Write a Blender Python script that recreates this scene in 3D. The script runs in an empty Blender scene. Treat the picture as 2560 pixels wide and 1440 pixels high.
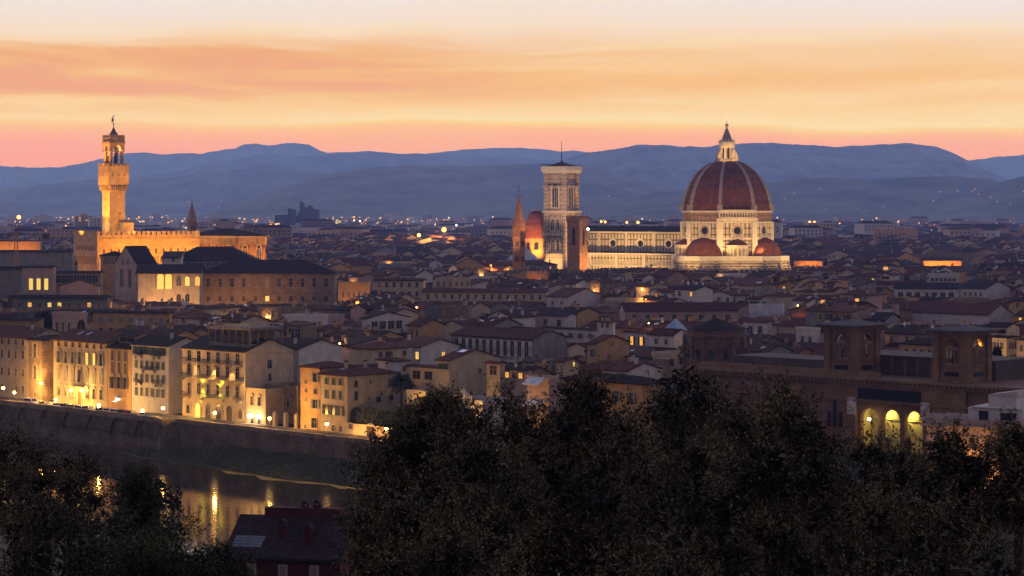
import bpy, math, random
import numpy as np

# ---------------------------------------------------------------- camera, sky, exposure
SC = bpy.context.scene
C = SC.collection
F, HY, CZ = 5600.0, 525.0, 50.0          # focal length in photo pixels, horizon row, eye height over the city streets
cd = bpy.data.cameras.new('camera')
cam = bpy.data.objects.new('camera', cd)
C.objects.link(cam)
cam.location = (0, 0, CZ)
cam.rotation_euler = (math.radians(90), 0, 0)
cd.sensor_width = 36
cd.lens = 36 * F / 2560
cd.shift_y = -(720 - HY) / 2560
cd.clip_start, cd.clip_end = 1, 90000
SC.camera = cam
SC.view_settings.view_transform = 'Standard'
SC.view_settings.look = 'None'
SC.view_settings.exposure = 0
SC.view_settings.gamma = 1
SC.render.engine = 'CYCLES'
CY = SC.cycles
CY.use_denoising = True
CY.max_bounces, CY.diffuse_bounces, CY.glossy_bounces, CY.volume_bounces = 5, 2, 3, 0
CY.transmission_bounces = 2
CY.sample_clamp_indirect, CY.sample_clamp_direct = 10.0, 30.0
CY.caustics_reflective = CY.caustics_refractive = False
CY.use_light_tree = True


class NT:
    """short hand for node trees"""
    def __init__(s, nt):
        s.nt = nt
        nt.nodes.clear()

    def n(s, t, **k):
        x = s.nt.nodes.new('ShaderNode' + t)
        for a, b in k.items():
            setattr(x, a, b)
        return x

    def put(s, sock, v):
        if hasattr(v, 'links'):
            s.nt.links.new(v, sock)
        elif v is not None:
            sock.default_value = v

    def math(s, op, a, b=None, c=None, clamp=False):
        x = s.n('Math', operation=op, use_clamp=clamp)
        s.put(x.inputs[0], a)
        s.put(x.inputs[1], b)
        s.put(x.inputs[2], c)
        return x.outputs[0]

    def step(s, v, a, b, lo=0.0, hi=1.0, smooth=True):
        x = s.n('MapRange', interpolation_type='SMOOTHSTEP' if smooth else 'LINEAR')
        for i, y in enumerate((v, a, b, lo, hi)):
            s.put(x.inputs[i], y)
        return x.outputs[0]

    def mix(s, f, a, b, mode='MIX'):
        x = s.n('Mix', data_type='RGBA', blend_type=mode)
        s.put(x.inputs[0], f)
        for i, y in ((6, a), (7, b)):
            s.put(x.inputs[i], (*y, 1) if isinstance(y, tuple) and len(y) == 3 else y)
        return x.outputs[2]

    def ramp(s, f, stops):
        x = s.n('ValToRGB')
        s.put(x.inputs[0], f)
        e = x.color_ramp.elements
        while len(e) < len(stops):
            e.new(0.5)
        for i, (p, c) in enumerate(stops):
            e[i].position = p
            e[i].color = (*c, 1)
        return x.outputs[0]

    def xyz(s, x, y, z=0.0):
        c = s.n('CombineXYZ')
        for i, v in enumerate((x, y, z)):
            s.put(c.inputs[i], v)
        return c.outputs[0]

    def noise(s, vec, scale, detail=4, rough=0.55, dist=0.0):
        x = s.n('TexNoise')
        s.put(x.inputs['Vector'], vec)
        x.inputs['Scale'].default_value = scale
        x.inputs['Detail'].default_value = detail
        x.inputs['Roughness'].default_value = rough
        x.inputs['Distortion'].default_value = dist
        return x.outputs['Fac']


def lin(r, g, b):
    f = lambda c: (c / 255 / 12.92) if c <= 10 else ((c / 255 + 0.055) / 1.055) ** 2.4
    return (f(r), f(g), f(b))


# the dusk sky: afterglow low in the west (+Y), lavender and blue above, pink-grey in the east
W = bpy.data.worlds.new('World')
SC.world = W
W.use_nodes = True
N = NT(W.node_tree)
tc = N.n('TexCoord').outputs['Generated']
sp = N.n('SeparateXYZ')
N.put(sp.inputs[0], tc)
sx, sy, sz = sp.outputs
yy = N.math('MAXIMUM', sy, 0.08)
hx = N.math('MULTIPLY', N.math('DIVIDE', sx, yy), F / 1280)     # -1 .. 1 over the photo's width
el = N.math('MULTIPLY', N.math('DIVIDE', sz, yy), F / HY)       # 0 at the horizon, 1 about 5.4 degrees up
warp = N.noise(N.xyz(N.math('MULTIPLY', hx, 1.1), N.math('MULTIPLY', el, 2.2), 3.1), 1.0, 2, 0.5)
warp2 = N.noise(N.xyz(N.math('MULTIPLY', hx, 2.5), N.math('MULTIPLY', el, 7.0), 9.7), 1.0, 4, 0.6)
elw = N.math('ADD', el, N.math('MULTIPLY', N.math('SUBTRACT', warp, 0.5), 0.16))
elw = N.math('ADD', elw, N.math('MULTIPLY', N.math('SUBTRACT', warp2, 0.5), 0.10))
glow = N.ramp(elw, [(0.0, lin(255, 188, 100)), (0.24, lin(255, 188, 100)), (0.32, lin(255, 190, 80)), (0.385, lin(255, 202, 104)),
                    (0.435, lin(254, 226, 166)), (0.52, lin(254, 212, 146)), (0.62, lin(252, 204, 134)), (0.74, lin(250, 214, 160)),
                    (0.86, lin(248, 224, 192)), (1.0, lin(242, 228, 214))])
# long streaks of cloud lit orange from below
streak = N.noise(N.xyz(N.math('MULTIPLY', hx, 1.0), N.math('MULTIPLY', N.math('ADD', elw, N.math('MULTIPLY', hx, 0.06)), 5.5), 5.3), 1.0, 5, 0.5, 0.5)
wind = N.math('MULTIPLY', N.step(el, 0.42, 0.60), N.step(el, 0.92, 0.74))
left = N.step(hx, 0.55, -0.45, 0.28, 1.0)
cf = N.math('MULTIPLY', N.math('MULTIPLY', N.step(streak, 0.36, 0.60), wind), left)
glow = N.mix(N.math('MULTIPLY', cf, 0.85), glow, lin(240, 168, 90))
pale = N.noise(N.xyz(N.math('MULTIPLY', hx, 0.8), N.math('MULTIPLY', elw, 8.0), 21.0), 1.0, 4, 0.5, 0.4)
glow = N.mix(N.math('MULTIPLY', N.math('MULTIPLY', N.step(pale, 0.5, 0.75), N.step(el, 0.40, 0.5)), 0.5), glow, lin(254, 226, 172))
redl = N.math('MULTIPLY', N.step(hx, -0.1, -0.9), N.step(el, 0.50, 0.28))
glow = N.mix(N.math('MULTIPLY', redl, 0.75), glow, lin(255, 176, 100))
band = N.math('MULTIPLY', N.step(elw, 0.42, 0.33), N.step(hx, -0.35, 0.25))
glow = N.mix(N.math('MULTIPLY', band, 0.55), glow, lin(255, 180, 80))
# the same afterglow before the haze in front of it dims it and adds its own light
AIR = (0.20, 0.35, 1.0)               # how strongly the air takes red, green, blue
AIR_D, AIR_TOP = 0.86e-4, 585.0
AIR_S = (0.60, 0.52, 0.38)            # light the air itself sends to the eye
path = N.math('MINIMUM', N.math('DIVIDE', (AIR_TOP - CZ) * F / HY, N.math('MAXIMUM', el, 0.1)), 18400.0)
gs_ = N.n('SeparateColor')
N.put(gs_.inputs[0], glow)
chan = []
for c_ in range(3):
    tr = N.math('EXPONENT', N.math('MULTIPLY', path, -AIR_D * AIR[c_]))
    own = N.math('MULTIPLY', N.math('SUBTRACT', 1.0, tr), AIR_S[c_])
    chan.append(N.math('MAXIMUM', N.math('DIVIDE', N.math('SUBTRACT', gs_.outputs[c_], own), tr), 0.0))
gc = N.n('CombineColor')
for c_ in range(3):
    N.put(gc.inputs[c_], chan[c_])
glow = gc.outputs[0]
west = N.ramp(sz, [(0.0, (1.0, 0.75, 0.6)), (0.10, (2.5, 2.25, 2.95)), (0.28, (1.4, 1.35, 1.85)), (0.55, (0.36, 0.37, 0.58)), (1.0, (0.12, 0.13, 0.26))])
east = N.ramp(sz, [(0.0, (0.50, 0.37, 0.36)), (0.12, (0.52, 0.40, 0.42)), (0.35, (0.29, 0.26, 0.37)), (1.0, (0.12, 0.13, 0.26))])
upper = N.mix(N.step(sy, -0.1, 0.55), east, west)
wf = N.math('MULTIPLY', N.step(sy, 0.45, 0.85), N.step(el, 3.2, 1.4))
sky = N.mix(wf, upper, glow)
sky = N.mix(N.step(sz, 0.0, -0.02), sky, (0.05, 0.045, 0.06))
bg = N.n('Background')
N.put(bg.inputs[0], sky)
out = N.n('OutputWorld')
N.put(out.inputs[0], bg.outputs[0])


# ---------------------------------------------------------------- helpers
def P(X, Y, d):
    """the place at depth d that the photo shows at pixel X, Y"""
    return ((X - 1280) / F * d, d, CZ - (Y - HY) / F * d)


def zat(Y, d):
    return CZ - (Y - HY) / F * d


def proj(x, y, z):
    return 1280 + x / y * F, HY + (CZ - z) / y * F


def dk(X, K):
    """depth where the line x + y = K (the river's direction) crosses pixel column X"""
    return K / (1 + (X - 1280) / F)


class MB:
    """collects faces in a local frame and links them as ONE mesh object"""
    def __init__(s):
        s.v, s.f, s.m = [], [], []
        s.at()

    def at(s, x=0, y=0, z=0, rz=0):
        s.o = (x, y, z)
        s.c, s.s = math.cos(rz), math.sin(rz)
        return s

    def p(s, x, y, z):
        s.v.append((s.o[0] + x * s.c - y * s.s, s.o[1] + x * s.s + y * s.c, s.o[2] + z))
        return len(s.v) - 1

    def face(s, pts, m=0):
        s.f.append([s.p(*q) for q in pts])
        s.m.append(m)

    def box(s, x0, x1, y0, y1, z0, z1, m=0, bottom=True):
        a = [s.p(x, y, z) for z in (z0, z1) for x, y in ((x0, y0), (x1, y0), (x1, y1), (x0, y1))]
        fs = [(0, 1, 5, 4), (1, 2, 6, 5), (2, 3, 7, 6), (3, 0, 4, 7), (4, 5, 6, 7)] + ([(3, 2, 1, 0)] if bottom else [])
        for q in fs:
            s.f.append([a[i] for i in q])
            s.m.append(m)

    def prism(s, poly, z0, z1, m=0, poly1=None, top=True, bottom=False):
        p1 = poly1 or poly
        a = [s.p(x, y, z0) for x, y in poly]
        b = [s.p(x, y, z1) for x, y in p1]
        n = len(a)
        for i in range(n):
            s.f.append([a[i], a[(i + 1) % n], b[(i + 1) % n], b[i]])
            s.m.append(m)
        if top:
            s.f.append(b)
            s.m.append(m)
        if bottom:
            s.f.append(a[::-1])
            s.m.append(m)

    def cone(s, poly, z0, apex, m=0):
        a = [s.p(x, y, z0) for x, y in poly]
        t = s.p(*apex)
        for i in range(len(a)):
            s.f.append([a[i], a[(i + 1) % len(a)], t])
            s.m.append(m)

    def lathe(s, prof, n=12, m=0, a0=0.0, sweep=2 * math.pi, cx=0, cy=0):
        full = abs(sweep - 2 * math.pi) < 1e-6
        k = n if full else n + 1
        rows = []
        for r, z in prof:
            rows.append([s.p(cx + r * math.cos(a0 + sweep * i / n), cy + r * math.sin(a0 + sweep * i / n), z) for i in range(k)])
        for j in range(len(rows) - 1):
            for i in range(n):
                i2 = (i + 1) % k
                s.f.append([rows[j][i], rows[j][i2], rows[j + 1][i2], rows[j + 1][i]])
                s.m.append(m)

    def tube(s, a, b, r0, r1=None, n=6, m=0):
        r1 = r0 if r1 is None else r1
        a, b = np.array(a, float), np.array(b, float)
        d = (b - a) / (np.linalg.norm(b - a) + 1e-9)
        u = np.cross(d, (0, 0, 1) if abs(d[2]) < 0.9 else (1, 0, 0))
        u /= np.linalg.norm(u)
        w = np.cross(d, u)
        R = []
        for c, r in ((a, r0), (b, r1)):
            R.append([s.p(*(c + r * (math.cos(t) * u + math.sin(t) * w))) for t in (2 * math.pi * i / n for i in range(n))])
        for i in range(n):
            s.f.append([R[0][i], R[0][(i + 1) % n], R[1][(i + 1) % n], R[1][i]])
            s.m.append(m)
        s.f.append(R[0][::-1])
        s.f.append(R[1])
        s.m += [m, m]

    def ball(s, c, r, n=8, m=0, sz=1.0):
        k = max(3, n // 2)
        s.lathe([(r * math.sin(math.pi * j / k) + 1e-4, c[2] - sz * r * math.cos(math.pi * j / k)) for j in range(k + 1)], n, m, cx=c[0], cy=c[1])

    def wedge(s, pts2, y0, y1, m=0):
        """outline in x, z swept from y0 to y1"""
        a = [s.p(x, y0, z) for x, z in pts2]
        b = [s.p(x, y1, z) for x, z in pts2]
        n = len(a)
        for i in range(n):
            s.f.append([a[i], b[i], b[(i + 1) % n], a[(i + 1) % n]])
            s.m.append(m)
        s.f += [a, b[::-1]]
        s.m += [m, m]

    def arch(s, x0, x1, z0, z1, w, zb, zs, y=0.0, dep=0.6, m=0, mr=None, peak=1.0, cx=None, n=8, hole=0):
        """a bay of wall on the plane y with an arched opening and its reveals; hole: 1 closes it at the back with material hole-1"""
        cx = (x0 + x1) / 2 if cx is None else cx
        mr = m if mr is None else mr
        l, r = cx - w / 2, cx + w / 2
        Q = lambda a, b, c, d: s.face([(a, y, b), (c, y, b), (c, y, d), (a, y, d)], m)
        if l > x0:
            Q(x0, z0, l, z1)
        if x1 > r:
            Q(r, z0, x1, z1)
        if zb > z0:
            Q(l, z0, r, zb)
        pt = [(cx - w / 2 * math.cos(math.pi * i / n), zs + w / 2 * peak * math.sin(math.pi * i / n)) for i in range(n + 1)]
        for (xa, za), (xb, zc) in zip(pt, pt[1:]):
            s.face([(xa, y, za), (xb, y, zc), (xb, y, z1), (xa, y, z1)], m)
            s.face([(xa, y, za), (xa, y + dep, za), (xb, y + dep, zc), (xb, y, zc)], mr)
        s.face([(l, y, zb), (l, y + dep, zb), (l, y + dep, zs), (l, y, zs)], mr)
        s.face([(r, y, zb), (r, y, zs), (r, y + dep, zs), (r, y + dep, zb)], mr)
        s.face([(l, y, zb), (r, y, zb), (r, y + dep, zb), (l, y + dep, zb)], mr)
        if hole:
            s.face([(l, y + dep, zb), (r, y + dep, zb)] + [(x, y + dep, z) for x, z in pt[::-1]], hole - 1)

    def pane(s, cx, w, zb, zs, y, m=0, peak=1.0, n=8):
        """a flat arched panel on the plane y"""
        pt = [(cx + w / 2 * math.cos(math.pi * i / n), zs + w / 2 * peak * math.sin(math.pi * i / n)) for i in range(n + 1)]
        s.face([(cx - w / 2, y, zb), (cx + w / 2, y, zb)] + [(x, y, z) for x, z in pt], m)

    def ring(s, cx, w, t, zb, zs, y, m=0, peak=1.0, n=8, dep=0.15):
        """a raised arched moulding round an opening, standing dep proud of the plane y"""
        o = [(cx - (w / 2 + t), zb)] + [(cx - (w / 2 + t) * math.cos(math.pi * i / n), zs + (w / 2 + t) * peak * math.sin(math.pi * i / n)) for i in range(n + 1)] + [(cx + w / 2 + t, zb)]
        k = [(cx - w / 2, zb)] + [(cx - w / 2 * math.cos(math.pi * i / n), zs + w / 2 * peak * math.sin(math.pi * i / n)) for i in range(n + 1)] + [(cx + w / 2, zb)]
        for i in range(len(o) - 1):
            (a, b), (c, d), (e, f), (g, h) = o[i], o[i + 1], k[i + 1], k[i]
            s.face([(a, y - dep, b), (g, y - dep, h), (e, y - dep, f), (c, y - dep, d)], m)
            s.face([(a, y - dep, b), (c, y - dep, d), (c, y, d), (a, y, b)], m)
            s.face([(g, y - dep, h), (g, y, h), (e, y, f), (e, y - dep, f)], m)

    def merlons(s, x0, x1, y0, y1, z, mw, gap, h, m=0):
        n = max(2, round((x1 - x0 + gap) / (mw + gap)))
        st = (x1 - x0 - mw) / (n - 1)
        for i in range(n):
            s.box(x0 + i * st, x0 + i * st + mw, y0, y1, z, z + h, m, bottom=False)

    def build(s, name, mats, parent=None, smooth=False):
        me = mesh(name, np.array(s.v, np.float32), s.f, s.m, mats if isinstance(mats, (list, tuple)) else [mats], smooth)
        return link(name, me, parent)


def mesh(name, v, faces, mi, mats, smooth=False):
    me = bpy.data.meshes.new(name)
    nf = len(faces)
    if nf:
        ln = np.fromiter((len(q) for q in faces), np.int32, nf)
        lv = np.fromiter((i for q in faces for i in q), np.int32, int(ln.sum()))
        fill(me, v, lv, ln, np.array(mi, np.int32), smooth)
    for m in mats:
        me.materials.append(m)
    return me


def fill(me, v, lv, ln, mi, smooth=False):
    """arrays into a mesh, with a UV map in metres: along the face and up it"""
    v = np.asarray(v, np.float32)
    me.vertices.add(len(v))
    me.vertices.foreach_set('co', v.ravel())
    me.loops.add(len(lv))
    me.loops.foreach_set('vertex_index', lv)
    me.polygons.add(len(ln))
    st = np.zeros(len(ln), np.int32)
    st[1:] = np.cumsum(ln)[:-1]
    me.polygons.foreach_set('loop_start', st)
    me.polygons.foreach_set('loop_total', ln)
    if mi is not None:
        me.polygons.foreach_set('material_index', mi)
    me.polygons.foreach_set('use_smooth', np.full(len(ln), smooth, bool))
    a, b, c = v[lv[st]], v[lv[st + 1]], v[lv[st + 2]]
    nn = np.cross(b - a, c - a)
    nn /= np.linalg.norm(nn, axis=1, keepdims=True) + 1e-9
    t = np.stack([-nn[:, 1], nn[:, 0], np.zeros(len(nn))], 1)
    l = np.linalg.norm(t, axis=1, keepdims=True)
    t = np.where(l > 0.05, t / (l + 1e-9), np.array([[1.0, 0, 0]]))
    w = np.cross(nn, t)
    T, B = np.repeat(t, ln, 0), np.repeat(w, ln, 0)
    uv = np.stack([(v[lv] * T).sum(1), (v[lv] * B).sum(1)], 1).astype(np.float32)
    me.uv_layers.new(name='UVMap').data.foreach_set('uv', uv.ravel())
    me.update(calc_edges=True)


def link(name, data, parent=None, loc=None, rz=None):
    o = bpy.data.objects.new(name, data)
    C.objects.link(o)
    if parent is not None:
        o.parent = parent
    if loc is not None:
        o.location = loc
    if rz is not None:
        o.rotation_euler = (0, 0, rz)
    return o


def tag(o, label=None, cat=None, group=None, kind=None):
    for k, v in (('label', label), ('category', cat), ('group', group), ('kind', kind)):
        if v:
            o[k] = v
    return o


def thing(name, label, cat, loc=(0, 0, 0), rz=0.0, group=None):
    return tag(link(name, None, None, loc, rz), label, cat, group)


def copy_tree(o, parent=None):
    c = o.copy()
    C.objects.link(c)
    if parent is not None:
        c.parent = parent
    for ch in o.children:
        copy_tree(ch, c)
    return c


def lamp(kind, loc, power, col, size=0.5, aim=None, angle=90, blend=0.8):
    ld = bpy.data.lights.new('floodlight_beam' if kind == 'SPOT' else 'lamp_light', kind)
    ld.energy, ld.color = power, col
    ld.shadow_soft_size = size
    if kind == 'SPOT':
        ld.spot_size, ld.spot_blend = math.radians(angle), blend
    o = link(ld.name, ld, None, loc)
    if aim is not None:
        from mathutils import Vector
        o.rotation_euler = (Vector(aim) - Vector(loc)).to_track_quat('-Z', 'Y').to_euler()
    return o


def ngon(r, n, a0=0.0, cx=0.0, cy=0.0):
    return [(cx + r * math.cos(a0 + 2 * math.pi * i / n), cy + r * math.sin(a0 + 2 * math.pi * i / n)) for i in range(n)]


def rect(x0, x1, y0, y1):
    return [(x0, y0), (x1, y0), (x1, y1), (x0, y1)]


# ---------------------------------------------------------------- materials
MATS = {}


def mat(name, col, rough=0.85, var=0.25, scale=0.4, emit=None, strength=0.0, rand=0.0, metal=0.0, brick=None, tiles=None, panel=None, stain=0.0, spec=0.08):
    if name in MATS:
        return MATS[name]
    m = bpy.data.materials.new(name)
    m.use_nodes = True
    T = NT(m.node_tree)
    b = T.n('BsdfPrincipled')
    o = T.n('OutputMaterial')
    T.put(o.inputs[0], b.outputs[0])
    co = T.n('TexCoord')
    nz = T.noise(co.outputs['Object'], scale, 5, 0.65)
    dark, light = tuple(c * (1 - var) for c in col), tuple(min(1, c * (1 + var)) for c in col)
    c = T.mix(T.step(nz, 0.3, 0.7), dark, light)
    if brick:                                   # (length, height, mortar, mortar colour)
        bt = T.n('TexBrick')
        T.put(bt.inputs['Vector'], co.outputs['UV'])
        bt.inputs['Scale'].default_value = 1
        bt.inputs['Brick Width'].default_value = brick[0]
        bt.inputs['Row Height'].default_value = brick[1]
        bt.inputs['Mortar Size'].default_value = brick[2]
        bt.inputs['Color1'].default_value = (1.12, 1.12, 1.12, 1)
        bt.inputs['Color2'].default_value = (0.82, 0.80, 0.78, 1)
        bt.inputs['Mortar'].default_value = (*brick[3], 1)
        c = T.mix(1.0, c, bt.outputs[0], 'MULTIPLY')
    if panel:                                   # marble panels: (width, height, line, line colour, inner frame colour)
        bt = T.n('TexBrick', offset=0.0)
        T.put(bt.inputs['Vector'], co.outputs['UV'])
        bt.inputs['Scale'].default_value = 1
        bt.inputs['Brick Width'].default_value = panel[0]
        bt.inputs['Row Height'].default_value = panel[1]
        bt.inputs['Mortar Size'].default_value = panel[2]
        bt.inputs['Mortar Smooth'].default_value = 0
        bt.inputs['Color1'].default_value = (1, 1, 1, 1)
        bt.inputs['Color2'].default_value = (0.93, 0.84, 0.78, 1)
        bt.inputs['Mortar'].default_value = (*panel[3], 1)
        c = T.mix(1.0, c, bt.outputs[0], 'MULTIPLY')
    if tiles:                                   # rows of roof tiles
        su = T.n('SeparateXYZ')
        T.put(su.inputs[0], co.outputs['UV'])
        wv = T.math('SINE', T.math('MULTIPLY', su.outputs[0], 2 * math.pi / tiles))
        n2 = T.noise(co.outputs['UV'], 3.0, 3, 0.7)
        c = T.mix(1.0, c, T.mix(T.step(T.math('ADD', wv, T.math('MULTIPLY', n2, 2.4)), -0.2, 2.2), (0.55, 0.55, 0.6), (1.25, 1.2, 1.15)), 'MULTIPLY')
    if stain:
        st = T.noise(T.n('Mapping', vector_type='POINT').outputs[0], 1, 3)
        mp = T.nt.nodes[-1]
        mp = [x for x in T.nt.nodes if x.type == 'MAPPING'][0]
        T.put(mp.inputs[0], co.outputs['UV'])
        mp.inputs['Scale'].default_value = (0.9, 0.12, 1)
        c = T.mix(T.math('MULTIPLY', T.step(st, 0.5, 0.72), stain), c, tuple(x * 0.4 for x in col))
    if rand:
        ri = T.n('ObjectInfo').outputs['Random']
        c = T.mix(1.0, c, T.mix(ri, (1 - rand,) * 3, (1 + rand, 1 + rand * 0.9, 1 + rand * 0.75)), 'MULTIPLY')
    T.put(b.inputs['Base Color'], c)
    b.inputs['Roughness'].default_value = rough
    b.inputs['Metallic'].default_value = metal
    b.inputs['Specular IOR Level'].default_value = spec
    if emit:
        b.inputs['Emission Color'].default_value = (*emit, 1)
        b.inputs['Emission Strength'].default_value = strength
    MATS[name] = m
    return m


GREEN = (0.25, 0.30, 0.26)
WALLS = {
    'cream': mat('plaster_cream', (0.42, 0.33, 0.22), var=0.16, rand=0.14, stain=0.35),
    'ochre': mat('plaster_ochre', (0.40, 0.24, 0.105), var=0.16, rand=0.14, stain=0.35),
    'pink': mat('plaster_pink', (0.38, 0.26, 0.21), var=0.15, rand=0.12, stain=0.3),
    'white': mat('plaster_white', (0.47, 0.43, 0.40), var=0.12, rand=0.10, stain=0.3),
    'grey': mat('plaster_grey', (0.19, 0.175, 0.16), var=0.2, rand=0.15, stain=0.4),
    'brown': mat('stone_brown', (0.24, 0.17, 0.11), var=0.25, rand=0.15, brick=(0.9, 0.42, 0.03, (0.6, 0.6, 0.6))),
}
ROOFS = {
    'red': mat('roof_tile_red', (0.082, 0.030, 0.020), var=0.45, scale=0.9, tiles=0.9, rand=0.2, spec=0.04),
    'brown': mat('roof_tile_brown', (0.058, 0.029, 0.019), var=0.45, scale=0.9, tiles=0.9, rand=0.2, spec=0.04),
    'dark': mat('roof_tile_dark', (0.030, 0.019, 0.017), var=0.45, scale=0.9, tiles=0.9, rand=0.2, spec=0.04),
}
M_glass = mat('window_glass_dark', (0.018, 0.018, 0.022), rough=0.15, var=0.1, spec=0.5)
M_lit = mat('window_glass_lit', (0.5, 0.3, 0.1), emit=(1.0, 0.46, 0.08), strength=1.05)
M_lit2 = mat('window_glass_yellow', (0.5, 0.4, 0.1), emit=(1.0, 0.66, 0.14), strength=1.0)
M_stone = mat('stone_trim', (0.36, 0.29, 0.21), var=0.2, scale=1.2)
M_shutg = mat('shutter_green', (0.030, 0.055, 0.042), rough=0.6)
M_shutb = mat('shutter_brown', (0.085, 0.058, 0.042), rough=0.6)
M_shutw = mat('shutter_grey', (0.20, 0.18, 0.16), rough=0.6)
M_black = mat('iron_black', (0.02, 0.02, 0.022), rough=0.5)
M_metal = mat('zinc_sheet', (0.42, 0.44, 0.48), rough=0.35, metal=0.6, var=0.15)
M_solar = mat('skylight_glass', (0.25, 0.30, 0.36), rough=0.08, metal=0.7, var=0.05)
M_dish = mat('dish_white', (0.62, 0.62, 0.64), rough=0.5, var=0.05)
M_sodium = mat('lamp_globe', (0.9, 0.6, 0.3), emit=(1.0, 0.50, 0.10), strength=220)
M_white_l = mat('lamp_globe_white', (0.9, 0.9, 0.8), emit=(1.0, 0.86, 0.60), strength=40)

# ---------------------------------------------------------------- ground, river, hills
S2 = math.sqrt(0.5)


def ab(a, b):
    """river frame (a along the quay, b away from the river) to x, y"""
    return ((a + b) * S2, (b - a) * S2)


RIVER_Z, ROAD_Z = -9.2, -1.5
KW, KF = 460.0, 477.0                       # x + y on the quay wall and on the house fronts
M_ground = mat('ground_earth', (0.024, 0.022, 0.016), var=0.4, scale=0.05)
M_asphalt = mat('road_asphalt', (0.06, 0.055, 0.05), var=0.3, scale=0.3)
prof = [(-9000, 44), (-110, 46), (0, 48.2), (14, 47), (35, 42), (60, 34), (100, 25), (160, 15), (220, 8.5), (262, 0.5), (290, -2), (292, -10.4), (KW + 1.0, -10.4), (KW + 1.4, ROAD_Z - 0.02),
        (520, -1.2), (700, 0), (3500, 0), (7000, 8), (12000, 20), (22000, 30), (52000, 40)]
aa = [-37800, -18900, -9000, -5000, -2500, -1200, -800, -650, -500, -400, -300, -200, -100, -50, 0, 50, 100, 200, 800, 2500, 6000, 12000]
GX, GY0, GY1 = 5300.0, -150.0, 18300.0


def clip(poly):
    """the part of a polygon inside the ground's outline"""
    for ax, lim, sg in ((0, -GX, 1), (0, GX, -1), (1, GY0, 1), (1, GY1, -1)):
        out_ = []
        for p, q in zip(poly, poly[1:] + poly[:1]):
            ip, iq = (p[ax] - lim) * sg >= 0, (q[ax] - lim) * sg >= 0
            if ip:
                out_.append(p)
            if ip != iq:
                t = (lim - p[ax]) / (q[ax] - p[ax])
                out_.append(tuple(u + (v - u) * t for u, v in zip(p, q)))
        poly = out_
        if len(poly) < 3:
            return None
    return poly


g = MB()
for (k0, z0), (k1, z1) in zip(prof, prof[1:]):
    for a0, a1 in zip(aa, aa[1:]):
        q = clip([(*ab(a0, k0 * S2), z0), (*ab(a1, k0 * S2), z0), (*ab(a1, k1 * S2), z1), (*ab(a0, k1 * S2), z1)])
        if q:
            g.face(q)
tag(g.build('ground', M_ground), kind='structure')

g = MB()
for a0, a1 in zip(range(-700, 100, 50), range(-650, 150, 50)):
    q = [(a0, 203.0), (a1, 203.0), (a1, KW * S2 - 0.3), (a0, KW * S2 - 0.3)]
    g.face([(*ab(a, b), RIVER_Z) for a, b in q])
m = bpy.data.materials.new('river_water')
m.use_nodes = True
T = NT(m.node_tree)
b = T.n('BsdfPrincipled')
b.inputs['Base Color'].default_value = (0.020, 0.016, 0.009, 1)
b.inputs['Roughness'].default_value = 0.055
b.inputs['IOR'].default_value = 1.33
wn = T.noise(T.n('TexCoord').outputs['Object'], 0.35, 4, 0.6)
bp = T.n('Bump')
bp.inputs['Strength'].default_value = 0.05
bp.inputs['Distance'].default_value = 0.5
T.put(bp.inputs['Height'], wn)
T.put(b.inputs['Normal'], bp.outputs[0])
T.put(T.n('OutputMaterial').inputs[0], b.outputs[0])
tag(g.build('river', m), kind='structure')

g = MB()
for a0 in range(-700, 60, 20):
    q = [(a0, KW * S2 + 0.6), (a0 + 20, KW * S2 + 0.6), (a0 + 20, KF * S2 + 0.2), (a0, KF * S2 + 0.2)]
    g.face([(*ab(a, b), ROAD_Z + 0.05) for a, b in q])
tag(g.build('road', M_asphalt), kind='structure')
g = MB().at(0, 0, 0, -math.pi / 4)
g.box(-700, 60, KF * S2 - 1.8, KF * S2 + 0.1, ROAD_Z, ROAD_Z + 0.17)
tag(g.build('pavement', mat('pavement_stone', (0.16, 0.14, 0.12), brick=(1.2, 0.8, 0.03, (0.5, 0.5, 0.5)))), kind='structure')

M_far = mat('far_woodland', (0.085, 0.09, 0.080), var=0.5, scale=0.0042)
NPR = np.random.default_rng(5)


def fbm(x, seed, base=0.008, octs=6, rough=0.55):
    r = np.random.default_rng(seed)
    y, amp, f = np.zeros_like(x), 1.0, base
    for _ in range(octs):
        ph, k = r.uniform(0, 6.28, 3), r.uniform(0.7, 1.3, 3)
        y += amp * sum(np.sin(x * f * kk * 6.28 + p) for kk, p in zip(k, ph)) / 3
        amp *= rough
        f *= 2.1
    return y


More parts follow.
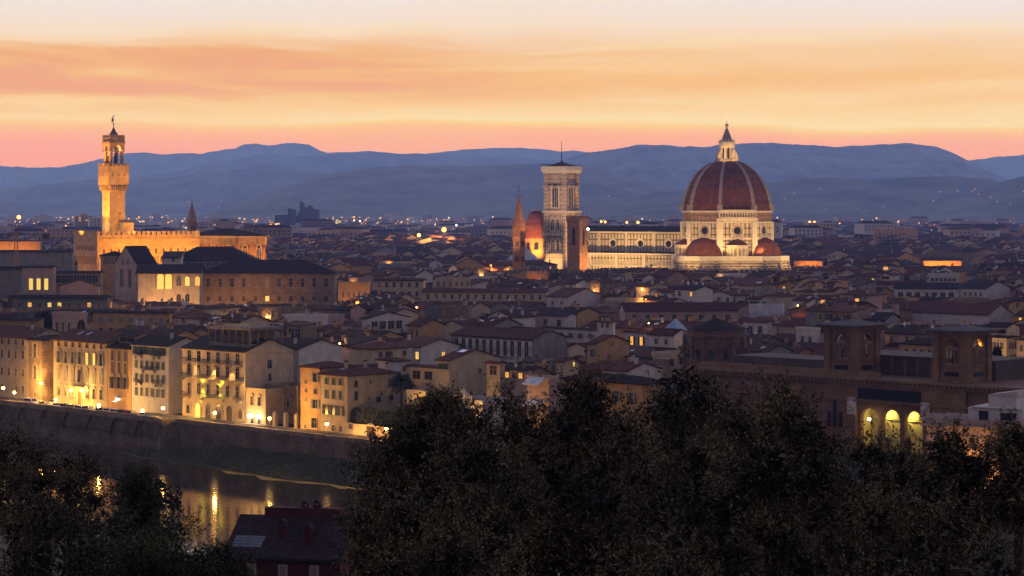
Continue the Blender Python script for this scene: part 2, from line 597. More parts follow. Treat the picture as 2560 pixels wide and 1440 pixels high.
def ridge(name, pts, D, front, foot, seed, rough=1.0):
    D0 = D
    D = {17000: 17000, 13500: 14200, 14500: 16000, 10500: 11500, 8600: 11000, 6600: 8200, 5000: 6600, 4300: 5900}[D]
    foot = 18
    """a range of hills whose crest stands at depth D; it climbs over `front` metres and falls away behind"""
    X = np.arange(max(pts[0][0], 1280 - 5200 * F / D), min(pts[-1][0] + 1, 1280 + 5200 * F / D), 7.0)
    Y = np.interp(X, [p[0] for p in pts], [p[1] for p in pts])
    Y = Y - (fbm(X, seed, 0.012, 3) * 1.6 + fbm(X, seed + 1, 0.06, 3) * 0.7) * rough
    crest = CZ - (Y - HY) / F * D
    t = np.concatenate([np.linspace(0, 1, 22), 1 + np.linspace(0.05, 0.5, 5)])
    V = np.zeros((len(t), len(X), 3), np.float32)
    front = {17000: 1300, 13500: 1200, 14500: 1200, 10500: 1500, 8600: 2500, 6600: 1900}.get(D0, 1200)
    x = (X - 1280) / F * D
    for i, u in enumerate(t):
        k = u if u <= 1 else max(0.0, 1 - (u - 1) * 0.9)
        s = k ** 1.15
        g1 = fbm(X + 90 * u, seed + 7, 0.006, 5, 0.45) * 0.06 * math.sin(math.pi * min(1, k)) * (crest - foot) * (1 if u <= 1 else 0)
        V[i, :, 0] = x
        V[i, :, 1] = D - front + u * front
        V[i, :, 2] = foot - 4 + (crest - foot + 4) * s - np.abs(g1)
        if u <= 1:                               # keep the front slope under the line of sight to the crest
            lim = CZ + (crest - CZ) * V[i, :, 1] / D - 1.0
            V[i, :, 2] = np.minimum(V[i, :, 2], lim) if u < 0.99 else crest
    R, K = len(t), len(X)
    idx = np.arange(R * K).reshape(R, K)
    q = np.stack([idx[:-1, :-1], idx[:-1, 1:], idx[1:, 1:], idx[1:, :-1]], -1).reshape(-1, 4)
    me = bpy.data.meshes.new(name)
    fill(me, V.reshape(-1, 3), q.ravel().astype(np.int32), np.full(len(q), 4, np.int32), None, False)
    me.materials.append(M_far)
    return tag(link(name, me), kind='structure')


ridge('mountains', [(-900, 430), (-300, 420), (0, 415), (90, 419), (150, 418), (200, 409), (250, 398), (320, 382), (360, 381), (400, 386), (470, 382), (500, 386), (540, 376), (590, 371),
      (610, 361), (640, 359), (680, 363), (735, 357), (770, 360), (800, 376), (820, 383), (870, 379), (930, 378), (1000, 385), (1060, 384), (1130, 377), (1200, 371),
      (1280, 369), (1350, 372), (1400, 378), (1440, 377), (1480, 381), (1700, 392), (2000, 410)], 17000, 2500, 90, 11, 0.8)
ridge('mountains', [(-700, 470), (0, 470), (150, 461), (300, 446), (445, 427), (532, 409), (653, 387), (712, 385), (740, 390), (810, 388), (880, 384), (950, 381), (1050, 386),
      (1200, 392), (1400, 400), (1800, 420)], 13500, 2500, 70, 23, 0.8)
ridge('mountains', [(2100, 440), (2300, 425), (2410, 402), (2470, 395), (2560, 386), (2800, 380), (3300, 400)], 14500, 2500, 70, 31, 0.8)
ridge('hills', [(-700, 478), (0, 476), (100, 462), (219, 450), (317, 453), (420, 446), (521, 430), (549, 432), (653, 415), (688, 413), (719, 421), (780, 428), (900, 440), (1100, 455), (1300, 480), (1500, 520)], 10500, 2400, 50, 41)
ridge('hills', [(1250, 440), (1380, 410), (1440, 388), (1480, 381), (1520, 375), (1600, 362), (1640, 361), (1700, 366), (1760, 367), (1800, 362), (1850, 358), (1930, 357), (2010, 362),
      (2100, 367), (2180, 362), (2280, 358), (2330, 365), (2380, 380), (2430, 408), (2490, 440), (2560, 462), (2750, 500)], 8600, 2600, 45, 53)
ridge('hills', [(560, 540), (575, 530), (590, 520), (640, 490), (700, 470), (770, 446), (850, 429), (950, 417), (1050, 413), (1180, 415), (1250, 412), (1365, 409), (1450, 412), (1550, 430), (1650, 470), (1760, 530)], 6600, 1500, 30, 67)
ridge('hills', [(1420, 536), (1500, 508), (1580, 490), (1640, 480), (1720, 476), (1820, 466), (1930, 455), (2000, 445), (2060, 443), (2150, 448), (2210, 447), (2300, 442), (2400, 440), (2460, 447), (2560, 470), (2700, 500), (2900, 540)], 5000, 1000, 18, 79)
ridge('hills', [(2180, 545), (2250, 528), (2300, 505), (2350, 490), (2450, 468), (2560, 440), (2700, 415), (2950, 400)], 4300, 900, 14, 97)

# ---------------------------------------------------------------- the air between: one even box of haze
HZ = bpy.data.materials.new('haze_air')
HZ.use_nodes = True
T = NT(HZ.node_tree)
pv = T.n('VolumePrincipled')
pv.inputs['Color'].default_value = (*AIR, 1)
pv.inputs['Absorption Color'].default_value = (1, 1, 1, 1)
pv.inputs['Density'].default_value = AIR_D
pv.inputs['Anisotropy'].default_value = 0.75
T.put(T.n('OutputMaterial').inputs['Volume'], pv.outputs[0])
g = MB()
g.box(-5400, 5400, -160, 18450, -11.6, AIR_TOP)
tag(g.build('haze', HZ), kind='stuff')

# ---------------------------------------------------------------- landmarks
def arm(Xc, d, X, ux, uy):
    """length along (ux, uy) from the corner seen at Xc, depth d, to where it is seen at X"""
    x0, k = (Xc - 1280) / F * d, (X - 1280) / F
    return (k * d - x0) / (ux - k * uy)


def arms(Xl, Xc, Xr, d, rz):
    """lengths of the left and the right wall from the near corner"""
    c, s = math.cos(rz), math.sin(rz)
    if rz < 0:
        return arm(Xc, d, Xl, -c, -s), arm(Xc, d, Xr, -s, c)
    return arm(Xc, d, Xl, -s, c), arm(Xc, d, Xr, c, s)


def foot(X, d, z=0.0):
    return ((X - 1280) / F * d, d, z)


RES = []          # reserved ground: (x, y, radius)
CLEAR = []        # (X0, X1, depth, Y): nothing nearer may rise above row Y there

D2R = math.radians
# ---- the crenellated town hall and its tower
M_pv = mat('palace_stone', (0.43, 0.31, 0.18), var=0.22, scale=0.5, brick=(1.1, 0.5, 0.05, (0.62, 0.58, 0.55)))
M_pvd = mat('palace_recess', (0.05, 0.035, 0.025))
M_bronze = mat('bell_bronze', (0.04, 0.035, 0.03), rough=0.5, metal=0.5)
rz = D2R(36)
d0 = 985.0
LP, WP = arms(185, 243, 495, d0, rz)
pv_ = thing('town_hall', 'long crenellated stone palace floodlit orange below the tall clock tower', 'palace', foot(243, d0), rz)
zt = zat(586, d0)                       # top of the wall walk
g = MB()
g.box(1.2, WP, 1.2, LP - 1.2, 0, 27, 0)
g.box(0, WP + 0.8, 0, LP, 29.5, zt - 2.2, 0)
for i in range(int(WP / 1.25)):         # corbels under the overhanging gallery
    g.wedge([(i * 1.25, 29.5), (i * 1.25 + 0.55, 29.5), (i * 1.25 + 0.55, 26), (i * 1.25, 26)], 0.1, 1.3)
for i in range(int(LP / 1.25)):
    y = i * 1.25 + 0.3
    g.face([(0, y, 29.6), (0, y + 0.6, 29.6), (1.2, y + 0.6, 25.5), (1.2, y, 25.5)])
    g.face([(0, y, 29.6), (1.2, y, 25.5), (1.2, y, 29.6)])
    g.face([(0, y + 0.6, 29.6), (1.2, y + 0.6, 29.6), (1.2, y + 0.6, 25.5)])
g.box(-0.25, WP + 1.0, -0.25, LP + 0.25, zt - 2.2, zt - 1.8)
g.box(-0.12, WP + 0.9, -0.12, 0.7, zt - 1.8, zt - 0.4)
g.box(-0.12, 0.7, 0.7, LP, zt - 1.8, zt - 0.4)
g.box(WP + 0.1, WP + 0.9, 0.7, LP, zt - 1.8, zt - 0.4)
g.build('wall', [M_pv, M_pvd], pv_)
g = MB()
g.merlons(-0.1, WP + 0.9, -0.1, 0.6, zt - 0.4, 1.5, 1.0, 1.7)
for i in range(14):
    y = 0.9 + i * (LP - 2) / 13
    g.box(-0.1, 0.6, y, y + 1.3, zt - 0.4, zt + 1.3)
g.box(-.1, WP + .9, -.1, .6, zt - .75, zt - .4)
g.box(-.1, .6, .6, LP, zt - .75, zt - .4)
g.build('battlement', M_pv, pv_)
g = MB().at(0, 0, zt - 2.0)
g.prism(rect(3, WP - 2, 3, LP - 3), 0, 3.0, 0, rect(WP * .35, WP * .65, LP * .5 - 1, LP * .5 + 1))
g.build('roof', ROOFS['dark'], pv_)
wme = None
for i in range(13):
    x = 3.2 + i * (WP - 6) / 12
    if wme is None:
        k = MB()
        k.pane(0, 0.95, 0, 1.7, -0.06, 0)
        k.ring(0, 0.95, 0.28, 0, 1.7, 0, 1, dep=0.12)
        o = k.build('window', [M_pvd, M_pv], pv_)
        wme = o.data
    else:
        o = link('window', wme, pv_)
    o.location = (x, 0, zt - 8.6)
for i in range(8):
    o = link('window', wme, pv_, (0, 3 + i * (LP - 6) / 7, zt - 7.2), D2R(-90))
tw = MB()
# tower shaft, flaring gallery and belfry
TX, TY = 284, d0 + 22
tb = thing('bell_tower', 'tall slender crenellated bell tower floodlit orange above the town hall', 'tower', foot(TX, TY, zt - 3), rz)
zb0 = zt - 3
q = lambda Y: zat(Y, TY) - zb0
sw = 3.75
g = MB()
g.prism(rect(-sw, sw, -sw, sw), -10, q(478))
g.box(1.2, 6.5, -6.8, -sw, -2, q(556), 0)
g.face([(0.9, -7.1, q(556)), (6.8, -7.1, q(556)), (6.8, -sw, q(550)), (0.9, -sw, q(550))])
for Y, w in ((497, 1.0), (478, 1.015), (458, 1.33)):
    g.box(-sw * w - .12, sw * w + .12, -sw * w - .12, sw * w + .12, q(Y), q(Y) + .3)
g.build('shaft', M_pv, tb)
gw = 5.05
g = MB()
n = 8
for f in range(4):
    g.at(0, 0, 0, f * math.pi / 2)
    for i in range(n):
        x = -gw + (i + .5) * 2 * gw / n
        g.wedge([(-.26 + x * .99, q(461)), (.26 + x * .99, q(461)), (.26 + x * .76, q(477)), (-.26 + x * .76, q(477))], -gw, -sw + .1)
        t = 2 * gw / n
        g.face([(x * .99 - .26, -gw, q(461)), (x * .99 + .26, -gw, q(461)), (x * .78 + .26, -sw - .05, q(477)), (x * .78 - .26, -sw - .05, q(477))])
g.at()
g.prism(rect(-gw, gw, -gw, gw), q(462), q(420), bottom=True)
g.box(-gw - .18, gw + .18, -gw - .18, gw + .18, q(429), q(427.5))
for f in range(4):
    g.at(0, 0, 0, f * math.pi / 2)
    g.box(-gw - .05, gw + .05, -gw - .05, -gw + .45, q(420), q(416))
    g.merlons(-gw - .05, gw - .35, -gw - .05, -gw + .45, q(416), .9, .75, 1.2)
g.build('gallery', M_pv, tb)
wm = None
for f in (0, 3):
    for i in range(3):
        if wm is None:
            k = MB()
            k.pane(0, .62, 0, 1.0, -.05, 0)
            k.ring(0, .62, .2, 0, 1.0, 0, 1)
            wm = k.build('window', [M_pvd, M_pv], tb)
            o = wm
        else:
            o = link('window', wm.data, tb)
        x = -2.9 + i * 2.9
        a = f * math.pi / 2
        o.location = (x * math.cos(a) + gw * math.sin(a), x * math.sin(a) - gw * math.cos(a), q(441))
        o.rotation_euler = (0, 0, a)
for Yw in (503, 528, 551):
    link('window', wm.data, tb, (-sw, 0, q(Yw)), D2R(-90))
link('window', wm.data, tb, (1.3, -sw, q(537)))
bw = 3.65
g = MB()
for sx_ in (-1, 1):
    for sy_ in (-1, 1):
        g.lathe([(.85, q(422)), (.85, q(410)), (.78, q(381)), (1.0, q(379)), (1.05, q(377))], 10, cx=sx_ * (bw - .95), cy=sy_ * (bw - .95))
g.build('belfry_columns', M_pv, tb).name = 'belfry_column'
g = MB()
for f in range(4):
    g.at(0, 0, 0, f * math.pi / 2)
    g.arch(-bw, bw, q(377.5), q(357), 4.0, q(377.5), q(374), y=-bw, dep=1.4, m=0)
g.at()
for Y0, Y1, e in ((379, 377.5, .2), (358, 354.5, .35), (345.5, 344, .2)):
    g.box(-bw - e, bw + e, -bw - e, bw + e, q(Y0), q(Y1))
g.prism(rect(-bw, bw, -bw, bw), q(357), q(344))
for f in range(4):
    g.at(0, 0, 0, f * math.pi / 2)
    g.merlons(-bw - .05, bw - .35, -bw - .05, -bw + .4, q(344), .75, .55, 1.15)
    for i in range(10):
        g.box(-bw + .15 + i * .74, -bw + .5 + i * .74, -bw - .3, -bw, q(359.5), q(357.8))
g.build('belfry', M_pv, tb)
g = MB()
g.lathe([(1.75, q(346)), (1.7, q(335)), (1.5, q(333)), (.12, q(317))], 8, 0)
g.build('spire', mat('lead_spire', (0.10, 0.085, 0.08), rough=.6), tb)
g = MB()
for i in range(8):
    a = i * math.pi / 4
    g.tube((1.85 * math.cos(a), 1.85 * math.sin(a), q(345)), (1.7 * math.cos(a), 1.7 * math.sin(a), q(331)), .14, .1)
g.build('spire_buttress', M_pv, tb)
g = MB()
g.tube((0, 0, q(318)), (0, 0, q(288)), .11, .07)
g.ball((0, 0, q(310.5)), .42)
g.ball((0, 0, q(289)), .2)
g.box(-.5, .5, -.05, .05, q(292), q(291))
g.prism([(-.95, -.06), (-.2, -.06), (-.2, .06), (-.95, .06)], q(304), q(296))
g.box(-1.0, -.65, -.06, .06, q(307), q(304))
g.ball((-.55, 0, q(294.6)), .24)
g.tube((-.5, 0, q(298)), (.2, 0, q(299)), .1)
g.build('weathervane', M_bronze, tb)
g = MB()
g.lathe([(.05, q(385)), (.5, q(386)), (.62, q(392)), (.75, q(402)), (1.1, q(409))], 12, cx=-.2, cy=-2.2)
g.tube((-2.6, -2.2, q(385)), (2.4, -2.2, q(385)), .16)
g.build('bell', M_bronze, tb)
g = MB()
g.lathe([(.05, q(390)), (.45, q(391)), (.6, q(398)), (.95, q(411))], 12, cx=-2.6, cy=.3)
g.build('bell', M_bronze, tb)
RES += [(pv_.location.x + 8, pv_.location.y + 28, 44)]
CLEAR += [(180, 500, d0, 660), (500, 670, 1040, 640)]
OR = (1.0, 0.40, 0.025)


def wpt(o, x, y, z):
    r = o.rotation_euler[2]
    return (o.location.x + x * math.cos(r) - y * math.sin(r), o.location.y + x * math.sin(r) + y * math.cos(r), o.location.z + z)


for i in range(5):                      # floodlights on the roofs in front of the long side
    x = 4 + i * (WP - 6) / 4
    lamp('SPOT', wpt(pv_, x, -9, 22), 31000, OR, .6, wpt(pv_, x, 0, 36), 120)
for i in range(2):
    lamp('SPOT', wpt(pv_, -12, 8 + 20 * i, 8), 9000, OR, .6, wpt(pv_, 0, 8 + 20 * i, 26), 110)
lamp('SPOT', wpt(tb, -20, 0, 2), 180000, (1, .42, .035), .6, wpt(tb, 0, 0, 22), 70)
lamp('SPOT', wpt(tb, 2, -20, 3.5), 115000, OR, .6, wpt(tb, 0, 0, 18), 80)
lamp('SPOT', wpt(tb, 14, -10, 2.8), 9000, OR, .6, wpt(tb, 0, -2, 10), 90)
lamp('SPOT', wpt(tb, -7.5, -1, q(418)), 26000, OR, .3, wpt(tb, -bw, 0, q(366)), 100)
lamp('POINT', wpt(tb, .9, -2.6, q(374)), 2200, (1, .6, .2), .25)
lamp('POINT', wpt(tb, 0, 0, q(340)), 1500, (1, .6, .25), .3)
lamp('POINT', wpt(pv_, WP * .45, 3, zt + .3), 9000, (1, .62, .2), .3)
lamp('POINT', wpt(pv_, 2.5, LP * .5, zt + .5), 9000, (1, .62, .2), .3)
lamp('POINT', wpt(pv_, WP - 4, 4, zt + .3), 6000, (1, .62, .2), .3)

# ---- the tall brick granary church to its right
M_brick = mat('brick_orange', (0.36, 0.19, 0.095), var=0.2, scale=.6, brick=(.6, .25, .03, (.75, .7, .65)))
rz = D2R(-40)
d1 = 1045.0
LO, RO = arms(470, 592, 664, d1, rz)
oc = thing('granary_church', 'tall square brick church with big pointed windows and corbelled cornice', 'church', foot(592, d1), rz)
zo = zat(594, d1)
g = MB()
g.box(-LO, 0, 0, RO, 0, zo - 3)
g.box(-LO - .2, .2, -.2, RO + .2, 18.5, 19.0)
g.box(-LO - .2, .2, -.2, RO + .2, zat(622, d1), zat(622, d1) + .35)
g.prism(rect(-LO - .5, .5, -.5, RO + .5), zo - 3, zo)
g.build('wall', M_brick, oc)
g = MB()
for f, L in ((0, LO), (1, RO)):
    g.at(0, 0, 0, f * math.pi / 2)
    k = int(L / 1.15)
    for i in range(k):
        x = (-L if f == 0 else 0) + .3 + i * (L - 1.1) / (k - 1)
        g.wedge([(x, zo), (x + .5, zo), (x + .5, zo - 3.4), (x, zo - 3.4)], -1.25 if f == 0 else -1.25, -.2)
g.at()
g.box(-LO - 1.4, 1.4, -1.4, RO + 1.4, zo, zo + .7)
g.build('cornice', mat('stone_cornice', (0.45, 0.33, 0.2)), oc)
g = MB()
g.prism(rect(-LO - 1.8, 1.8, -1.8, RO + 1.8), zo + .75, zo + 4.2, 0, rect(-LO * .62, -LO * .38, RO * .5 - .5, RO * .5 + .5))
g.build('roof', ROOFS['dark'], oc)
ow = None
for f, L, xs in ((0, LO, (.2, .52, .84)), (1, RO, (.27, .75))):
    for t in xs:
        if ow is None:
            k = MB()
            zs = zat(625, d1)
            k.pane(0, 3.0, 8, zs, -.12, 0, 1.4)
            k.ring(0, 3.0, .35, 8, zs, -.05, 1, 1.4, dep=.2)
            k.ring(0, 5.2, .5, zs + .1, zs + .1, 0, 2, 1.35, dep=.1)
            for x in (-.5, .5):
                k.box(x - .12, x + .12, -.25, -.13, 8, zs, 1)
            for x in (-.85, 0, .85):
                k.ring(x, .7, .14, zs - .6, zs, -.13, 1, 1.3, dep=.1)
            o = k.build('window', [M_glass, mat('stone_tracery', (.62, .52, .38)), M_pvd], oc)
            ow = o.data
        else:
            o = link('window', ow, oc)
        o.location = ((-L + t * L) if f == 0 else 0, 0 if f == 0 else t * L, 0)
        o.rotation_euler = (0, 0, f * math.pi / 2)
RES += [(wpt(oc, -LO / 2, RO / 2, 0)[0], wpt(oc, -LO / 2, RO / 2, 0)[1], 24)]
for x, y, w in ((-LO * .75, -13, 0), (-LO * .25, -13, 0), (13, RO * .3, 1), (13, RO * .75, 1)):
    lamp('SPOT', wpt(oc, x, y, 14), 34000, OR, .5, wpt(oc, x if not w else 0, y if w else 0, 27), 110)

# ---- cathedral: nave, drum, dome, lantern, three tribunes
M_marble = mat('marble_panels', (0.60, 0.52, 0.40), var=0.14, scale=.35, panel=(2.3, 3.6, .36, (.22, .24, .20)))
M_marble2 = mat('marble_bands', (0.60, 0.51, 0.39), var=0.14, scale=.35, panel=(40, 1.5, .40, (.30, .27, .22)))
M_marw = mat('marble_white', (0.64, 0.56, 0.44), var=0.12, scale=.6)
M_marg = mat('marble_green', (0.16, 0.16, 0.13), var=0.2)
M_rough = mat('rough_masonry', (0.34, 0.22, 0.12), var=0.3, scale=.5, brick=(1.5, .6, .06, (.6, .55, .5)))
M_domet = mat('dome_tile', (0.17, 0.062, 0.030), var=0.30, scale=.35, brick=(1.4, .7, .05, (.75, .7, .7)), stain=.35)
M_rib = mat('dome_rib', (0.31, 0.255, 0.21), var=0.2, scale=.7)
RZD = D2R(-36.5)
dD = 1300.0
ca = thing('cathedral', 'marble cathedral with huge red ribbed dome, white lantern and long nave', 'cathedral', foot(1817, dD), RZD)
q = lambda Y: zat(Y, dD)
O8 = lambda r: ngon(r, 8, math.pi / 8)
R8 = 26.6
AP = math.cos(math.pi / 8)
dome = [(q(527), 26.0), (53, 25.4), (57, 24.5), (61.5, 23.1), (66.2, 20.9), (70, 18.4), (73, 15.7), (75.6, 12.2), (77.5, 9), (q(404), 6.9)]
g = MB()
for (z0, r0), (z1, r1) in zip(dome, dome[1:]):
    g.prism(O8(r0), z0, z1, 0, O8(r1), top=False)
DOME = g
for i in range(8):
    a = math.pi / 8 + i * math.pi / 4
    g = MB().at(0, 0, 0, a)
    k = [(r + .75, z) for z, r in dome]
    for (ra, za), (rb, zb) in zip(k, k[1:]):
        w0, w1 = .42 + ra * .020, .42 + rb * .020
        g.face([(ra, -w0, za), (ra, w0, za), (rb, w1, zb), (rb, -w1, zb)])
        g.face([(ra - 1.5, -w0, za), (ra, -w0, za), (rb, -w1, zb), (rb - 1.5, -w1, zb)])
        g.face([(ra, w0, za), (ra - 1.5, w0, za), (rb - 1.5, w1, zb), (rb, w1, zb)])
    g.box(24.6, 27.3, -1.45, 1.45, q(527), q(527) + 3.4)
    g.build('dome_rib', M_rib, ca)
g = DOME
for i in range(8):
    g.at(0, 0, 0, i * math.pi / 4 - math.pi / 2)
    for z, r, n in ((54.5, 25.1, 3), (63.4, 22.35, 3), (71.6, 17.0, 3)):
        for j in range(n):
            x = (j - 1) * r * .22
            g.box(r * AP + .02, r * AP + .5, x - .28, x + .28, z - .25, z + .55, 1)
g.build('dome', [M_domet, M_pvd], ca)
g = MB()
g.prism(O8(R8 - .8), 20, q(593))
g.prism(O8(R8 - .25), q(640), q(596))
g.prism(O8(R8), q(593), q(556))
g.build('drum', M_marble, ca)
g = MB()
g.prism(O8(R8 + .7), q(597), q(593), bottom=True)
g.prism(O8(R8 + .5), q(557), q(553.5), bottom=True)
g.prism(O8(R8 + .1), q(531), q(527), bottom=True)
for i in range(8):
    g.at(0, 0, 0, math.pi / 8 + i * math.pi / 4)
    g.box(R8 - 1.6, R8 + .5, -1.7, 1.7, 20, q(553.5))
g.build('drum_cornice', M_marw, ca)
g = MB()
g.prism(O8(R8 - .5), q(553.5), q(527))
for i in range(8):
    g.at(0, 0, 0, i * math.pi / 4 - math.pi / 2)
    for j in range(19):
        g.box((R8 - .5) * AP, (R8 - .5) * AP + .5, -8.6 + j * .94, -8.2 + j * .94, q(541), q(539.5))
g.build('drum_masonry', M_rough, ca)
od = None
for i in range(8):                      # a deep round window in each side of the drum
    a = i * math.pi / 4
    if od is None:
        k = MB()
        zc = q(575.5)
        n = 28
        c3, c2, c1 = [[(r * math.cos(t), y, zc + r * math.sin(t)) for t in (2 * math.pi * j / n for j in range(n))] for r, y in ((4.1, -.35), (3.55, -.40), (2.1, -.06))]
        for j in range(n):
            j2 = (j + 1) % n
            k.face([c3[j], c3[j2], c2[j2], c2[j]], 1)
            k.face([c2[j], c2[j2], c1[j2], c1[j]], 2)
            k.face([(c3[j][0], 0, c3[j][2]), (c3[j2][0], 0, c3[j2][2]), c3[j2], c3[j]], 1)
        k.face(c1, 0)
        o = k.build('round_window', [M_glass, M_marw, mat('marble_splay', (.36, .30, .22))], ca)
        od = o.data
    else:
        o = link('round_window', od, ca)
    o.location = (R8 * AP * math.sin(a), -R8 * AP * math.cos(a), 0)
    o.rotation_euler = (0, 0, a)
# the one finished stretch of arcaded gallery, on the south-east side
g = MB().at(0, 0, 0, math.pi / 4)
yf = -(R8 * AP) - 1.3
L = 10.6
g.box(-L, L, yf - .2, -R8 * AP + .8, q(546), q(543.5))
g.box(-L, L, yf - .2, -R8 * AP + .8, q(527.5), q(524.5))
for i in range(13):
    x0 = -L + i * 2 * L / 13
    g.arch(x0, x0 + 2 * L / 13, q(543.5), q(527.5), 1.05, q(542), q(534.5), y=yf, dep=.35, m=0, n=6)
g.box(-L - .2, -L + .5, yf, -R8 * AP + .8, q(546), q(525))
g.box(L - .5, L + .2, yf, -R8 * AP + .8, q(546), q(525))
g.box(-L - 1.5, L + 1.5, -R8 * AP - .5, -R8 * AP + .5, q(553), q(546))
g.build('arcade_gallery', M_marw, ca)
# lantern
g = MB()
zl = q(404)
g.prism(O8(6.9), zl, zl + .7)
for i in range(8):
    g.at(0, 0, 0, i * math.pi / 4 - math.pi / 2)
    g.box(-2.6, 2.6, -6.4, -6.2, zl + .7, zl + 1.6)
g.at()
g.build('lantern_terrace', M_rib, ca)
g = MB()
r = 4.1
for i in range(8):
    g.at(0, 0, 0, i * math.pi / 4 - math.pi / 2 + math.pi / 2)
    h = r * math.tan(math.pi / 8)
    g.arch(-h, h, zl + .7, q(364), 1.35, zl + 1.2, q(372), y=-r, dep=.7, m=0, n=6, hole=2)
g.at()
g.prism(ngon(r / AP + .35, 8, math.pi / 8), q(364), q(361), bottom=True)
g.prism(ngon(r / AP, 8, math.pi / 8), q(361), q(357.5))
g.prism(ngon(r / AP + .75, 8, math.pi / 8), q(357.5), q(355.5), bottom=True)
g.build('lantern', [M_marw, M_pvd], ca)
g = MB()
for i in range(8):
    g.at(0, 0, 0, math.pi / 8 + i * math.pi / 4)
    g.wedge([(r, zl + .7), (6.2, zl + .7), (6.2, q(384)), (5.9, q(383)), (r + .6, q(374)), (r, q(374))], -.38, .38)
    g.box(5.3, 6.35, -.55, .55, zl + .7, q(384.5))
g.build('lantern_buttress', M_marw, ca)
g = MB()
for i in range(16):
    g.at(0, 0, 0, i * math.pi / 8)
    g.cone(ngon(.28, 5, 0, 4.5, 0), q(355.5), (4.5, 0, q(345)))
    g.cone(ngon(.7, 6, 0, 3.7, 0), q(355.5), (3.7, 0, q(349)))
g.build('lantern_crown', M_marw, ca)
g = MB()
g.lathe([(3.4, q(355.5)), (3.0, q(350)), (1.3, q(332)), (.45, q(321)), (.6, q(320)), (.3, q(318.6))], 16)
for i in range(8):
    a = i * math.pi / 4
    g.tube((3.1 * math.cos(a), 3.1 * math.sin(a), q(350)), (.6 * math.cos(a), .6 * math.sin(a), q(322)), .16, .1)
g.build('lantern_cone', M_rib, ca)
g = MB()
g.ball((0, 0, q(313.6)), 1.15, 14)
g.tube((0, 0, q(309)), (0, 0, q(302)), .12)
g.tube((-.5, 0, q(304.3)), (.5, 0, q(304.3)), .12)
g.build('ball_and_cross', mat('gilt_copper', (.65, .42, .13), rough=.3, metal=.9), ca)
# tribunes (south, east and north) and the small round chapels between them
ZT = 23.8
for a in (0, math.pi / 2, math.pi):
    g = MB().at(0, 0, 0, a)
    pl = [(15 * math.cos(math.pi + i * math.pi / 4 + math.pi / 8 * 0), -24.6 + 15.2 * math.sin(math.pi + i * math.pi / 4)) for i in range(5)]
    pl = [(15.2 * math.cos(math.pi * (1 + (i) / 5)), -23.5 + 15.2 * math.sin(math.pi * (1 + i / 5))) for i in range(6)]
    g.prism(pl + [(15.2, -18), (-15.2, -18)], 0, ZT - 2.6, 0)
    o = g.build('tribune', M_marble2, ca)
    g = MB().at(0, 0, 0, a)
    big = [(x * 1.045, -23.5 + (y + 23.5) * 1.045) for x, y in pl]
    g.prism(big + [(15.9, -18), (-15.9, -18)], ZT - 2.6, ZT, 0, bottom=True)
    for (xa, ya), (xb, yb) in zip(pl, pl[1:]):
        L = math.hypot(xb - xa, yb - ya)
        th = math.atan2(yb - ya, xb - xa)
        mx, my = (xa + xb) / 2, (ya + yb) / 2
        ca_, sa_ = math.cos(a), math.sin(a)
        g.at(mx * ca_ - my * sa_, mx * sa_ + my * ca_, 0, a + th)
        g.ring(0, 6.4, .5, 12, 15.5, 0, 0, dep=.3)
        g.ring(0, 2.4, .3, 10, 14.5, 0, 0, 1.3, dep=.2)
        for j in range(8):
            x = -L / 2 + .5 + j * (L - 1) / 7
            g.box(x - .22, x + .22, -.85, 0, ZT - 3.5, ZT - 2.6)
    g.build('tribune_cornice', M_marw, ca)
    g = MB().at(0, 0, 0, a)
    hp = [(12.4, ZT), (12.1, ZT + 2.2), (11.2, ZT + 4.6), (9.5, ZT + 7), (6.9, ZT + 9), (3.4, ZT + 10.3), (.05, ZT + 10.7)]
    g.lathe(hp, 5, 0, math.pi, math.pi, 0, -22.6)
    for (ra, za), (rb, zb) in zip(hp, hp[1:]):
        g.face([(ra, -22.6, za), (ra, -19, za), (rb, -19, zb), (rb, -22.6, zb)])
        g.face([(-ra, -19, za), (-ra, -22.6, za), (-rb, -22.6, zb), (-rb, -19, zb)])
    g.build('tribune_dome', M_domet, ca)
    g = MB().at(0, 0, 0, a)
    for i in range(6):
        t = math.pi * (1 + i / 5)
        c, s = math.cos(t), math.sin(t)
        n1 = (-s * .65, c * .65)
        A = lambda r, sg: (r * c + sg * n1[0], -23.5 + r * s + sg * n1[1])
        for sg in (-1, 1):
            p0, p1, p2 = A(14.6, sg), A(20.5, sg), A(15.4, sg)
            g.face([(*p0, 0), (*p1, 0), (*A(20.2, sg), 6), (*p2, ZT - 3), (*p0, ZT - 3)])
        g.face([(*A(20.5, -1), 0), (*A(20.5, 1), 0), (*A(20.2, 1), 6), (*A(20.2, -1), 6)])
        g.face([(*A(20.2, -1), 6), (*A(20.2, 1), 6), (*A(15.4, 1), ZT - 3), (*A(15.4, -1), ZT - 3)])
    g.build('buttress', M_marble2, ca)
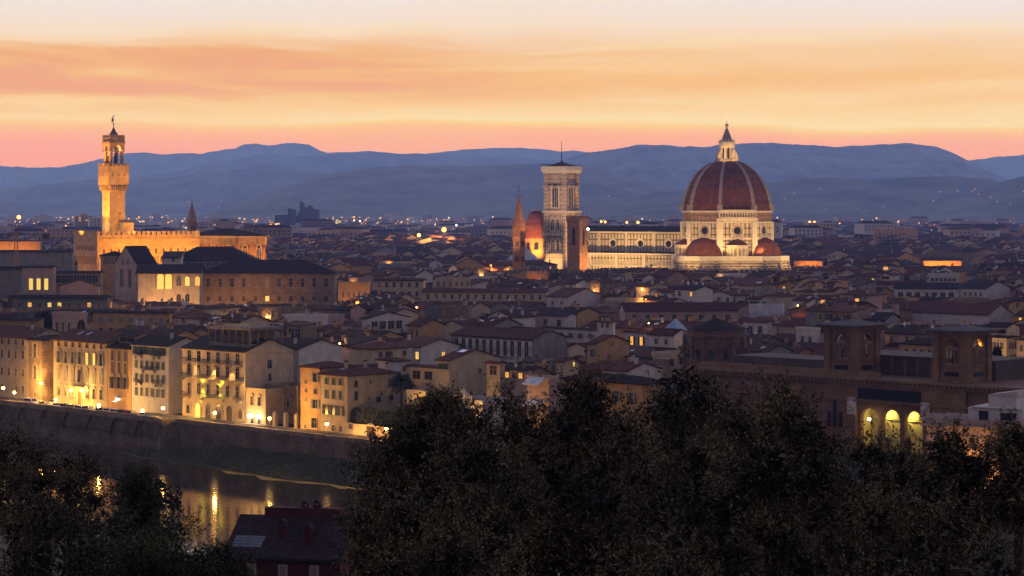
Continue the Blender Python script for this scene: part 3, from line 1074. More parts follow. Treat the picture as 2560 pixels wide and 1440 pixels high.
for a in (math.pi / 4, -math.pi / 4):
    g = MB().at(0, 0, 0, a)
    g.box(-13, 13, -31, -18, 0, ZT - 2.6)
    g.build('chapel_wall', M_marble2, ca)
    g = MB().at(0, 0, 0, a)
    g.box(-13.4, 13.4, -31.6, -18, ZT - 2.6, ZT)
    for j in range(22):
        g.box(-12.8 + j * 1.2, -12.3 + j * 1.2, -31.9, -31.0, ZT - 3.5, ZT - 2.6)
    for x, w in ((-9, 5.4), (-3.6, 3), (2.4, 5.4), (7.6, 2.6), (11, 2.6)):
        g.ring(x, w, .45, 13, 16.0, -31, 0, dep=.3)
    g.build('chapel_cornice', M_marw, ca)
    g = MB()
    ca_, sa_ = math.cos(a), math.sin(a)
    for j in range(-3, 4):
        t = a + j * math.pi / 7.5
        h = 6.1 * math.tan(math.pi / 15)
        ox, oy = -(-24.6) * math.sin(a) * 1.0, -24.6 * math.cos(a)
        g.at(24.6 * math.sin(a), -24.6 * math.cos(a), 0, t)
        g.arch(-h, h, ZT, ZT + 5.6, 1.7, ZT + .3, ZT + 3.6, y=-6.1, dep=.8, m=0, n=6, hole=2)
    g.at(24.6 * math.sin(a), -24.6 * math.cos(a))
    g.prism(ngon(6.7, 16), ZT + 5.6, ZT + 6.2, bottom=True)
    g.build('exedra', [M_marw, mat('niche_shade', (.40, .32, .22))], ca)
    g = MB().at(24.6 * math.sin(a), -24.6 * math.cos(a))
    g.cone(ngon(6.9, 16), ZT + 6.25, (0, 0, ZT + 10.2))
    g.build('exedra_roof', M_domet, ca)
# nave running west from the dome
NX0, NX1 = -104, -22
zc0, zc1 = 24.5, 36.2
g = MB()
g.box(NX0, NX1, -10.6, 10.6, zc0, zc1)
g.build('clerestory', M_marble, ca)
g = MB()
g.box(NX0, NX1, -20.8, 20.8, 0, 14)
g.box(NX0, NX1, -20.8, 20.8, 21.5, zc0 - .6)
g.box(NX0, NX1, -20.6, 20.6, 14, 21.5)
g.build('aisle', M_marble, ca)
g = MB()
g.box(NX0, NX1, -11.3, 11.3, zc1, zc1 + 1)
g.box(NX0, NX1, -21.5, 21.5, zc0 - .6, zc0 + .2)
g.box(NX0, NX1, -21.2, -20.6, 17, 17.5)
n = int((NX1 - NX0) / .95)
for i in range(n):
    x = NX0 + .3 + i * .95
    g.box(x, x + .4, -21.15, -20.6, 17.5, 20.2)
    g.box(x, x + .4, -21.3, -20.8, 23.0, 23.9)
for i in range(5):
    x = NX1 - 19.6 * i - 1.5
    g.box(x - 1, x + 1, -21.7, -20.6, 0, zc0 - .6)
    g.box(x - .8, x + .8, -11.2, -10.5, zc0, zc1)
g.build('nave_cornice', M_marw, ca)
g = MB()
g.wedge([(-11.8, zc1 + 1.0), (11.8, zc1 + 1.0), (0, zc1 + 4.3)], 0, 1)
g.v = [(NX0 + (NX1 - NX0) * y, x, z) for x, y, z in g.v]
g.box(NX0, NX1, -21.4, -10.5, zc0 + .2, zc0 + .5)
g.build('nave_roof', ROOFS['dark'], ca)
for i in range(4):
    k = MB() if i == 0 else None
    if k:
        n = 24
        R = lambda r, y: [(r * math.cos(2 * math.pi * j / n), y, r * math.sin(2 * math.pi * j / n)) for j in range(n)]
        c0, c1, c2 = R(2.95, -.35), R(2.4, -.4), R(1.9, -.1)
        for j in range(n):
            j2 = (j + 1) % n
            k.face([c0[j], c0[j2], c1[j2], c1[j]], 1)
            k.face([c1[j], c1[j2], c2[j2], c2[j]], 1)
            k.face([(c0[j][0], 0, c0[j][2]), (c0[j2][0], 0, c0[j2][2]), c0[j2], c0[j]], 2)
        k.face(c2, 0)
        nw = k.build('round_window', [M_glass, M_marw, M_marg], ca)
        o = nw
    else:
        o = link('round_window', nw.data, ca)
    o.location = (NX1 - 11.2 - 19.6 * i, -10.6, 30.2)
cx_, cy_ = ca.location.x, ca.location.y
RES += [(cx_, cy_, 52)] + [(wpt(ca, x, 0, 0)[0], wpt(ca, x, 0, 0)[1], 34) for x in (-40, -70, -100)]
CLEAR += [(1470, 1700, 1290, 672), (1690, 1990, 1250, 678), (1366, 1470, 1290, 676)]
WW = (1.0, 0.60, 0.235)
for x, p_ in ((-95, 42000), (-70, 50000), (-46, 44000)):
    lamp('SPOT', wpt(ca, x, -45, 17), p_, WW, .8, wpt(ca, x, -18, 24), 110)
for a, p_ in ((0, 56000), (math.pi / 4, 57000), (math.pi / 2, 52000)):
    R = 68
    lamp('SPOT', wpt(ca, R * math.sin(a), -R * math.cos(a), 20), p_, WW, .8, wpt(ca, 16 * math.sin(a), -16 * math.cos(a), 40), 66, .5)
for a in (.55, 1.2, -.4, 1.9):
    lamp('SPOT', wpt(ca, 33 * math.sin(a), -33 * math.cos(a), ZT + 1), 8000, WW, .6, wpt(ca, 22 * math.sin(a), -22 * math.cos(a), 42), 110)
for a in (.3, 1.3):
    lamp('SPOT', wpt(ca, 12 * math.sin(a), -12 * math.cos(a), 77.8), 9000, (1, .58, .20), .4, wpt(ca, 0, 0, 86), 80)

# ---- the marble bell tower
rc = D2R(-36)
dC = 1322.0
LC, RC = arms(1366, 1411, 1442, dC, rc)
wc = (LC + RC) / 2
ct = thing('campanile', 'square marble bell tower with tall gothic windows and thin mast', 'bell tower', foot(1411, dC), rc)
q = lambda Y: zat(Y, dC)
g = MB()
g.box(-wc, 0, 0, wc, 0, q(425), 0)
SH = g
g = MB()
for x, y in ((0, 0), (-wc, 0), (0, wc), (-wc, wc)):
    g.prism(ngon(1.75, 8, math.pi / 8, x, y), 0, q(424))
g.build('corner_pier', mat('campanile_marble2', (0.60, 0.50, 0.40), var=.14, panel=(.9, 2.2, .18, (.32, .27, .24))), ct)
g = SH
for Y, h, e in ((664, .5, 1.9), (636, .5, 1.9), (589, .7, 2.1), (531.5, .9, 2.2), (466, .35, 1.85), (528, .4, 1.9)):
    g.box(-wc - e, e, -e, wc + e, q(Y), q(Y) + h, 1)
g.prism(rect(-wc - 1.6, 1.6, -1.6, wc + 1.6), q(432), q(425), 1, rect(-wc - 2.3, 2.3, -2.3, wc + 2.3), bottom=True)
g.box(-wc - 2.4, 2.4, -2.4, wc + 2.4, q(425), q(415.5), 1)
g.build('shaft', [mat('campanile_marble', (0.60, 0.49, 0.38), var=.14, scale=.4, panel=(1.5, 3.1, .24, (.30, .25, .23))), M_marw], ct)
g = MB()
g.prism(rect(-wc - .3, .3, -.3, wc + .3), q(415.5), q(404), 0, rect(-wc / 2 - .4, -wc / 2 + .4, wc / 2 - .4, wc / 2 + .4))
g.build('roof', ROOFS['dark'], ct)
g = MB()
g.tube((-wc / 2, wc / 2, q(406)), (-wc / 2, wc / 2, q(352)), .28, .12)
g.ball((-wc / 2, wc / 2, q(402.5)), .7)
g.build('mast', M_black, ct)
g = MB()
for x0, y0, x1, y1 in ((-wc - 2.3, -2.3, 2.3, -2.3), (2.3, -2.3, 2.3, wc + 2.3), (-wc - 2.3, -2.3, -wc - 2.3, wc + 2.3)):
    g.tube((x0, y0, q(415.5) + 1.2), (x1, y1, q(415.5) + 1.2), .08)
    for i in range(8):
        t = i / 7
        x, y = x0 + (x1 - x0) * t, y0 + (y1 - y0) * t
        g.tube((x, y, q(415.5)), (x, y, q(415.5) + 1.3), .06)
g.build('railing', M_black, ct)


def gothic(w, h, lights, gable, name='window'):
    k = MB()
    k.pane(0, w, 0, h, -.1, 0, 1.2)
    k.ring(0, w, .3, 0, h, 0, 1, 1.2, dep=.35)
    k.ring(0, w + .9, .25, 0, h, 0, 1, 1.2, dep=.2)
    for i in range(1, lights):
        x = -w / 2 + w * i / lights
        k.box(x - .12, x + .12, -.3, -.11, 0, h, 1)
    k.box(-w / 2, w / 2, -.28, -.11, h - .2, h + .1, 1)
    for i in range(lights):
        k.ring(-w / 2 + w * (i + .5) / lights, w / lights - .3, .12, h - .8, h - .4, -.11, 1, 1.2, dep=.12)
    e = w / 2 + .9
    for sx_ in (-1, 1):
        k.face([(sx_ * e, -.3, h + .6), (sx_ * (e - .5), -.3, h + .6), (0, -.3, h + gable - .6), (0, -.3, h + gable)], 1)
    k.box(-w / 2 - .5, w / 2 + .5, -.4, 0, -.7, -.1, 1)
    return k


big = gothic(4.2, 11.5, 3, 8.5)
o = big.build('window', [M_glass, M_marw], ct)
o.location = (-wc / 2, 0, q(518))
link('window', o.data, ct, (0, wc / 2, q(518)), math.pi / 2)
sm = gothic(2.0, 5.4, 2, 4.0)
first = None
for Y in (576.5, 629):
    for t in (-1.95, 1.95):
        for f in (0, 1):
            o = sm.build('window', [M_glass, M_marw], ct) if first is None else link('window', first.data, ct)
            first = first or o
            o.location = (-wc / 2 + t, 0, q(Y)) if f == 0 else (0, wc / 2 + t, q(Y))
            o.rotation_euler = (0, 0, f * math.pi / 2)
cc = wpt(ct, -wc / 2, wc / 2, 0)
RES += [(cc[0], cc[1], 18)]
lamp('SPOT', wpt(ct, -wc / 2, -26, 14), 90000, WW, .8, wpt(ct, -wc / 2, 0, 40), 85)
lamp('SPOT', wpt(ct, 26, wc / 2, 14), 80000, WW, .8, wpt(ct, 0, wc / 2, 40), 85)
lamp('SPOT', wpt(ct, 8, -40, 20), 120000, (1, .66, .42), .8, wpt(ct, -wc / 2, 0, 66), 44)

# ---- the brick tower of the old prison and its crenellated block
M_bt = mat('brick_red', (0.32, 0.18, 0.10), var=0.22, scale=.5, brick=(.7, .3, .03, (.72, .66, .6)))
rb = D2R(-35)
dB = 1125.0
LB, RB = arms(1418, 1449, 1469, dB, rb)
bt = thing('brick_tower', 'plain brick tower with crenellated top and tall arched bell openings', 'tower', foot(1449, dB), rb)
q = lambda Y: zat(Y, dB)
g = MB()
for f, L in ((0, LB), (1, RB)):
    g.at(0, 0, 0, f * math.pi / 2)
    x0, x1 = (-L, 0) if f == 0 else (0, L)
    g.arch(x0, x1, 0, q(553), 2.0 if f == 0 else 1.75, q(613), q(575), dep=.9, m=0, hole=2)
g.at()
g.face([(-LB, 0, 0), (-LB, 0, q(553)), (-LB, RB, q(553)), (-LB, RB, 0)])
g.face([(-LB, RB, 0), (-LB, RB, q(553)), (0, RB, q(553)), (0, RB, 0)])
g.prism(rect(-LB, 0, 0, RB), q(558), q(553), 0, rect(-LB - .45, .45, -.45, RB + .45))
g.prism(rect(-LB - .45, .45, -.45, RB + .45), q(553), q(546))
g.build('shaft', [M_bt, M_pvd], bt)
g = MB()
g.merlons(-LB - .45, .45, -.45, 0, q(546), 1.15, .7, 1.25)
g.merlons(-LB - .45, .45, RB, RB + .45, q(546), 1.15, .7, 1.25)
for i in range(4):
    y = -.45 + i * (RB - .2) / 3
    g.box(0, .45, y, y + 1.1, q(546), q(546) + 1.25)
    g.box(-LB - .45, -LB, y, y + 1.1, q(546), q(546) + 1.25)
g.box(-LB - .44, .44, -.44, RB + .44, q(546) - .3, q(546))
g.build('battlement', M_bt, bt)
g = MB()
for x, y, h in ((-LB * .8, .4, 4.5), (-.6, RB * .6, 4), (0, RB * .9, 6)):
    g.tube((x, y, q(546)), (x, y, q(546) + h), .07)
g.build('mast', M_black, bt)
g = MB()
g.lathe([(.05, q(585)), (.35, q(586)), (.45, q(590)), (.7, q(595))], 10, cx=-LB / 2, cy=.6)
g.build('bell', M_bronze, bt)
lamp('SPOT', wpt(bt, -LB / 2, -22, 15), 30000, (1, .56, .22), .6, wpt(bt, -LB / 2, 0, 30), 80)
lamp('SPOT', wpt(bt, 9, RB / 2, 17), 26000, (1, .54, .18), .6, wpt(bt, 0, RB / 2, 32), 100)
fl = thing('floodlight', 'bright white floodlight glaring beside the plain brick tower', 'floodlight', P(1470, 573, dB - 2))
g = MB()
g.box(-.35, .35, -.15, .25, -.3, .3)
g.tube((0, .2, 0), (-1.2, 1.5, 0), .08)
g.build('housing', M_black, fl)
g = MB()
g.ball((0, -.45, 0), .55, 8)
g.build('bulb', M_white_l, fl)
pb = thing('prison_palace', 'dark crenellated stone block below the plain brick tower', 'palace', foot(1520, 1095), D2R(-8))
Lb = arm(1520, 1095, 1362, -math.cos(D2R(-8)), -math.sin(D2R(-8)))
zb = zat(683, 1095)
g = MB()
g.box(-Lb, 0, 0, 26, 0, zb)
g.box(-Lb - .2, .2, -.2, 26.2, zb - 1.2, zb - .8)
g.build('wall', mat('dark_rubble', (.10, .085, .07), var=.3, scale=.7, brick=(.9, .45, .05, (.6, .6, .6))), pb)
g = MB()
g.merlons(-Lb, 0, 0, .6, zb, 1.35, 1.05, 1.5)
g.box(-Lb, 0, 0, .6, zb - .3, zb + .01)
g.build('battlement', MATS['dark_rubble'], pb)
lo = thing('crenellated_wing', 'low crenellated wing with corbels lit orange beneath the spired tower', 'palace wing', foot(1366, 1085), D2R(-8))
Ll = arm(1366, 1085, 1318, -math.cos(D2R(-8)), -math.sin(D2R(-8)))
zl_ = zat(684, 1085)
g = MB()
g.box(-Ll, 0, 0, 20, 0, zl_)
for i in range(int(Ll / .9)):
    g.box(-Ll + i * .9 + .1, -Ll + i * .9 + .5, -.4, 0, zl_ - 2.6, zl_ - .9)
g.box(-Ll, 0, -.45, 0, zl_ - .9, zl_)
g.build('wall', M_bt, lo)
g = MB()
g.merlons(-Ll, 0, -.45, .2, zl_, 1.2, .9, 1.4)
g.box(-Ll, 0, -.45, .2, zl_ - .3, zl_ + .01)
g.build('battlement', M_bt, lo)
lamp('SPOT', wpt(lo, -Ll / 2, -9, 10), 5200, (1, .48, .15), .5, wpt(lo, -Ll / 2, 0, 15), 110)
RES += [(bt.location.x, bt.location.y + 4, 13), (pb.location.x - Lb / 2, pb.location.y + 13, 21), (lo.location.x - 4, lo.location.y + 9, 12)]
CLEAR += [(1320, 1525, 1085, 700)]

# ---- spired tower, chapel dome, far spire
dS = 1120.0
q = lambda Y: zat(Y, dS)
sp_ = thing('spired_tower', 'slim six sided brick bell tower with tall pointed orange spire', 'bell tower', foot(1297, dS))
g = MB()
r = 3.25
H6 = lambda r: ngon(r, 6, D2R(-78))
g.prism(H6(r), 0, q(573))
for Y in (657, 619, 592, 573):
    g.prism(H6(r + .35), q(Y), q(Y) + .6, bottom=True)
g.build('shaft', M_brick, sp_)
g = MB()
for i in range(6):
    a = D2R(-48) + i * math.pi / 3
    t = a + math.pi / 2
    g.at(r * .866 * math.cos(a), r * .866 * math.sin(a), 0, t)
    for Yb, h in ((655, 3.8), (617, 3.6)):
        for x in (-.5, .5):
            g.pane(x, .75, q(Yb), q(Yb) + h * .7, -.06)
g.build('window', M_pvd, sp_)
g = MB()
g.prism(H6(r + .15), q(571), q(568), top=False)
g.cone(H6(r), q(571), (0, 0, q(479)))
g.build('spire', mat('spire_brick', (.34, .18, .09), var=.2, brick=(.8, .35, .04, (.75, .7, .65))), sp_)
g = MB()
for i in range(6):
    a = D2R(-48) + i * math.pi / 3
    g.at(0, 0, 0, a + math.pi / 2)
    g.wedge([(-1.05, q(570)), (1.05, q(570)), (0, q(548))], -3.0, -1.6)
g.build('spire_gable', M_brick, sp_)
g = MB()
g.tube((0, 0, q(480)), (0, 0, q(462)), .1)
g.ball((0, 0, q(476)), .35)
g.wedge([(-.4, q(469)), (.1, q(471)), (.15, q(466)), (-.2, q(465))], -.06, .06)
g.build('weathervane', M_bronze, sp_)
lamp('SPOT', wpt(sp_, -9, -12, 24), 22000, (1, .56, .22), .5, wpt(sp_, 0, 0, 50), 75)
lamp('SPOT', wpt(sp_, 10, -10, 36), 15000, (1, .52, .18), .5, wpt(sp_, 0, 0, 52), 75)
RES += [(sp_.location.x, dS, 8)]
CLEAR += [(1275, 1318, dS, 678)]

dM = 1800.0
q = lambda Y: zat(Y, dM)
md = thing('chapel_dome', 'dark red octagonal chapel dome over ochre drum behind the campanile', 'church', foot(1341, dM))
g = MB()
R0 = 31 / F * dM
E8 = lambda r: ngon(r, 8, D2R(-68))
pr = [(1.0, 596), (.985, 580), (.93, 563), (.82, 548), (.65, 535), (.42, 527)]
for (a, Ya), (b_, Yb) in zip(pr, pr[1:]):
    g.prism(E8(R0 * a), q(Ya), q(Yb), 0, E8(R0 * b_), top=Yb == 527)
g.build('dome', M_domet, md)
g = MB()
g.prism(E8(R0 * .46), q(527), q(524))
g.cone(E8(R0 * .3), q(524), (0, 0, q(517)))
g.tube((0, 0, q(518)), (0, 0, q(505)), .12)
g.build('lantern', mat('pale_zinc', (.3, .32, .36)), md)
g = MB()
g.prism(E8(R0 * .97), 0, q(600))
g.prism(E8(R0 * 1.04), q(602), q(596), bottom=True)
for i in range(8):
    a = D2R(-45.5) + i * math.pi / 4
    g.at(R0 * .97 * AP * math.cos(a), R0 * .97 * AP * math.sin(a), 0, a + math.pi / 2)
    g.ring(0, 3.4, .6, q(624), q(610), 0, 0, dep=.4)
    g.pane(0, 3.4, q(624), q(610), -.05, 1)
g.build('drum', [WALLS['ochre'], M_glass], md)
for x in (-14, 6):
    lamp('SPOT', (md.location.x + x, dM - 22, 14), 60000, (1, .47, .10), .6, (md.location.x, dM, 26), 90)
lamp('SPOT', (md.location.x - 18, dM - 24, 22), 50000, (1, .4, .14), .6, (md.location.x, dM, 38), 70)
RES += [(md.location.x, dM, 14)]
CLEAR += [(1312, 1366, dM - 30, 652)]

dN = 1720.0
q = lambda Y: zat(Y, dN)
fs = thing('far_spire', 'dark brown pointed church spire rising behind the crenellated palace', 'bell tower', foot(480, dN))
g = MB()
g.prism(ngon(4.5, 4, D2R(-20)), 0, q(553))
g.prism(ngon(4.9, 4, D2R(-20)), q(556), q(553), bottom=True)
g.build('shaft', M_bt, fs)
g = MB()
g.cone(ngon(4.6, 4, D2R(-20)), q(553), (0, 0, q(503)))
g.tube((0, 0, q(504)), (0, 0, q(496)), .15)
g.ball((0, 0, q(501)), .5)
g.build('spire', MATS['spire_brick'], fs)
g = MB()
for a in (D2R(-65), D2R(25)):
    g.at(3.2 * math.cos(a), 3.2 * math.sin(a), 0, a + math.pi / 2)
    for x in (-1.2, 0, 1.2):
        g.pane(x, .8, q(577), q(565), -.08)
g.build('window', M_pvd, fs)
RES += [(fs.location.x, dN, 9)]

# ---- the jagged courthouse far out on the plain
dJ = 3900.0
q = lambda Y: zat(Y, dJ)
cj = thing('courthouse', 'dark jagged modern courthouse block standing far out on the plain', 'courthouse', foot(745, dJ))
px = dJ / F
g = MB()
for X0, X1, Y, y0, y1 in ((690, 722, 537, -20, 20), (722, 738, 524, -16, 18), (727, 742, 533, -24, -4), (738, 752, 540, -18, 22), (751, 760, 507, -12, 12), (757, 783, 520, -14, 16), (772, 781, 515, -10, 8), (783, 798, 525, -18, 20),
                          (748, 756, 530, -26, -10), (798, 812, 552, -16, 16), (812, 850, 556, -10, 14)):
    x0, x1 = (X0 - 745) * px, (X1 - 745) * px
    g.wedge([(x0, 0), (x1, 0), (x1, q(Y)), (x0, q(Y) + (2.5 if Y < 530 else 0))], y0, y1)
g.build('wall', mat('courthouse_cladding', (.07, .06, .06), var=.15), cj)
g = MB()
for X, Y in ((776, 556), (771, 558), (845, 558), (846, 552), (700, 560)):
    g.box((X - 745) * px - 2, (X - 745) * px + 2, -26.4, -26.1, q(Y), q(Y) + 2)
    g.box((X - 745) * px - 2, (X - 745) * px + 2, -26.4, -14, q(Y) - .6, q(Y))
g.build('lit_window', M_lit2, cj)

# ---------------------------------------------------------------- houses
R_ = random.Random(11)
WK, RK = list(WALLS), list(ROOFS)
WIN = {}


def win_mesh(w, h, style, glass):
    key = (round(w, 1), round(h, 1), style, glass.name)
    if key in WIN:
        return WIN[key]
    k = MB()
    w, h = key[0], key[1]
    t = .16
    if style in ('arch', 'gothic'):
        pk = 1.35 if style == 'gothic' else 1.0
        k.pane(0, w, 0, h - w / 2, -.05, 0, pk)
        k.ring(0, w, t + .06, 0, h - w / 2, 0, 1, pk, dep=.2)
        k.box(-.05, .05, -.1, -.05, 0, h - w / 2, 1)
        if style == 'gothic':
            k.ring(0, w + .9, .22, 0, h - w / 2, 0, 1, pk, dep=.12)
    else:
        k.face([(-w / 2, -.04, 0), (w / 2, -.04, 0), (w / 2, -.04, h), (-w / 2, -.04, h)], 0)
        e = .1 if style == 'plain' else .16
        k.box(-w / 2 - t, -w / 2, -e, 0, 0, h, 1)
        k.box(w / 2, w / 2 + t, -e, 0, 0, h, 1)
        k.box(-w / 2 - t, w / 2 + t, -e, 0, h, h + t, 1)
        k.box(-w / 2 - t - .06, w / 2 + t + .06, -e - .1, 0, -.14, 0, 1)
        k.box(-.035, .035, -.08, -.04, 0, h, 1)
        k.box(-w / 2, w / 2, -.08, -.04, h * .6, h * .6 + .06, 1)
        if style in ('ped', 'seg', 'hood'):
            k.box(-w / 2 - .35, w / 2 + .35, -.35, 0, h + .2, h + .36, 1)
        if style == 'ped':
            k.wedge([(-w / 2 - .35, h + .36), (w / 2 + .35, h + .36), (0, h + .85)], -.32, 0, 1)
        if style == 'seg':
            n = 6
            k.wedge([(-(w / 2 + .35) * math.cos(math.pi * i / n), h + .36 + .5 * math.sin(math.pi * i / n)) for i in range(n + 1)][::-1], -.32, 0, 1)
    me = mesh('window', np.array(k.v, np.float32), k.f, k.m, [glass, M_stone])
    WIN[key] = me
    return me


SHUT = {}


def shutter_mesh(w, h, m):
    key = (round(w, 1), round(h, 1), m.name)
    if key not in SHUT:
        k = MB()
        k.box(-w / 2, w / 2, -.09, -.03, 0, h)
        for i in range(5):
            k.box(-w / 2 + .06, w / 2 - .06, -.115, -.09, h * (i + .2) / 5, h * (i + .75) / 5)
        SHUT[key] = mesh('shutter', np.array(k.v, np.float32), k.f, k.m, [m])
    return SHUT[key]


def window(house, x, z, side, w, h, style='sur', glass=None, shut=None, closed=False):
    o = link('window', win_mesh(w, h, style, glass or M_glass), house)
    o.location = (x, 0, z) if side == 0 else (0, x, z) if side == 1 else (-house['w'], x, z)
    o.rotation_euler = (0, 0, side * math.pi / 2 if side < 2 else -math.pi / 2)
    if shut:
        sw = w / 2
        for sg in (-1, 1):
            s = link('shutter', shutter_mesh(sw, h, shut), o)
            s.location = (sg * (w / 4 if closed else w * .75 + .05), -.02 if closed else -.16, 0)
    return o


def roof_geo(Rf, Wl, w, d, h, kind, p, ov=.6, rm=0, wm=0, mx=0.0, my=0.0, oz=0.0):
    """roof over x in [-w, 0], y in [0, d], eaves at h; gable ends go to the wall mesh"""
    th = .25
    if kind == 'gx':
        r = h + d / 2 * p
        sec = [(-ov, h - ov * p), (d / 2, r), (d + ov, h - ov * p), (d + ov, h - ov * p + th), (d / 2, r + th), (-ov, h - ov * p + th)]
        o, c, s = Rf.o, Rf.c, Rf.s
        for i in range(6):
            (ya, za), (yb, zb) = sec[i], sec[(i + 1) % 6]
            Rf.face([(-w - ov * .6, ya, za), (-w - ov * .6, yb, zb), (ov * .6, yb, zb), (ov * .6, ya, za)], rm)
        for x in (-w - ov * .6, ov * .6):
            Rf.face([(x, sec[0][0], sec[0][1]), (x, sec[1][0], sec[1][1]), (x, sec[4][0], sec[4][1]), (x, sec[5][0], sec[5][1])], rm)
            Rf.face([(x, sec[1][0], sec[1][1]), (x, sec[2][0], sec[2][1]), (x, sec[3][0], sec[3][1]), (x, sec[4][0], sec[4][1])], rm)
        for x in (0, -w):
            Wl.face([(x, 0, h), (x, d, h), (x, d / 2, r)], wm)
        return r
    if kind == 'gy':
        r = h + w / 2 * p
        sec = [(-w - ov, h - ov * p), (-w / 2, r), (ov, h - ov * p), (ov, h - ov * p + th), (-w / 2, r + th), (-w - ov, h - ov * p + th)]
        for i in range(6):
            (xa, za), (xb, zb) = sec[i], sec[(i + 1) % 6]
            Rf.face([(xa, -ov * .6, za), (xb, -ov * .6, zb), (xb, d + ov * .6, zb), (xa, d + ov * .6, za)], rm)
        for y in (-ov * .6, d + ov * .6):
            Rf.face([(sec[0][0], y, sec[0][1]), (sec[1][0], y, sec[1][1]), (sec[4][0], y, sec[4][1]), (sec[5][0], y, sec[5][1])], rm)
            Rf.face([(sec[1][0], y, sec[1][1]), (sec[2][0], y, sec[2][1]), (sec[3][0], y, sec[3][1]), (sec[4][0], y, sec[4][1])], rm)
        for y in (0, d):
            Wl.face([(-w, y, h), (0, y, h), (-w / 2, y, r)], wm)
        return r
    if kind == 'hip':
        m = min(w, d) / 2
        r = h + m * p
        e = rect(-w - ov, ov, -ov, d + ov)
        Rf.prism(e, h - .05, h + .2, rm, bottom=True, top=False)
        if w >= d:
            t = [(-w + m, d / 2), (-m, d / 2), (-m, d / 2 + .02), (-w + m, d / 2 + .02)]
        else:
            t = [(-w / 2, m), (-w / 2 + .02, m), (-w / 2 + .02, d - m), (-w / 2, d - m)]
        Rf.prism(e, h + .2, r + .2, rm, t)
        return r
    if kind == 'shed':
        r = h + d * p
        sec = [(-ov, h - ov * p), (d + .2, r + .2 * p), (d + .2, r + th), (-ov, h - ov * p + th)]
        for i in range(4):
            (ya, za), (yb, zb) = sec[i], sec[(i + 1) % 4]
            Rf.face([(-w - .2, ya, za), (-w - .2, yb, zb), (.2, yb, zb), (.2, ya, za)], rm)
        for x in (-w - .2, .2):
            Rf.face([(x, ya, za) for ya, za in sec], rm)
        for x in (0, -w):
            Wl.face([(x, 0, h), (x, d, h), (x, d, r)], wm)
        Wl.face([(-w, d, h), (0, d, h), (0, d, r), (-w, d, r)], wm)
        return r
    # flat terrace with a parapet
    Wl.box(-w - .15, .15, -.15, .2, h, h + .9, wm, bottom=False)
    Wl.box(-w - .15, .15, d - .2, d + .15, h, h + .9, wm, bottom=False)
    Wl.box(-.2, .15, .2, d - .2, h, h + .9, wm, bottom=False)
    Wl.box(-w - .15, -w + .2, .2, d - .2, h, h + .9, wm, bottom=False)
    Rf.face([(-w, 0, h + .03), (0, 0, h + .03), (0, d, h + .03), (-w, d, h + .03)], rm)
    return h + .9


def roof_z(sp, x, y):
    h, w, d, p = sp['h'], sp['w'], sp['d'], sp['pitch']
    k = sp['kind']
    if k == 'gx':
        return h + (d / 2 - abs(y - d / 2)) * p + .25
    if k == 'gy':
        return h + (w / 2 - abs(x + w / 2)) * p + .25
    if k == 'hip':
        return h + min(y, d - y, -x, w + x) * p + .2
    if k == 'shed':
        return h + y * p + .25
    return h


def chimney_geo(k, x, y, z, m=0, m2=0):
    k.box(x - .35, x + .35, y - .28, y + .28, z - .6, z + 1.15, m)
    k.box(x - .45, x + .45, y - .38, y + .38, z + 1.15, z + 1.27, m)
    k.wedge([(x - .4, z + 1.5), (x + .4, z + 1.5), (x, z + 1.85)], y - .38, y + .38, m2)
    for e in (-.3, .22):
        k.box(x + e, x + e + .1, y - .25, y + .25, z + 1.27, z + 1.5, m)


def dish_geo(k, x, y, z):
    k.tube((x, y, z - .4), (x, y, z + 1.0), .04, n=4)
    c = (x, y - .15, z + 1.15)
    n = 10
    for r0, y0, r1, y1 in ((0.02, .14, .3, .08), (.3, .08, .52, -.06)):
        for i in range(n):
            a, b = 2 * math.pi * i / n, 2 * math.pi * (i + 1) / n
            k.face([(c[0] + r0 * math.cos(a), c[1] + y0, c[2] + r0 * math.sin(a)), (c[0] + r1 * math.cos(a), c[1] + y1, c[2] + r1 * math.sin(a)),
                    (c[0] + r1 * math.cos(b), c[1] + y1, c[2] + r1 * math.sin(b)), (c[0] + r0 * math.cos(b), c[1] + y0, c[2] + r0 * math.sin(b))])


def skylight_pts(sp, x, y, w, l):
    """a pane lying on the front slope (gx, shed, hip) or on the right slope (gy)"""
    if sp['kind'] == 'gy':
        q = [(x, y), (x, y + w), (x - l, y + w), (x - l, y)]
    else:
        q = [(x, y), (x + w, y), (x + w, y + l), (x, y + l)]
    return [(a, b, roof_z(sp, a, b) + .12) for a, b in q]


def annex_geo(sp, Wl, Rf, wm=0, rm=0):
    """a lower lean-to built against the front of a house"""
    if 'annex' not in sp:
        return
    x0, aw, ad, ah = sp['annex']
    Wl.box(x0 - aw, x0, -ad, -.02, -1, ah, wm, bottom=False)
    for x in (x0, x0 - aw):
        Wl.face([(x, -ad, ah), (x, -.02, ah), (x, -.02, ah + ad * .3)], wm)
    Rf.face([(x0 - aw - .3, -ad - .5, ah - .1), (x0 + .3, -ad - .5, ah - .1), (x0 + .3, -.02, ah + ad * .3 + .08), (x0 - aw - .3, -.02, ah + ad * .3 + .08)], rm)
    Rf.face([(x0 - aw - .3, -ad - .5, ah - .32), (x0 + .3, -ad - .5, ah - .32), (x0 + .3, -ad - .5, ah - .1), (x0 - aw - .3, -ad - .5, ah - .1)], rm)


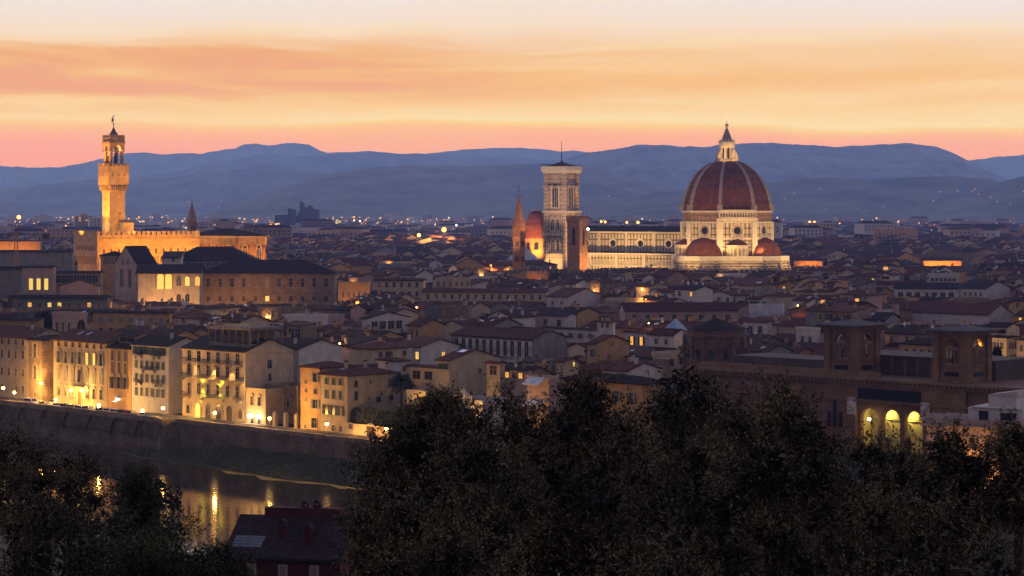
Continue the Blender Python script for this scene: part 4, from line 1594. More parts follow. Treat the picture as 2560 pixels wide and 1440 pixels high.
def house_parts(sp, root):
    """a house as an object of its own: walls, roof, chimneys, windows (> shutters), attic room, skylight, dish"""
    w, d, h = sp['w'], sp['d'], sp['h']
    wm, rm = WALLS[sp['wall']], ROOFS[sp['roof']]
    Wl, Rf = MB(), MB()
    Wl.box(-w, 0, 0, d, -3, h, bottom=False)
    if sp.get('cornice'):
        Wl.box(-w - .25, .25, -.3, d, h - .5, h - .1, 0)
    top = roof_geo(Rf, Wl, w, d, h, sp['kind'], sp['pitch'], sp.get('ov', .6))
    annex_geo(sp, Wl, Rf)
    at = sp.get('attic')
    Wl.build('wall', wm, root)
    Rf.build('roof', rm if sp['kind'] != 'flat' else mat('terrace_floor', (.16, .11, .085), var=.3), root)
    if at:
        ax, ay, aw, ad, ah = at
        k, k2 = MB(), MB()
        z = roof_z(sp, ax, ay) - 1.0
        for mb in (k, k2):
            mb.at(ax, ay, z)
        k.box(-aw, 0, 0, ad, -1.5, ah + 1.0, 0)
        roof_geo(k2, k, aw, ad, ah + 1.0, sp.get('attic_roof', 'gx'), .35, .35)
        rr = k.build('roof_room', wm, root)
        k2.build('roof', rm, rr)
        for e0, e1 in ((-aw + .5, -aw * .5 - .15), (-aw * .5 + .15, -.5)):
            kk = MB().at(ax, ay, z)
            kk.box(e0, e1, -.06, 0, ah - .6, ah + .6, 0)
            kk.build('window', M_lit if sp.get('attic_lit') else M_glass, rr)
    for cx, cy in sp.get('chim', ()):
        k = MB()
        chimney_geo(k, cx, cy, roof_z(sp, cx, cy), 0, 1)
        k.build('chimney', [wm, rm], root)
    for s in sp.get('sky', ()):
        k = MB()
        pts = skylight_pts(sp, *s)
        k.face(pts, 0)
        for a, b in zip(pts, pts[1:] + pts[:1]):
            k.tube(a, b, .09, n=4, m=1)
        k.build('skylight', [M_solar, M_metal], root)
    for cx, cy in sp.get('dish', ()):
        k = MB()
        dish_geo(k, cx, cy, roof_z(sp, cx, cy))
        k.build('satellite_dish', M_dish, root)
    root['w'] = w
    for a in sp.get('win', ()):
        window(root, *a[:2], a[2], *a[3:5], **(a[5] if len(a) > 5 else {}))


def rows(sp, spec, side=0):
    """rows of windows: (row centre Y in the photo or z, w, h, n, options)"""
    L = sp['w'] if side == 0 else sp['d']
    for z, w, h, n, kw in spec:
        m = kw.pop('margin', 1.0) if 'margin' in kw else 1.0
        skip = kw.pop('skip', ())
        sp_kw = kw.pop('special', {})
        for i in range(n):
            if i in skip:
                continue
            t = m + (L - 2 * m) * (i + .5) / n
            k = dict(kw)
            k.update(sp_kw.get(i, {}))
            sp['win'].append(((t - L) if side == 0 else t, z, side, w, h, k))


SKYN = np.full(2560, 3000.0)          # per photo column: the highest row reached by what stands nearer
HOUSES = []                           # (spec, name, label, category, group)


def footprint(sp, m=0.0):
    c, s = math.cos(sp['rz']), math.sin(sp['rz'])
    return [(sp['x'] + x * c - y * s, sp['y'] + x * s + y * c) for x, y in ((-sp['w'] - m, -m), (m, -m), (m, sp['d'] + m), (-sp['w'] - m, sp['d'] + m))]


def cover(sp, mark=True):
    """pixel columns, top row and visible area of a house in front of what is already standing"""
    pr = [proj(x, y, sp['z0']) for x, y in footprint(sp)]
    X0, X1 = max(0, int(min(p[0] for p in pr))), min(2560, int(max(p[0] for p in pr)) + 1)
    if X1 <= X0:
        return 0, 0, 0, 0
    ym = sum(y for x, y in footprint(sp)) / 4
    rise = {'gx': sp['d'] / 2, 'gy': sp['w'] / 2, 'hip': min(sp['w'], sp['d']) / 2, 'shed': sp['d'], 'flat': 2}[sp['kind']] * sp['pitch']
    Yt = HY + (CZ - sp['z0'] - sp['h'] - rise * .6) / ym * F
    seg = SKYN[X0:X1]
    area = float(np.clip(np.minimum(seg, 1440) - Yt, 0, None).sum())
    low = float(np.median(seg))
    if mark:
        SKYN[X0:X1] = np.minimum(seg, Yt)
    return area, X0, X1, low


def solve(Xl, Xc, Xr, d, rz):
    return arms(Xl, Xc, Xr, d, rz)


def hand(name, label, cat, Xl, Xc, Xr, d, Ye, wall, roof, kind='gx', pitch=.38, rz=-45, z0=0.0, group=None, cap=None, dep=None, **kw):
    """a house whose near right corner the photo shows at Xc, depth d, eaves there at row Ye"""
    r = D2R(rz)
    w, dd = solve(Xl, Xc, Xr, d, r)
    if rz >= 0:                      # corner is the near left one: keep the frame at the right end
        w, dd = dd, w
    sp = dict(x=(Xc - 1280) / F * d, y=d, z0=z0, rz=r, w=w, d=dd, h=zat(Ye, d) - z0, wall=wall, roof=roof, kind=kind, pitch=pitch, win=[], hand=True)
    if cap:
        sp['d'] = cap if sp['d'] <= 0 or rz > -1 and rz >= 0 else min(sp['d'], cap)
    assert w > 0, label
    if sp['d'] <= 0:
        sp['d'] = 12
    if dep:
        sp['d'] = dep
    if rz >= 0:
        sp['x'] += w * math.cos(r)
        sp['y'] += w * math.sin(r)
    sp.update(kw)
    HOUSES.append([sp, name, label, cat, group])
    return sp


def zz(Y, X, K=KF):
    return zat(Y, dk(X, K)) - ROAD_Z


# ---- the row of palaces along the quay (front on the line x + y = KF)
def quay(name, label, cat, Xl, Xc, Ye, wall, roof, depth=13, kind='gx', pitch=.36, K=KF, group='houses along the lit quay', **kw):
    d = dk(Xc, K)
    sp = hand(name, label, cat, Xl, Xc, Xc + 40, d, Ye, wall, roof, kind, pitch, -45, ROAD_Z, group, **kw)
    sp['d'] = depth
    return sp


S = dict
gs, bs, ws = S(shut=M_shutg), S(shut=M_shutb), S(shut=M_shutw)
a = quay('quay_house', 'cream quay palace with four rows of windows, cut by the photo edge', 'palace', -75, 72, 846, 'cream', 'red', cornice=True, chim=[(-6, 5)])
m = lambda Y: zz(Y, 5) - .9
rows(a, [(m(851), 1.1, 1.7, 8, S()), (m(885), 1.1, 2.1, 8, S(style='hood')), (m(928), 1.1, 2.0, 8, S()), (m(970), 1.1, 2.0, 8, S(skip=(5,)))])
a = quay('quay_house', 'brown stone corner palace with paired gothic windows and a wall lantern', 'palace', 72, 104, 852, 'brown', 'dark', depth=11, kind='hip', cornice=True)
m = lambda Y: zz(Y, 90) - 1.5
for Y in (880, 935):
    rows(a, [(m(Y), 1.3, 3.6, 1, S(style='gothic'))])
    rows(a, [(m(Y), 2.0, 3.8, 1, S(style='gothic'))], 1)
rows(a, [(m(985), 1.0, 2.2, 1, S())])
a = quay('quay_house', 'wide cream palace with seven windows a row and two door lanterns', 'palace', 134, 268, 857, 'cream', 'red', cornice=True, sky=[(-18, 3, .8, 1.6), (-14, 3, .8, 1.6)], ov=.9)
m = lambda Y: zz(Y, 200) - 1.3
rows(a, [(m(863) + .7, 1.0, 1.3, 7, S()), (m(896) - .2, 1.25, 3.1, 7, S(style='hood', special={0: ws, 1: ws, 2: ws, 4: S(glass=M_lit2, **ws), 5: S(glass=M_lit2, **ws), 3: ws, 6: ws})),
         (m(940) - .3, 1.25, 3.2, 7, S(style='seg', shut=M_shutw, closed=True, special={3: S(closed=False)})), (m(981), 1.2, 2.5, 7, S(style='ped', skip=(3,)))])
a['door'] = (-a['w'] / 2, 1.7, 3.4, 'wood')
a = quay('quay_house', 'narrow ochre house with stone ground floor and two red arched doors', 'house', 269, 328, 872, 'ochre', 'dark', depth=12, attic=(-1.5, 2.5, 7.5, 5, 1.8))
m = lambda Y: zz(Y, 300) - 1.3
rows(a, [(m(890), 1.3, 2.6, 3, bs | S(closed=True)), (m(922), 1.3, 2.9, 3, S(style='hood', **bs, closed=True)), (m(959), 1.3, 2.9, 3, S(style='seg', **bs))])
a = quay('quay_house', 'pale house with green shutters, flower balconies and plain ground floor', 'house', 329, 421, 866, 'white', 'dark', depth=11, cornice=True, chim=[(-4, 4)])
m = lambda Y: zz(Y, 375) - 1.0
rows(a, [(m(877), 1.2, 2.3, 6, gs), (m(912), 1.0, 1.9, 6, gs | S(closed=True)), (m(946), 1.0, 2.0, 6, gs | S(closed=True)), (m(981), 1.0, 2.0, 6, gs | S(closed=True))])
rows(a, [(m(912), 1.2, 2, 1, S(style='sur')), (m(946), 1.2, 2, 1, S())], 1)
a['bal'] = [(-a['w'] * .78, m(878) - .2, 3.2), (-a['w'] * .3, m(878) - .2, 3.0), (-a['w'] * .5, m(913) - .2, 5.6), (-a['w'] * .78, m(946) - .2, 2.8), (-a['w'] * .25, m(946) - .2, 2.8)]
a = quay('quay_palace', 'grand yellow palace with long balconies lit by wall lamps', 'palace', 456, 613, 880, 'cream', 'dark', depth=15, cornice=True)
m = lambda Y: zz(Y, 535) - 1.0
rows(a, [(m(893) - .3, 1.3, 2.6, 6, S(style='plain')), (m(927) - .4, 1.3, 2.8, 6, S(style='hood')), (m(975) - .3, 1.2, 2.6, 6, S(style='ped'))])
rows(a, [(m(940), 1.0, 1.8, 1, S()), (m(908), 1.3, 2.0, 1, S())], 1)
a['bal'] = [(-a['w'] * (i + .5) / 6 + (0), m(893) - .5, 2.4) for i in range(6)] + [(-a['w'] / 2, m(930) - .6, a['w'] - 1.2), (-a['w'] * .5, m(978) - .6, 9), (-a['w'] * .92, m(978) - .6, 3), (-a['w'] * .08, m(978) - .6, 3)]
a['ground_arch'] = [(-a['w'] * t, w_, lit) for t, w_, lit in ((.9, 1.2, 0), (.745, 1.9, 1), (.575, 2.0, 0), (.405, 2.2, 0), (.24, 2.2, 0), (.07, 1.4, 0))]
a['belvedere'] = True
PAL = a
a = quay('quay_annex', 'low cream annex with balustrade and two lit door lamps', 'house', 615, 664, 982, 'cream', 'dark', depth=9, kind='flat', pitch=0)
rows(a, [(zz(1003, 640) - 1, .9, 2.1, 2, S(style='ped')), (zz(1048, 640) - 1.2, 1.1, 2.4, 2, S(style='sur'))])
a = quay('garden_house', 'low brown brick house set back behind garden gate piers', 'house', 664, 746, 976, 'brown', 'dark', depth=8, kind='flat', pitch=0, K=KF + 8)
rows(a, [(zz(1006, 700, KF + 8) - 1, 1.1, 2.2, 2, S(style='sur'))])
a = quay('quay_house', 'tall narrow orange house with small scattered windows', 'house', 751, 800, 921, 'ochre', 'red', depth=10, kind='hip', pitch=.3)
m = lambda Y: zz(Y, 775) - .8
a['win'] += [(-1.6, m(945), 0, 1.2, 2.0, ws), (-1.5, m(975), 0, .9, 1.2, {}), (-1.6, m(1011), 0, 1.6, 2.0, ws), (-5.2, m(950), 0, .4, .6, {}), (-5, m(972), 0, .4, .6, {}), (-5.2, m(995), 0, .4, .6, {}),
             (-5.2, m(1063), 0, .6, .8, {}), (-2, m(1060), 0, 2.0, 2.3, {})]
a = quay('quay_house', 'cream corner house with rows of green shutters beside the palm', 'house', 801, 868, 941, 'cream', 'red', depth=15.5, kind='hip', pitch=.3, chim=[(-4, 9), (-5, 4), (-1.5, 13.5)], sky=[(-6, 3, .9, .7)])
m = lambda Y: zz(Y, 835) - .9
rows(a, [(m(952), 1.1, 1.5, 3, gs | S(closed=True)), (m(988), 1.1, 2.0, 3, gs | S(closed=True)), (m(1027), 1.25, 2.2, 3, gs)])
rows(a, [(m(1068), .9, 1.3, 3, S(skip=(0,)))])
a['win'] += [(2.6, m(957), 1, 1.1, 1.5, gs | S(closed=True)), (2.6, m(990), 1, 1.1, 2.1, gs | S(closed=True)), (7, m(951), 1, .6, .9, {}), (13, m(951), 1, .9, .9, {}), (10.5, m(983), 1, .8, 1.0, {}), (9.5, m(999), 1, 1.4, 1.3, gs | S(closed=True)),
             (13.5, m(997), 1, 1.3, 1.3, gs | S(closed=True)), (6.6, m(992), 1, .5, .8, {}), (6.6, m(1013), 1, .5, .6, {})]
a = quay('quay_house', 'small yellow two storey house with balustraded flat roof at hedge end', 'house', 1017, 1064, 988, 'cream', 'red', depth=7, kind='flat', pitch=0)
rows(a, [(zz(1010, 1040) - 1.2, 1.1, 2.3, 1, gs | S(closed=True, style='sur')), (zz(1048, 1040) - 1.2, 1.1, 2.4, 1, gs | S(closed=True, style='ped'))])
a = quay('quay_house', 'ornate white house with shell gable behind the tree tops', 'house', 1112, 1206, 1012, 'white', 'dark', depth=9, kind='flat', pitch=0)
rows(a, [(zz(1045, 1160) - 1.4, 1.3, 2.8, 3, S(style='seg'))])
a['shell'] = True

# ---- houses standing behind the quay
HG = 'houses in the old town'
a = hand('house', 'white house with dark hipped roof above the brown garden house', 'house', 684, 747, 858, 556, 873, 'white', 'dark', 'gx', .28, group=HG, chim=[(-5, 3)])
rows(a, [(9.6, 1.7, 1.6, 1, ws), (4.6, 1.1, 1.8, 1, ws | S(closed=True))])
a['win'] += [(1.2, 9.4, 1, .9, 1.9, ws | S(closed=True)), (10, 10.6, 1, 1.2, 1.3, {}), (2, 9.8, 0, .6, .6, {})][:2]
a = hand('tower_house', 'small square tower house with pyramid roof left of the palm crown', 'house', 945, 1000, 1021, 530, 904, 'white', 'red', 'hip', .45, group=HG)
rows(a, [(zat(912, 530) - 1.5, .9, 1.0, 1, {})], 1)
a = hand('house', 'low house with wide dark veranda windows right of the palm', 'house', 1020, 1124, 1140, 520, 922, 'cream', 'red', 'gx', .25, group=HG)
h = a['h']
rows(a, [(h - 2.9, 2.6, 1.9, 3, S(style='plain'))])
a = hand('house', 'cream house with broad blank gable wall and green shuttered attic windows', 'house', 1092, 1124, 1252, 505, 902, 'cream', 'red', 'gx', .26, group=HG, sky=[(-3, 5, 2.2, 1.8)])
h = a['h']
rows(a, [(h - 2.0, 1.1, 1.2, 2, gs)])
a['win'] += [(9.5, h - 3.2, 1, .8, 1.0, {}), (15, h - 3.0, 1, .8, 1.1, {})]
a = hand('house', 'grey gabled house with two brightly lit yellow windows', 'house', 1030, 1052, 1148, 585, 868, 'white', 'red', 'gx', .25, group=HG)
a['win'] += [(-1.3, a['h'] - 3.2, 0, 1.3, 1.9, S(glass=M_lit2)), (8, a['h'] - 2.8, 1, 1.2, 1.2, S(glass=M_lit))]
a = hand('painted_palace', 'long palace front with pale painted panels between dark pilasters', 'palace', 1128, 1332, 1418, 640, 848, 'grey', 'red', 'gx', .30, group=HG, cap=16)
h = a['h']
rows(a, [(h - 5.2, 1.5, 4.2, 11, S(style='plain'))])
a['panels'] = True
a = hand('house', 'house with long open loggia under a low dark roof', 'house', 903, 918, 1022, 690, 797, 'white', 'dark', 'gx', .2, group=HG)
a['win'] += [(3 + i * 3.4, a['h'] - 3.4, 1, 2.4, 2.4, S(style='plain')) for i in range(4)]
a = hand('house', 'small ochre gabled house beside the long painted palace', 'house', 1018, 1055, 1112, 672, 815, 'ochre', 'red', 'gx', .35, group=HG)
rows(a, [(a['h'] - 3.4, 1.1, 2.2, 2, S())])
a = hand('house', 'house with open dark attic loggia behind the quay palace', 'house', 716, 758, 792, 640, 815, 'brown', 'red', 'shed', .12, group=HG)
rows(a, [(a['h'] - 3.8, 2.4, 3.0, 2, S(style='plain'))])
a = hand('brick_block', 'flat topped dark brick block standing among low roofs', 'block', 1094, 1172, 1180, 760, 771, 'brown', 'dark', 'flat', 0, group=HG, rz=-20)
a = hand('convent_wing', 'upper convent wing with five small square windows and long roof', 'convent', 932, 1058, 1064, 930, 702, 'cream', 'red', 'gx', .28, rz=-8, cap=14)
rows(a, [(a['h'] - 2.7, 1.1, 1.9, 6, {}), (a['h'] - 6.2, 1.1, 1.7, 6, {})])
a = hand('convent_wing', 'very long cream convent wing with a single row of windows', 'convent', 1055, 1366, 1372, 905, 731, 'cream', 'red', 'gx', .28, rz=-8, cap=14)
rows(a, [(a['h'] - 2.9, 1.1, 1.9, 15, {}), (a['h'] - 6.6, 1.1, 1.6, 15, {})])
a = hand('house', 'white house with blue grey blank gable right of the convent wing', 'house', 1366, 1420, 1510, 850, 743, 'white', 'red', 'gx', .3, group=HG)
rows(a, [(a['h'] - 3.2, 1.1, 1.5, 2, {})])
a = hand('long_house', 'long pink house with eight dark windows under a tiled roof', 'house', 1545, 1562, 1842, 760, 777, 'pink', 'red', 'gx', .36, rz=5, group=HG, cap=13)
rows(a, [(a['h'] - 3.6, 1.4, 2.2, 8, S(style='sur'))])
a = hand('house', 'white house with one large dark window and a steep gable', 'house', 1342, 1420, 1440, 740, 790, 'white', 'dark', 'gx', .34, group=HG)
rows(a, [(a['h'] - 3.4, 1.7, 2.0, 2, S(style='plain'))])
a = hand('tower_house', 'narrow plastered tower house rising from a long low roof', 'house', 1493, 1532, 1538, 655, 806, 'white', 'red', 'hip', .3, group=HG)
rows(a, [(a['h'] - 1.6, .9, 1.2, 2, S(style='plain'))])
a = hand('house', 'low white house with small shuttered windows left of the tower house', 'house', 1361, 1494, 1500, 668, 825, 'white', 'red', 'gx', .3, group=HG, cap=12, chim=[(-9, 5)])
rows(a, [(a['h'] - 2.8, 1.1, 1.4, 5, ws)])
a = hand('house', 'white house with two orange lit windows and brown open shutters', 'house', 1562, 1622, 1630, 645, 832, 'white', 'red', 'gx', .3, group=HG, cap=11)
rows(a, [(a['h'] - 3.7, 1.2, 2.4, 2, bs | S(glass=M_lit))])
a = hand('house', 'white gabled house with a glass pyramid skylight on its roof', 'house', 1622, 1685, 1722, 622, 838, 'white', 'red', 'gx', .45, group=HG)
rows(a, [(a['h'] - 2.6, 1.0, 1.3, 2, {})])
a['pyramid'] = True
a = hand('house', 'ochre house with tall blank gable wall and single tiny window', 'house', 1468, 1490, 1573, 595, 860, 'ochre', 'red', 'gx', .3, group=HG)
a['win'] += [(6.5, a['h'] - .6, 1, .6, .7, {}), (-1.2, a['h'] - 3.4, 0, 1.0, 2.0, ws)]
a = hand('house', 'cream house with dark corner window under a jutting roof', 'house', 1217, 1250, 1262, 500, 909, 'cream', 'red', 'gx', .3, group=HG)
rows(a, [(a['h'] - 2.6, 2.2, 2.0, 1, S(style='plain'))])
a = hand('house', 'pale house with two orange lit attic windows and a roof antenna', 'house', 1252, 1318, 1330, 497, 926, 'pink', 'dark', 'gx', .3, group=HG)
rows(a, [(a['h'] - 1.9, 1.1, 1.2, 3, S(style='plain', special={0: S(glass=M_lit), 2: S(glass=M_lit)}))])
a = hand('house', 'white stepped house with two pale canvas awnings over its terraces', 'house', 1318, 1372, 1392, 480, 952, 'pink', 'red', 'flat', 0, group=HG)
a['awning'] = True
a = hand('house', 'house with one round lit yellow window in its gable', 'house', 1390, 1412, 1446, 540, 905, 'cream', 'red', 'gx', .35, group=HG)
a['win'] += [(3, a['h'] - 1.5, 1, .8, 1.4, S(glass=M_lit2, style='arch'))]
a = hand('house', 'large ochre house with broad dark roof behind the tree tops', 'house', 1408, 1606, 1660, 470, 962, 'ochre', 'dark', 'hip', .38, group=HG, cap=16)
rows(a, [(a['h'] - 4, 1.1, 2.2, 5, ws), (a['h'] - 8, 1.1, 2.2, 5, ws)])
a = hand('house', 'white house with two square dark windows left of the library towers', 'house', 1858, 1919, 1930, 690, 806, 'white', 'red', 'gx', .32, group=HG, cap=11)
rows(a, [(a['h'] - 3.8, 1.7, 2.4, 2, S(style='plain'))])
a = hand('house', 'small white flat roofed house with roof terrace near the towers', 'house', 1990, 2042, 2050, 640, 827, 'white', 'red', 'flat', 0, group=HG, cap=9)
rows(a, [(a['h'] - 3.4, .9, 1.6, 2, {})])
a = hand('scaffolded_house', 'house wrapped in pale scaffold netting and metal poles', 'house', 1878, 1950, 1956, 780, 768, 'white', 'red', 'flat', 0, group=HG, rz=-15, cap=10)
a['netting'] = True
a = hand('house', 'bright orange house with dark hipped roof between the library towers', 'house', 2250, 2342, 2380, 590, 864, 'ochre', 'dark', 'hip', .4, group=HG, cap=12)
rows(a, [(a['h'] - 3.2, 1.1, 2.0, 4, S())])
a = hand('market_hall', 'very broad dark red roof with pale gable end', 'hall', 2250, 2472, 2530, 790, 786, 'white', 'red', 'gx', .42, cap=26)
a = hand('apartment_house', 'yellow lit apartment house with rows of small windows and recessed top', 'apartments', 2467, 2516, 2546, 600, 845, 'cream', 'dark', 'hip', .2, attic=(-1, 2, 7, 6, 2.2))
rows(a, [(a['h'] - 3.0 - 3.3 * i, 1.0, 1.7, 4, S(style='sur')) for i in range(5)])
rows(a, [(a['h'] - 3.0 - 3.3 * i, 1.0, 1.7, 3, bs | S(closed=True)) for i in range(5)], 1)
a = hand('apartment_house', 'cream apartment house with red shutters at the frame edge', 'apartments', 2542, 2592, 2630, 580, 852, 'pink', 'dark', 'hip', .2)
rows(a, [(a['h'] - 3.0 - 3.3 * i, 1.0, 1.7, 4, bs | S(closed=True)) for i in range(5)])
a = hand('house', 'grey house with long white blank gable at far right', 'house', 2402, 2464, 2526, 930, 722, 'white', 'dark', 'gx', .3, group=HG)
rows(a, [(a['h'] - 3, 1.0, 1.4, 4, {})])
a = hand('long_house', 'long pale house with a dark band of windows at far right', 'house', 2235, 2395, 2400, 940, 722, 'white', 'dark', 'gx', .3, rz=-12, group=HG, cap=14)
rows(a, [(a['h'] - 3.4, 2.0, 1.8, 7, S(style='plain'))])
a = hand('house', 'pale house with blue glass roof room and terrace', 'house', 2320, 2396, 2402, 1080, 690, 'white', 'dark', 'flat', 0, rz=-12, group=HG, cap=16)
rows(a, [(a['h'] - 2.6, 1.2, 1.5, 6, {})])
a = hand('ochre_house', 'long ochre house with six dark windows behind the quay palaces', 'house', 232, 424, 430, 660, 783, 'ochre', 'dark', 'gx', .28, rz=-16, cap=14, group=HG)
rows(a, [(a['h'] - 3, 1.3, 1.6, 7, ws | S(closed=True)), (a['h'] - 6.2, 1.3, 1.6, 7, {})])
a = hand('loggia_house', 'tower house with roof terrace and tall arched openings', 'house', 131, 186, 218, 640, 790, 'pink', 'dark', 'flat', 0, group=HG, cap=12)
rows(a, [(a['h'] - 5.6, 1.1, 3.6, 3, S(style='arch'))])
rows(a, [(a['h'] - 4.6, 2.8, 3.4, 1, S(style='arch'))], 1)
a = hand('house', 'yellow house with brown tiled roof at the left edge', 'house', -40, 98, 110, 680, 800, 'ochre', 'dark', 'gx', .3, rz=-14, cap=13, group=HG)
rows(a, [(a['h'] - 3.4, 1.2, 1.8, 6, bs | S(closed=True))])
a = hand('house', 'pale house with three tall yellow lit windows left of the palace', 'house', 62, 134, 140, 830, 668, 'pink', 'dark', 'gx', .25, rz=-6, cap=14, group=HG)
a['win'] += [(-8.6 + 2.9 * i, a['h'] - 8.4, 0, 1.5, 4.2, S(glass=M_lit2, style='plain')) for i in range(3)]
a = hand('house', 'large grey house with a bank of solar panels on its roof', 'house', -60, 54, 62, 800, 672, 'grey', 'dark', 'gx', .42, rz=-8, cap=15, group=HG, sky=[(-9, 1.5, 6.0, 4.2)])
a = hand('gallery_wing', 'dark palace wing with a row of wide loggia windows', 'palace', 132, 252, 258, 835, 682, 'brown', 'dark', 'gx', .25, rz=-4, cap=12)
rows(a, [(a['h'] - 3.8, 2.2, 2.8, 7, S(style='plain'))])
a = hand('house', 'pink gabled house right below the crenellated palace corner', 'house', 150, 246, 250, 800, 715, 'pink', 'dark', 'gy', .3, rz=-3, cap=12, group=HG)
a = hand('house', 'long dark roofed house in front of the white church gable', 'house', 30, 268, 276, 740, 745, 'grey', 'dark', 'gx', .34, rz=-4, cap=15, group=HG)
rows(a, [(a['h'] - 3.0, 1.2, 1.4, 9, S(special={1: S(glass=M_lit), 3: S(glass=M_lit2), 4: S(glass=M_lit2), 7: S(glass=M_lit)}))])
# big palaces below the town hall
a = hand('church', 'pale church with steep gable and tall lancets lit from below', 'church', 287, 341, 392, 902, 660, 'pink', 'dark', 'gx', 1.0, rz=48, cap=None, ov=.3)
dd_ = a['d']
a['win'] += [(dd_ * t, a['h'] - z, 2, w_, hh, S(style='gothic')) for t, z, w_, hh in ((.30, 9.5, 1.2, 7), (.68, 9.5, 1.2, 7), (.38, .5, .7, 2.2), (.62, .5, .7, 2.2))]
CHU = a
a = hand('loggia_palace', 'cream palace with glowing open loggia and arched lit windows', 'palace', 336, 345, 499, 868, 681, 'cream', 'dark', 'gx', .3, rz=4, cap=18, ov=1.6)
w_ = a['w']
a['win'] += [(-w_ + w_ * t, a['h'] - 5.2, 0, 1.7, 3.6, S(style='arch', glass=g_)) for t, g_ in ((.66, M_glass), (.80, M_lit2), (.965, M_lit))] + [(-w_ + w_ * t, a['h'] - 11.5, 0, 1.6, 3, S(style='arch')) for t in (.66, .8)]
a['loggia'] = True
LOG = a
a = hand('rusticated_palace', 'huge rough stone palace with two rows of eleven windows', 'palace', 499, 500, 836, 890, 684, 'brown', 'dark', 'hip', .42, rz=2, cap=24, ov=1.2, cornice=True)
rows(a, [(a['h'] - 5.4, 1.5, 3.6, 11, S(style='hood')), (a['h'] - 11.0, 1.5, 2.0, 11, S(style='sur', special={5: S(glass=M_lit2)}))])
RUS = a
a = hand('palace_roof_block', 'dark palace block with great hipped roof below the brick granary church', 'palace', 405, 420, 640, 925, 652, 'grey', 'dark', 'hip', .5, rz=3, cap=22)
rows(a, [(a['h'] - 1.8, 1.6, 1.1, 12, S(style='plain'))])
a = hand('gabled_wing', 'white wing with sloping roof above the glowing loggia', 'house', 395, 404, 452, 912, 645, 'white', 'dark', 'shed', .16, rz=4, cap=14, group=HG)
a['win'] += [(-3, a['h'] - 1.6, 0, 1.0, 1.5, {})]
a = hand('hipped_house', 'house with open attic loggia against the crenellated palace', 'house', 244, 252, 320, 955, 640, 'ochre', 'dark', 'hip', .32, rz=10, cap=14, group=HG)
rows(a, [(a['h'] - 3.4, 2.0, 2.4, 4, S(style='plain'))])
a = hand('apse_house', 'rounded orange stone building end glowing beside the huge rough palace', 'house', 838, 845, 925, 880, 712, 'ochre', 'dark', 'flat', 0, rz=4, cap=12, group=HG)
rows(a, [(a['h'] - 5, .6, 2.2, 5, S(style='arch'))])
a = hand('lit_hall', 'long low hall with orange glowing front at far right', 'hall', 2308, 2404, 2410, 1500, 652, 'ochre', 'dark', 'gx', .2, rz=-10, cap=14)
LH = a
a = hand('lit_hall', 'low hall with orange glowing front right of the cathedral', 'hall', 1985, 2056, 2062, 1480, 652, 'ochre', 'dark', 'gx', .2, rz=-10, cap=14)
LH2 = a
a = hand('lit_hall', 'long hall with glowing orange front behind the solar panel house', 'hall', -20, 100, 104, 1180, 603, 'ochre', 'dark', 'gx', .2, rz=-6, cap=14)
LH3 = a
a = hand('house', 'broad dark roofed house with three skylights left of the crenellated palace corner', 'house', -70, 180, 186, 1060, 630, 'grey', 'dark', 'gx', .34, rz=-5, cap=18, group=HG, sky=[(-14, 3, 2.6, 2.2), (-20, 3, 2.6, 2.2), (-8, 3, 2.6, 2.2)])

# ---- every other house of the old town, on the river's own street grid
def blocked(sp):
    for x, y in footprint(sp) + [(sum(p[0] for p in footprint(sp)) / 4, sum(p[1] for p in footprint(sp)) / 4)]:
        for rx, ry, rr in RES:
            if (x - rx) ** 2 + (y - ry) ** 2 < rr * rr:
                return True
    return False


def inside(p, quad, m=1.0):
    s = None
    for (ax, ay), (bx, by) in zip(quad, quad[1:] + quad[:1]):
        c = (bx - ax) * (p[1] - ay) - (by - ay) * (p[0] - ax)
        if c < -m * math.hypot(bx - ax, by - ay):
            return False
    return True


HF = [(footprint(h[0]), h[0]) for h in HOUSES]


def hits_hand(sp):
    q = footprint(sp)
    cx, cy = sum(p[0] for p in q) / 4, sum(p[1] for p in q) / 4
    pts = q + [(cx, cy)] + [((q[i][0] + q[(i + 1) % 4][0]) / 2, (q[i][1] + q[(i + 1) % 4][1]) / 2) for i in range(4)]
    for f, hs in HF:
        if abs(f[0][0] - cx) > 90 or abs(f[0][1] - cy) > 90:
            continue
        if any(inside(p, f, .3) for p in pts) or any(inside(p, q, .3) for p in f):
            return True
    return False


def headroom(sp, extra):
    """tallest the house may be without hiding what the photo shows behind it"""
    pr = [proj(x, y, 0) for x, y in footprint(sp)]
    X0, X1, d = min(p[0] for p in pr), max(p[0] for p in pr), sp['y']
    h = 99.0
    for a, b, dd, Y in CLEAR:
        if d < dd and X1 > a and X0 < b:
            h = min(h, zat(Y, d) - extra)
    return h


for h in HOUSES:                                    # what the hand placed houses show must stay in view
    sp = h[0]
    pr = [proj(x, y, 0) for x, y in footprint(sp)]
    X0, X1 = min(p[0] for p in pr), max(p[0] for p in pr)
    if sp['y'] > 500 and h[1] not in ('quay_house', 'quay_palace', 'quay_annex'):
        vis = sp.get('vis', {'rusticated_palace': 13, 'loggia_palace': 12, 'church': 15, 'painted_palace': 7}.get(h[1], 4.2))
        CLEAR.append((X0, X1, sp['y'] - 1, HY + (CZ - sp['z0'] - sp['h'] + vis) / sp['y'] * F))

